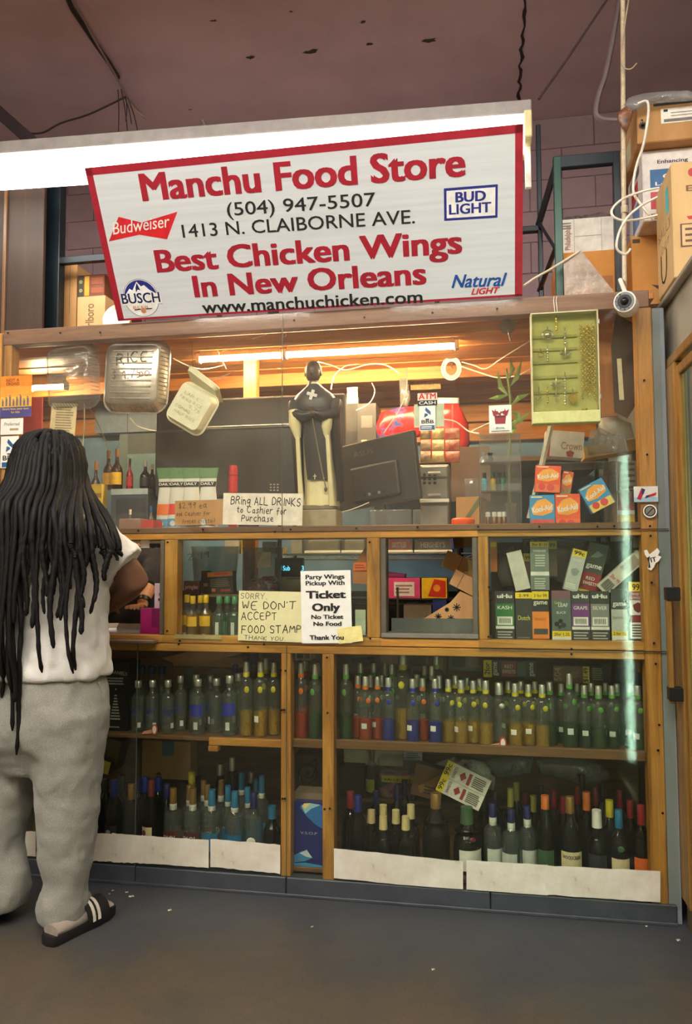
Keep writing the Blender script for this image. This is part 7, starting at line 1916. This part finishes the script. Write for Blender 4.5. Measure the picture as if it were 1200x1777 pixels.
# -- narrow bay
t = carton('gift_carton', 'royal blue cognac gift carton with swirling light wave', 'box', (510, 1392, 559, 1520), .06, .09, pbr('blue_gift_print', [(.3, (22, 34, 96)), (.7, (32, 46, 120))], scale=8, rough=.25), [('poly', [(.2, .92), (.5, .98), (1, .96), (1, .6), (.75, .66), (.45, .78)], C(40, 110, 180)), ('poly', [(.25, .95), (.55, .99), (.95, .97), (.6, .9), (.4, .82)], C(150, 200, 214)), ('poly', [(.35, .98), (.6, .99), (.5, .94), (.4, .9), (.3, .92)], C(226, 206, 120)), ('t', 'V.S.O.P', .22, .5, .82, .04, C(160, 160, 190)), ('poly', [(.0, .16), (.3, .24), (.65, .14), (.4, .08), (0, .05)], C(60, 130, 180)), ('poly', [(.2, .2), (.45, .26), (.65, .14), (.45, .15)], C(190, 206, 214)), ('poly', [(0, .04), (.4, .06), (1, .03), (1, 0), (0, 0)], C(60, 140, 190))], stand=S1)
carton('grey_carton', 'grey carton on top of the blue gift carton', 'box', (510, 1376, 562, 1392), .1, .1, C(120, 104, 84, .6), stand=None)
cable('dark_cable', 'tangled dark cables in the narrow bay', [(514, 1310, .2), (530, 1330, .2), (548, 1318, .2), (540, 1350, .22), (520, 1345, .22), (528, 1372, .2), (550, 1360, .2)], .004, M_CBLK)
carton('vent_fan', 'dark round fan box in the narrow bay', 'fan', (512, 1310, 556, 1374), .32, .1, C(60, 50, 38, .6), [('c', .5, .5, .4, C(36, 32, 28)), ('c', .5, .5, .3, C(70, 62, 52)), ('c', .5, .5, .1, C(30, 28, 26))])
# -- near bay
row('spirit', ('brownglass', 'l_dark', 'redcap', None), [(608, 1373, .18)], S1, 'brown liquor bottle with red and silver cap beside the post', 'on the cabinet floor', GL)
row('wine', ('darkglass', None, 'bluefoil', None), [(621, 1380, .09)], S1, 'dark wine bottle with long blue foil', 'in the near bay', GL)
CK = ('greenglass', 'l_dark', 'cork', None)
row('squat', CK, [(644, 1405, .15), (665, 1416, .07), (687, 1405, .15), (704, 1416, .07)], S1, 'squat brandy bottle with pale stopper', 'in the front rows', GL, .78)
row('squat', CK, [(665, 1396, .23), (713, 1396, .22)], S1, 'squat brandy bottle with pale stopper', 'in the back row', GL, .78)
row('burgundy', ('greenglass', 'l_dark', 'goldfoil', None, ('neck', 'goldfoil', .2, .226)), [(756, 1376, .1)], S1, 'broad dark bottle with long gold neck', 'in the near bay', GL, 1.35)
row('squat', ('greenglass', 'l_dark', 'greenlabel', 'white', ('badge', 'redfoil', .165, .012)), [(810, 1400, .1)], S1, 'large dark green round bottle with white label', 'in the near bay', GL, 1.2)
row('wine', ('darkglass', None, 'navy', None), [(689, 1362, .26), (702, 1354, .28), (652, 1372, .28)], S1, 'dark bottle with navy cap', 'at the back under the sweets tub', GL, .8)
row('spirit', ('clear', 'l_clear', 'navy', 'paleglass', ('neck', 'white', .205, .24)), [(855, 1394, .09), (887, 1404, .07), (915, 1398, .1)], S1, 'clear bottle with white bar-code neck', 'in the near bay', GL, .92)
row('flute', ('greenglass', None, 'orange', 'greenlabel'), [(946, 1380, .09)], S1, 'tall green wine bottle with orange foil', 'in the front row', GL, 1.02)
row('burgundy', ('greenglass', None, 'goldfoil', 'cream', ('word', 'WOODCREEK', 'darklabel', .085, .012, .8)), [(989, 1382, .09)], S1, 'broad sparkling bottle with gold foil and cream label', 'in the front row', GL, 1.08, rot=0)
row('squat', ('brownglass', 'l_dark', 'white', 'darklabel'), [(1036, 1405, .08)], S1, 'dark rum bottle with long white cap', 'in the front row', GL, .88)
row('spirit', ('darkglass', 'l_dark', 'cyan', 'cream', ('badge', 'greenlabel', .15, .014)), [(1074, 1405, .08)], S1, 'dark cream liqueur bottle with blue cap', 'in the front row', GL, .95, rot=0)
row('spirit', ('brownglass', 'l_dark', 'redcap', 'orangelabel'), [(1113, 1397, .08)], S1, 'brown bottle with red cap and orange label beside the corner post', 'in the front row', GL, .95, rot=0)
row('wine', ('darkglass', None, 'redfoil', None), [(912, 1376, .2), (962, 1372, .26), (1002, 1364, .22), (1033, 1366, .22), (1076, 1372, .2), (1094, 1388, .14), (978, 1382, .17)], S1, 'dark wine bottle with red foil', 'in the back rows', GL, .84)
row('wine', ('greenglass', None, 'olive', None), [(896, 1356, .26), (886, 1368, .2), (926, 1380, .18)], S1, 'green wine bottle with olive foil', 'in the back rows', GL, .84)
row('wine', ('darkglass', None, 'orange', None), [(1018, 1374, .17)], S1, 'dark wine bottle with orange foil ring', 'in the back row', GL)
row('wine', ('darkglass', None, 'yellow', None), [(1058, 1388, .14)], S1, 'dark wine bottle with yellow foil', 'in the back row', GL)
row('wine', ('darkglass', None, 'black', None), [(939, 1362, .28), (1010, 1344, .3), (860, 1372, .24), (840, 1380, .24), (1046, 1360, .3)], S1, 'black wine bottle', 'at the very back of the near bay', GL, .84)
set_bottles(.073, .42)
# clutter above the near bay bottles
SC = thing('inner_shelf', 'narrow shelf ledge inside the near bay carrying packets', 'shelf', (.0, .45, .3))
zi = Pt(700, 1390, .42).z
part('board', MB().rbox(-.62, .58, .42, .547, zi - .015, zi, .002, 1), WDK, SC)
t = thing('sweets_tub', 'clear round-edged tub of pink and blue sweets with a yellow label', 'tub', (Pt(700, 1360, .3).x, .42, zi))
a, b = Pt(654, 1385, .42), Pt(722, 1318, .42)
part('tub', MB().rbox(a.x, b.x, .425, .545, zi + .0005, b.z, .015, 3), M_CLEARP, t, True)
part('contents', MB().rbox(a.x + .008, b.x - .008, .432, .538, zi + .004, zi + (b.z - zi) * .62, .01, 2), pbr('pink_blue_sweets', [(.38, (70, 84, 130)), (.48, (190, 90, 120)), (.62, (214, 150, 160))], scale=26, rough=.4), t)
part('label', MB().box(a.x + .02, b.x - .004, .4235, .425, zi + (b.z - zi) * .42, zi + (b.z - zi) * .58), C(206, 186, 40, .5), t)
Panel((a.x + .03, .4234, zi + (b.z - zi) * .46), (1, 0, 0), (0, 0, 1)).words('VALUE SIZE', 0, 0, (b.x - a.x) * .7, 0, .011, M_INK, t, bold=.02)
carton('dark_carton', 'dark brown open carton standing behind the blue-foil bottle', 'box', (588, 1330, 630, 1392), .43, .1, C(62, 48, 34, .8), stand=zi + .0005)
carton('white_sheet', 'white sheet behind the shelf edge in the near bay', 'sheet', (596, 1298, 698, 1328), .5, .01, C(206, 200, 180, .6))
carton('white_label', 'small white and blue label card under the shelf edge', 'card', (700, 1298, 732, 1320), .45, .004, C(190, 196, 200, .5), [('lines', .1, .2, .9, .8, 4, C(80, 90, 130))])
bottle('spirit', ('clear', 'l_clear', 'goldfoil', 'limelabel'), 645, 1298, .48, zi, 'small clear bottle with gold neck standing on the inner ledge', GL, .7)
set_bottles()
carton('cigar_pack', 'white cigar sheet with yellow ninety-nine cent strip leaning over the bottles', 'box', (763, 1334, 844, 1392), .2, .012, C(220, 212, 200, .5), [('p', 0, 0, .15, 1, YL), ('v', '99c', .12, .08, .42, .1, M_INK), ('v', '99c', .12, .56, .92, .1, M_INK), ('v', 'SWEETS', .26, .08, .44, .06, C(130, 40, 50)), ('v', 'SWEETS', .26, .56, .92, .06, C(130, 40, 50)), ('poly', [(.34, .26), (.42, .12), (.5, .26), (.42, .4)], C(150, 50, 60)), ('poly', [(.34, .74), (.42, .6), (.5, .74), (.42, .88)], C(150, 50, 60)), ('p', .53, .08, .6, .42, C(150, 50, 60)), ('p', .53, .56, .6, .92, C(150, 50, 60)), ('lines', .65, .08, .95, .42, 6, C(90, 84, 80)), ('lines', .65, .56, .95, .92, 6, C(90, 84, 80)), ('p', .16, .49, 1, .505, C(160, 150, 140))], tilt=24)
carton('cigar_pack', 'brown patterned cigar carton behind the white sheet', 'box', (716, 1330, 770, 1385), .3, .06, C(110, 76, 50, .5), [('poly', [(.2, .3), (.9, .9), (.9, .6), (.3, .1)], C(150, 110, 40)), ('lines', .4, .1, .9, .4, 3, C(60, 40, 30))], tilt=12)
t = bag('plastic_wrap', 'white and maroon plastic wrapping crumpled beside the cigar sheet', 'bag', [(745, 1328), (790, 1312), (840, 1322), (860, 1345), (856, 1372), (830, 1362), (790, 1345), (755, 1345)], .43, .03, pbr('maroon_white_wrap', [(.42, (104, 34, 40)), (.52, (196, 186, 176)), (.66, (210, 204, 196))], scale=9, rough=.3), 41)
t = bag('plastic_wrap', 'clear crumpled film under the shelf near the green bottles', 'bag', [(830, 1322), (880, 1310), (925, 1316), (920, 1342), (870, 1350), (836, 1344)], .5, .025, M_FILM, 42)
t = bag('plastic_wrap', 'grey crumpled film at the back above the red-foil bottles', 'bag', [(930, 1318), (990, 1312), (1050, 1330), (1060, 1352), (1010, 1362), (970, 1350), (935, 1342)], .42, .03, M_FILM, 43)

# ------------------------------------------------------------------ white strips along the foot of the acrylic
def strip(px0, px1, yt0, yt1, yb0, yb1, label, seed, Y=-.006):
    rnd = random.Random(seed); n = 12; m = MB(); vs = []
    for k in range(n + 1):
        f = k / n; x = px0 + (px1 - px0) * f
        a = Pt(x, yt0 + (yt1 - yt0) * f + rnd.uniform(-.6, .6), Y); b = Pt(x, yb0 + (yb1 - yb0) * f + rnd.uniform(-.8, .8), Y)
        b.z = max(b.z, .08) if b.z > .05 else b.z
        for j in range(4):
            p = a.lerp(b, j / 3); vs.append((p.x, Y - rnd.uniform(0, .0025), p.z))
    nv = len(vs); vs += [(x, Y + .0006, z) for x, y, z in vs]
    fs = [(k * 4 + j, k * 4 + j + 1, k * 4 + j + 5, k * 4 + j + 4) for k in range(n) for j in range(3)]
    fs += [tuple(nv + q for q in reversed(f)) for f in fs]
    fs += [(k * 4, k * 4 + 4, nv + k * 4 + 4, nv + k * 4) for k in range(n)] + [(k * 4 + 3, nv + k * 4 + 3, nv + k * 4 + 7, k * 4 + 7) for k in range(n)]
    fs += [(j, nv + j, nv + j + 1, j + 1) for j in range(3)] + [(n * 4 + j, n * 4 + j + 1, nv + n * 4 + j + 1, nv + n * 4 + j) for j in range(3)]
    m.add(vs, fs)
    return single('paper_strip', m, PAPER, label, 'paper strip', 'white paper strips along the counter foot', True)


PAPER = pbr('soiled_white_paper', [(.3, (150, 136, 108)), (.39, (206, 198, 178)), (.7, (224, 219, 204))], scale=11, rough=.55, detail=7, bmp=.25)
strip(13, 62, 1441, 1443, 1483, 1486, 'white paper strip seen between the trouser legs', 1)
strip(146, 196, 1445, 1447, 1493, 1495, 'short white paper strip just past the trousers', 2)
strip(194, 247, 1446, 1450, 1496, 1498, 'short white paper strip below the gold-foil bottle', 3, -.0068)
strip(245, 362, 1450, 1458, 1498, 1506, 'white paper strip below the brown label vodka', 4)
strip(365, 486, 1456, 1466, 1504, 1516, 'white paper strip ending at the pine post below the blue labels', 5)
strip(579, 803, 1472, 1495, 1523, 1547, 'longest dirty white paper strip below the cork-stopper bottles', 6)
strip(809, 950, 1493, 1501, 1547, 1556, 'white paper strip below the clear bar-code bottles', 7)
strip(946, 1145, 1502, 1512, 1552, 1566, 'creased white paper strip ending at the corner post', 8, -.0068)
# floor bits
for k, (px, py, s) in enumerate([(228, 1556, .012), (220, 1549, .008), (196, 1546, .006), (294, 1580, .011), (190, 1552, .005), (541, 1609, .006), (751, 1683, .007), (1176, 1632, .012), (1122, 1608, .006)]):
    q = Pz(px, py, 0); rnd = random.Random(k)
    single('litter_scrap', MB().add([(q.x + s * math.cos(a) * rnd.uniform(.6, 1.2), q.y + s * math.sin(a) * rnd.uniform(.6, 1.2), .0005 + (.003 if i % 2 else 0)) for i, a in enumerate([j * math.pi / 3 for j in range(6)])] + [(q.x, q.y, .004)], [(i, (i + 1) % 6, 6) for i in range(6)]), C(176, 168, 150, .7), 'pale crumb of litter on the floor, ' + ORD[k] + ' counted from the sandal outward', 'litter', 'scraps on the floor')

# ================================================================== the customer, seen from behind
SKIN = pbr('brown_skin', [(.3, (98, 64, 44)), (.7, (116, 78, 54))], scale=20, rough=.5)
SKIN2 = pbr('light_skin', [(.3, (206, 150, 118)), (.7, (222, 168, 136))], scale=20, rough=.5)


def cotton(name, lo, hi, scale=60, fine=420):
    m, nt, out = newmat(name)
    p = N(nt, 'ShaderNodeBsdfPrincipled'); v = coords(nt)
    n1 = noise(nt, v, scale, 4); n2 = noise(nt, v, fine, 2)
    nt.links.new(ramp(nt, n1 if fine < 300 else n2, [(.3, lo), (.7, hi)]), p.inputs['Base Color'])
    p.inputs['Roughness'].default_value = .9; p.inputs['Sheen Weight'].default_value = .15
    ad = N(nt, 'ShaderNodeMath', operation='MULTIPLY_ADD'); ad.inputs[1].default_value = .2
    nt.links.new(n2, ad.inputs[0]); nt.links.new(noise(nt, coords(nt, (1, 1, .4)), 9, 3), ad.inputs[2])
    nt.links.new(bump(nt, ad.outputs[0], .5, .02), p.inputs['Normal'])
    nt.links.new(p.outputs[0], out.inputs[0])
    return m


SHIRT = cotton('white_cotton', (212, 208, 200), (226, 222, 214))
SWEAT = cotton('heather_grey_fleece', (120, 119, 110), (160, 158, 147))


def ering(x, y, z, a, b, n=24, p=2.4, tx=0, ty=0):
    o = []
    for i in range(n):
        q = 2 * math.pi * i / n; c, s = math.cos(q), math.sin(q)
        o.append((x + a * math.copysign(abs(c) ** (2 / p), c), y + b * math.copysign(abs(s) ** (2 / p), s), z + tx * c + ty * s))
    return o


def hand_mesh(m, wrist, tip_dir, side_dir, up, s=1.0, curl=.35, thumb=1):
    """palm, four unequal curled fingers and a thumb leaving the side of the palm"""
    w_, d, sd, u = V(wrist), V(tip_dir).normalized(), V(side_dir).normalized(), V(up).normalized()
    m.rings([[tuple(w_ + d * (L * s) + sd * (hw * s * math.cos(q)) + u * (th * s * math.sin(q))) for q in [2 * math.pi * i / 12 for i in range(12)]] for L, hw, th in [(-.03, .024, .018), (0, .027, .018), (.035, .038, .017), (.075, .041, .014), (.088, .038, .011)]])
    for k, (off, L) in enumerate([(-.03, .062), (-.010, .074), (.011, .07), (.031, .055)]):
        b = w_ + d * (.08 * s) + sd * (off * s); sp = sd * (off * .25)
        p1 = b + (d + sp) * (L * .45 * s) + u * (.006 * s); p2 = p1 + (d * math.cos(curl) + sp - u * math.sin(curl)) * (L * .32 * s); p3 = p2 + (d * math.cos(curl * 1.9) + sp - u * math.sin(curl * 1.9)) * (L * .28 * s)
        m.tube([b - d * .012 * s, b + d * .01 * s, p1, p2, p3], [.0085 * s, .0098 * s, .009 * s, .0085 * s, .006 * s], 8)
    t0 = w_ + d * (.02 * s) + sd * (-.03 * s * thumb); t1 = t0 + (d * .7 - sd * thumb) * (.026 * s); t2 = t1 + (d - sd * .55 * thumb - u * .1) * (.024 * s); t3 = t2 + (d - sd * .2 * thumb - u * .3) * (.018 * s)
    m.tube([t0, t1, t2, t3], [.014 * s, .0115 * s, .0105 * s, .007 * s], 8)


def customer():
    xc, yc = -1.745, -.43
    t = thing('person', 'customer seen from behind in a white t-shirt and grey sweatpants with waist-long locs', 'person', (xc, yc, 0))
    sh_r, el_r, wr_r = V((-1.535, -.42, 1.525)), V((-1.378, -.34, 1.315)), V((-1.6, -.16, 1.2))
    sh_l, el_l, wr_l = V((-1.945, -.42, 1.525)), V((-2.08, -.34, 1.27)), V((-1.92, -.11, 1.17))
    m = MB()
    m.rings([ering(xc, yc, z, a, b) for z, a, b in [(.8, .16, .12), (.95, .18, .125), (1.1, .165, .115), (1.3, .185, .125), (1.45, .2, .12), (1.54, .17, .1), (1.6, .075, .075)]])
    m.tube([(xc + .02, yc + .01, 1.56), (xc + .03, yc + .02, 1.68)], [.068, .06], 14)
    m.ball((xc + .04, yc + .03, 1.765), (.078, .098, .118), 18, 12)
    for s in (-1, 1): m.ball((xc + .04 + s * .08, yc + .03, 1.755), (.012, .022, .032), 8, 6)
    m.ball((xc + .04, yc + .128, 1.745), (.016, .02, .024), 8, 6); m.ball((xc + .04, yc + .118, 1.7), (.028, .014, .01), 8, 6); m.ball((xc + .04, yc + .1, 1.665), (.035, .03, .022), 8, 6)
    for a, b, c in ((sh_r, el_r, wr_r), (sh_l, el_l, wr_l)):
        m.tube([a, a.lerp(b, .35), a.lerp(b, .8), b, b.lerp(c, .25), b.lerp(c, .7), c], [.07, .068, .063, .06, .06, .05, .036], 12)
        hand_mesh(m, c, (c - b) + V((0, .12, -.04)), (1, .2, 0), (0, .2, 1), 1.05, .4, 1 if a.x < xc else -1)
    for s, hx, kx, ax in ((1, -1.65, -1.625, -1.6), (-1, -1.85, -1.91, -1.93)):
        m.tube([(hx, yc, .88), (hx * .5 + kx * .5, yc, .7), (kx, yc + .01, .5), (kx, yc - .01, .36), (ax, yc - .02, .1), (ax, yc - .02, .06)], [.095, .085, .062, .06, .042, .045], 12)
        m.tube([(ax, yc - .05, .05), (ax + .03, yc + .03, .055), (ax + .06, yc + .12, .045)], [.036, .04, .028], 10)
    part('body', solid('body', m, .011, 5), SKIN, t, True, sharp=180)
    # t-shirt
    m = MB()
    m.rings([ering(xc + dx, yc, z, a, b, 28, 2.6) for z, a, b, dx in [(.945, .292, .185, 0), (.96, .296, .19, 0), (1.08, .283, .178, .004), (1.22, .275, .17, .01), (1.36, .275, .168, .012), (1.48, .265, .155, .012), (1.55, .215, .13, .012), (1.6, .12, .1, .014), (1.63, .085, .085, .016)]])
    for s, (a, b) in ((1, (V((-1.56, -.42, 1.515)), Pt(217, 984, -.39))), (-1, (V((-1.93, -.42, 1.515)), V((-2.1, -.39, 1.34))))):
        m.tube([a, a.lerp(b, .35), a.lerp(b, .7), b], [.1, .1, .094, .09], 16)
    part('t_shirt', solid('shirt', m, .010, 3, (.03, .075)), SHIRT, t, True, sharp=180)
    # sweatpants
    m = MB()
    m.rings([ering(xc, yc, z, a, b, 28, 2.6) for z, a, b in [(1.02, .255, .16), (.9, .285, .185), (.78, .297, .19), (.7, .285, .17), (.64, .24, .13), (.58, .14, .1)]])

    def leg(pts): m.rings([ering(x, y, z, a, b, 20, 2.2) for x, y, z, a, b in pts])
    px = lambda x, y: Pt(x, y, yc - .05)
    R = []
    for y, l, r in [(1230, 40, 174), (1330, 50, 164), (1390, 59, 158), (1450, 60, 152), (1500, 64, 147), (1530, 71, 140), (1555, 63, 137), (1575, 55, 137), (1600, 57, 135), (1614, 62, 130)]:
        a, b = px(l, y), px(r, y); R.append(((a.x + b.x) / 2, yc - .01 + (.028 if y > 1570 else 0), max(a.z, .04), (b.x - a.x) / 2, (b.x - a.x) / 2 * (1.3 if y > 1570 else .98)))
    leg(R)
    Lg = []
    for y, r, h in [(1230, 40, .15), (1328, 48, .135), (1410, 29, .115), (1475, 15, .1), (1533, 27, .09), (1560, 27, .1), (1595, 20, .095), (1606, 16, .09)]:
        b = px(r, y); Lg.append((b.x - h, yc + .02, max(b.z, .05), h, h))
    leg(Lg)
    part('sweatpants', solid('pants', m, .011, 14, (.022, .085)), SWEAT, t, True, sharp=180)
    m = MB(); m.tube([Pt(171, 1184, -.45), Pt(177, 1196, -.44), Pt(178, 1212, -.44), Pt(173, 1224, -.44)], .005, 6); part('pocket_edge', m, SWEAT, t, True)
    # slides
    blk = C(26, 24, 24, .5)
    for s, hx, hy, ang in ((1, -1.585, -.545, -19), (-1, -1.93, -.53, 8)):
        sd = thing('slide_sandal', 'black slide sandal with pale stripes on the ' + ('trailing' if s > 0 else 'other') + ' foot of the customer', None, (0, 0, 0)) if False else None
        M = Matrix.Translation((hx, hy, 0)) @ Matrix.Rotation(math.radians(ang), 4, 'Z')
        out = [(-.04, .0), (-.03, -.015), (0, -.022), (.03, -.015), (.04, 0), (.042, .1), (.052, .18), (.05, .24), (.03, .285), (0, .295), (-.03, .285), (-.05, .24), (-.05, .18), (-.042, .1)]
        mm = MB(); mm.rings([[(x * g, y * (1 if y > 0 else g), z) for x, y in out] for g, z in ((.94, 0), (1, .006), (1.02, .03), (.98, .036), (.9, .034))], True, M)
        so = part('slide_sole', mm, blk, t, True)
        mm = MB(); mm.rings([[(.038 * math.cos(q) + 0, y, .045 + .032 * math.sin(q) * k) for q in [2 * math.pi * i / 12 for i in range(12)]] for y, k in ((-.0, .7), (.05, 1), (.14, .95), (.22, .7), (.27, .35))], True, M)
        part('sock', mm, C(150, 138, 126, .9) if s > 0 else C(60, 56, 54, .9), t, True)

        def strap(y0, y1, r, mat, nm):
            mm = MB(); rr = []
            for y in (y0, y1):
                k = 1 - (y - .15) * 1.2
                rr.append([(r * 1.12 * math.cos(q), y, .03 + (.072 * k + (r - .048)) * math.sin(q)) for q in [math.pi * i / 12 for i in range(13)]])
            vs = rr[0] + rr[1]; fs = [(i, i + 1, i + 14, i + 13) for i in range(12)]
            vs2 = [(x * .93, y, .03 + (z - .03) * .93) for x, y, z in vs]
            n = len(vs); fs2 = fs + [tuple(n + j for j in reversed(f)) for f in fs] + [(i, i + n, i + 1 + n, i + 1) for i in range(12)] + [(13 + i, 14 + i, 14 + i + n, 13 + i + n) for i in range(12)]
            mm.add(vs + vs2, fs2, M); part(nm, mm, mat, t, True)
        strap(.13, .235, .048, blk, 'slide_strap')
        for y in (.15, .175): strap(y, y + .013, .0495, C(214, 206, 186, .6), 'strap_stripe')
    # hair
    hx, hy, hz = xc + .042, yc + .01, 1.785
    HAIR = pbr('dark_hair', [(.3, (8, 7, 7)), (.6, (16, 13, 12)), (.8, (34, 25, 20))], scale=70, rough=.6, spec=.25, stretch=(1, 1, .5), bmp=.6, bdist=.004)
    m = MB(); m.ball((hx, hy, hz), (.118, .125, .118), 22, 14); m.ball((hx, hy - .03, hz - .07), (.125, .12, .13), 18, 12); m.ball((hx - .01, hy - .05, hz - .17), (.15, .1, .14), 16, 10)
    cap = solid('hair', m, .012, 3, (.02, .03)); part('hair_cap', cap, HAIR, t, True, sharp=180)
    rnd = random.Random(11)
    ends = []
    for i in range(82):
        f = (i + rnd.random()) / 82
        ends.append((-2.08 + .72 * f, i % 3))
    spec = [(-1.352, 0, 1.41), (-1.385, 0, 1.36), (-1.415, 0, 1.2), (-1.44, 1, 1.13), (-1.695, 0, .69), (-1.70, 1, .78), (-1.455, 0, 1.0), (-1.475, 1, .99), (-1.5, 1, 1.25), (-1.545, 0, 1.3), (-1.56, 1, 1.28)]
    items = [(x, l, None) for x, l in ends] + spec
    for x, layer, ze in items:
        s = (x - hx) / .36; s = max(-1, min(1, s)); ph = s * math.radians(100)
        if ze is None:
            if x < -1.72: ze = rnd.uniform(.8, 1.12)
            elif x < -1.66: ze = rnd.uniform(.78, 1.2)
            elif x < -1.5: ze = rnd.uniform(.97, 1.3)
            else: ze = rnd.uniform(1.1, 1.42)
            if x > -1.66 and rnd.random() < .42: continue
        el = rnd.uniform(.15, 1.5)
        on = lambda e, g: V((hx + .123 * g * math.sin(ph) * math.cos(e) + (1 - math.cos(e)) * .02 * s, hy - .13 * g * math.cos(ph) * math.cos(e), hz + .12 * g * math.sin(e)))
        back = yc - .205 - .016 * layer - .012 * rnd.random()
        yy = back if abs(s) < .72 else back + (abs(s) - .72) * .45
        shz = 1.56 - .08 * abs(s)
        lo = V((hx + .16 * math.sin(ph), hy - .155 * math.cos(ph) - .012 * layer, hz - .11))
        shp = V((x * .8 + lo.x * .2, yy + .012, shz + .05))
        P = [on(el, 1.0), on(el * .66, 1.05), on(el * .33, 1.08), on(-.1, 1.1 + .03 * layer), lo, shp]
        n = 7; wob = rnd.uniform(.004, .012); fr = rnd.uniform(3, 7); p0 = rnd.uniform(0, 6)
        z = shz - .04
        for k in range(n + 1):
            g = k / n; zz = z + (ze - z) * g
            P.append(V((x + wob * math.sin(fr * g + p0), yy + .005 * math.sin(5 * g + p0) - (.0 if zz > 1.0 else -.02), zz)))
        out = []
        for i in range(len(P) - 1):
            a, b, c, d = P[max(i - 1, 0)], P[i], P[i + 1], P[min(i + 2, len(P) - 1)]
            for j in range(3):
                q = j / 3; out.append(.5 * ((2 * b) + (c - a) * q + (2 * a - 5 * b + 4 * c - d) * q * q + (3 * b - a - 3 * c + d) * q ** 3))
        out.append(P[-1])
        r0 = rnd.uniform(.0095, .0145); L = len(out)
        rs = [r0 * (1.15 - .55 * (i / L)) * (1 + .14 * math.sin(i * 2.1 + p0)) for i in range(L)]; rs[-1] *= .4
        part('dreadlock', MB().tube(out, rs, 7), HAIR, t, True, sharp=180)
    return t


customer()

# ================================================================== the cashier behind the hatch, mostly hidden
def cashier():
    x, y = -2.08, 1.06
    t = thing('person', 'cashier in dark clothes behind the hatch, one hand resting on the counter', 'person', (x, y, 0))
    el = Pt(262, 1008, .86); wr = Pt(247, 1048, .74); sh = V((-1.89, 1.04, 1.42))
    wr.z = max(wr.z, 1.09)
    m = MB()
    m.rings([ering(x, y, z, a, b) for z, a, b in [(.85, .15, .1), (1.1, .15, .1), (1.3, .17, .11), (1.42, .18, .1), (1.49, .06, .06)]])
    m.tube([(x, y, 1.46), (x, y - .01, 1.56)], [.058, .052], 12); m.ball((x, y - .01, 1.63), (.074, .094, .112), 16, 12)
    m.ball((x, y - .105, 1.615), (.014, .018, .022), 8, 6); m.ball((x, y - .098, 1.572), (.026, .012, .009), 8, 6)
    for s in (-1, 1): m.ball((x + s * .076, y - .01, 1.625), (.01, .02, .03), 8, 6); m.ball((x + s * .03, y - .092, 1.64), (.014, .01, .008), 8, 6)
    m.tube([sh, sh.lerp(el, .5), el, el.lerp(wr, .5), wr], [.055, .05, .045, .04, .03], 12)
    sl, ell, wl = V((-2.31, 1.06, 1.42)), V((-2.33, .95, 1.2)), V((-2.1, .85, 1.12)); sl.x = max(sl.x, -2.3)
    tip = Pz(220, 1090, 1.06)
    d = V((tip.x - wr.x, tip.y - wr.y, 0))
    hand_mesh(m, wr + V((0, 0, -.012)), d, V((d.y, -d.x, 0)) * -1, (0, 0, 1), 1.0, .3, 1)
    for s in (-1, 1): m.tube([(x + s * .09, y, .9), (x + s * .09, y, .5), (x + s * .1, y, .08)], [.09, .065, .05], 12); m.tube([(x + s * .1, y + .03, .05), (x + s * .1, y - .16, .04)], [.045, .035], 10)
    part('body', solid('cashier', m, .0055, 3), SKIN2, t, True, sharp=180)
    dk = cotton('dark_navy_cotton', (40, 44, 54), (54, 58, 70))
    m = MB(); m.rings([ering(x, y, z, a, b) for z, a, b in [(.8, .19, .13), (1.1, .185, .13), (1.3, .195, .135), (1.42, .2, .125), (1.48, .11, .09)]])
    m.tube([sh, sh.lerp(el, .5), el, el.lerp(wr, .3)], [.075, .068, .062, .055], 14)
    m.tube([(x - .17, y, 1.42), (x - .16, y - .1, 1.22), (x - .05, y - .2, 1.12)], [.07, .06, .05], 12)
    part('shirt', solid('cashier_shirt', m, .012, 4, (.012, .06)), dk, t, True, sharp=180)
    m = MB(); m.rings([ering(x, y, z, .18, .125) for z in (.95, .8)])
    for s in (-1, 1): m.tube([(x + s * .09, y, .85), (x + s * .09, y, .45), (x + s * .1, y, .09)], [.105, .085, .07], 14)
    part('trousers', solid('cashier_trousers', m, .014, 4), C(34, 34, 40, .9), t, True, sharp=180)
    m = MB(); m.ball((x, y + .01, 1.665), (.082, .1, .1), 16, 10); part('hair', m, C(24, 20, 20, .6), t, True)
    for s in (-1, 1): part('shoe', MB().rbox(x + s * .1 - .045, x + s * .1 + .045, y - .2, y + .08, 0, .07, .02, 2), M_BLACK, t, True)
    dd = (wr - el).normalized(); p = el.lerp(wr, .86)
    m = MB(); m.tube([p - dd * .012, p + dd * .012], [.038, .036], 16); part('watch_band', m, M_BLACK, t, True)


cashier()
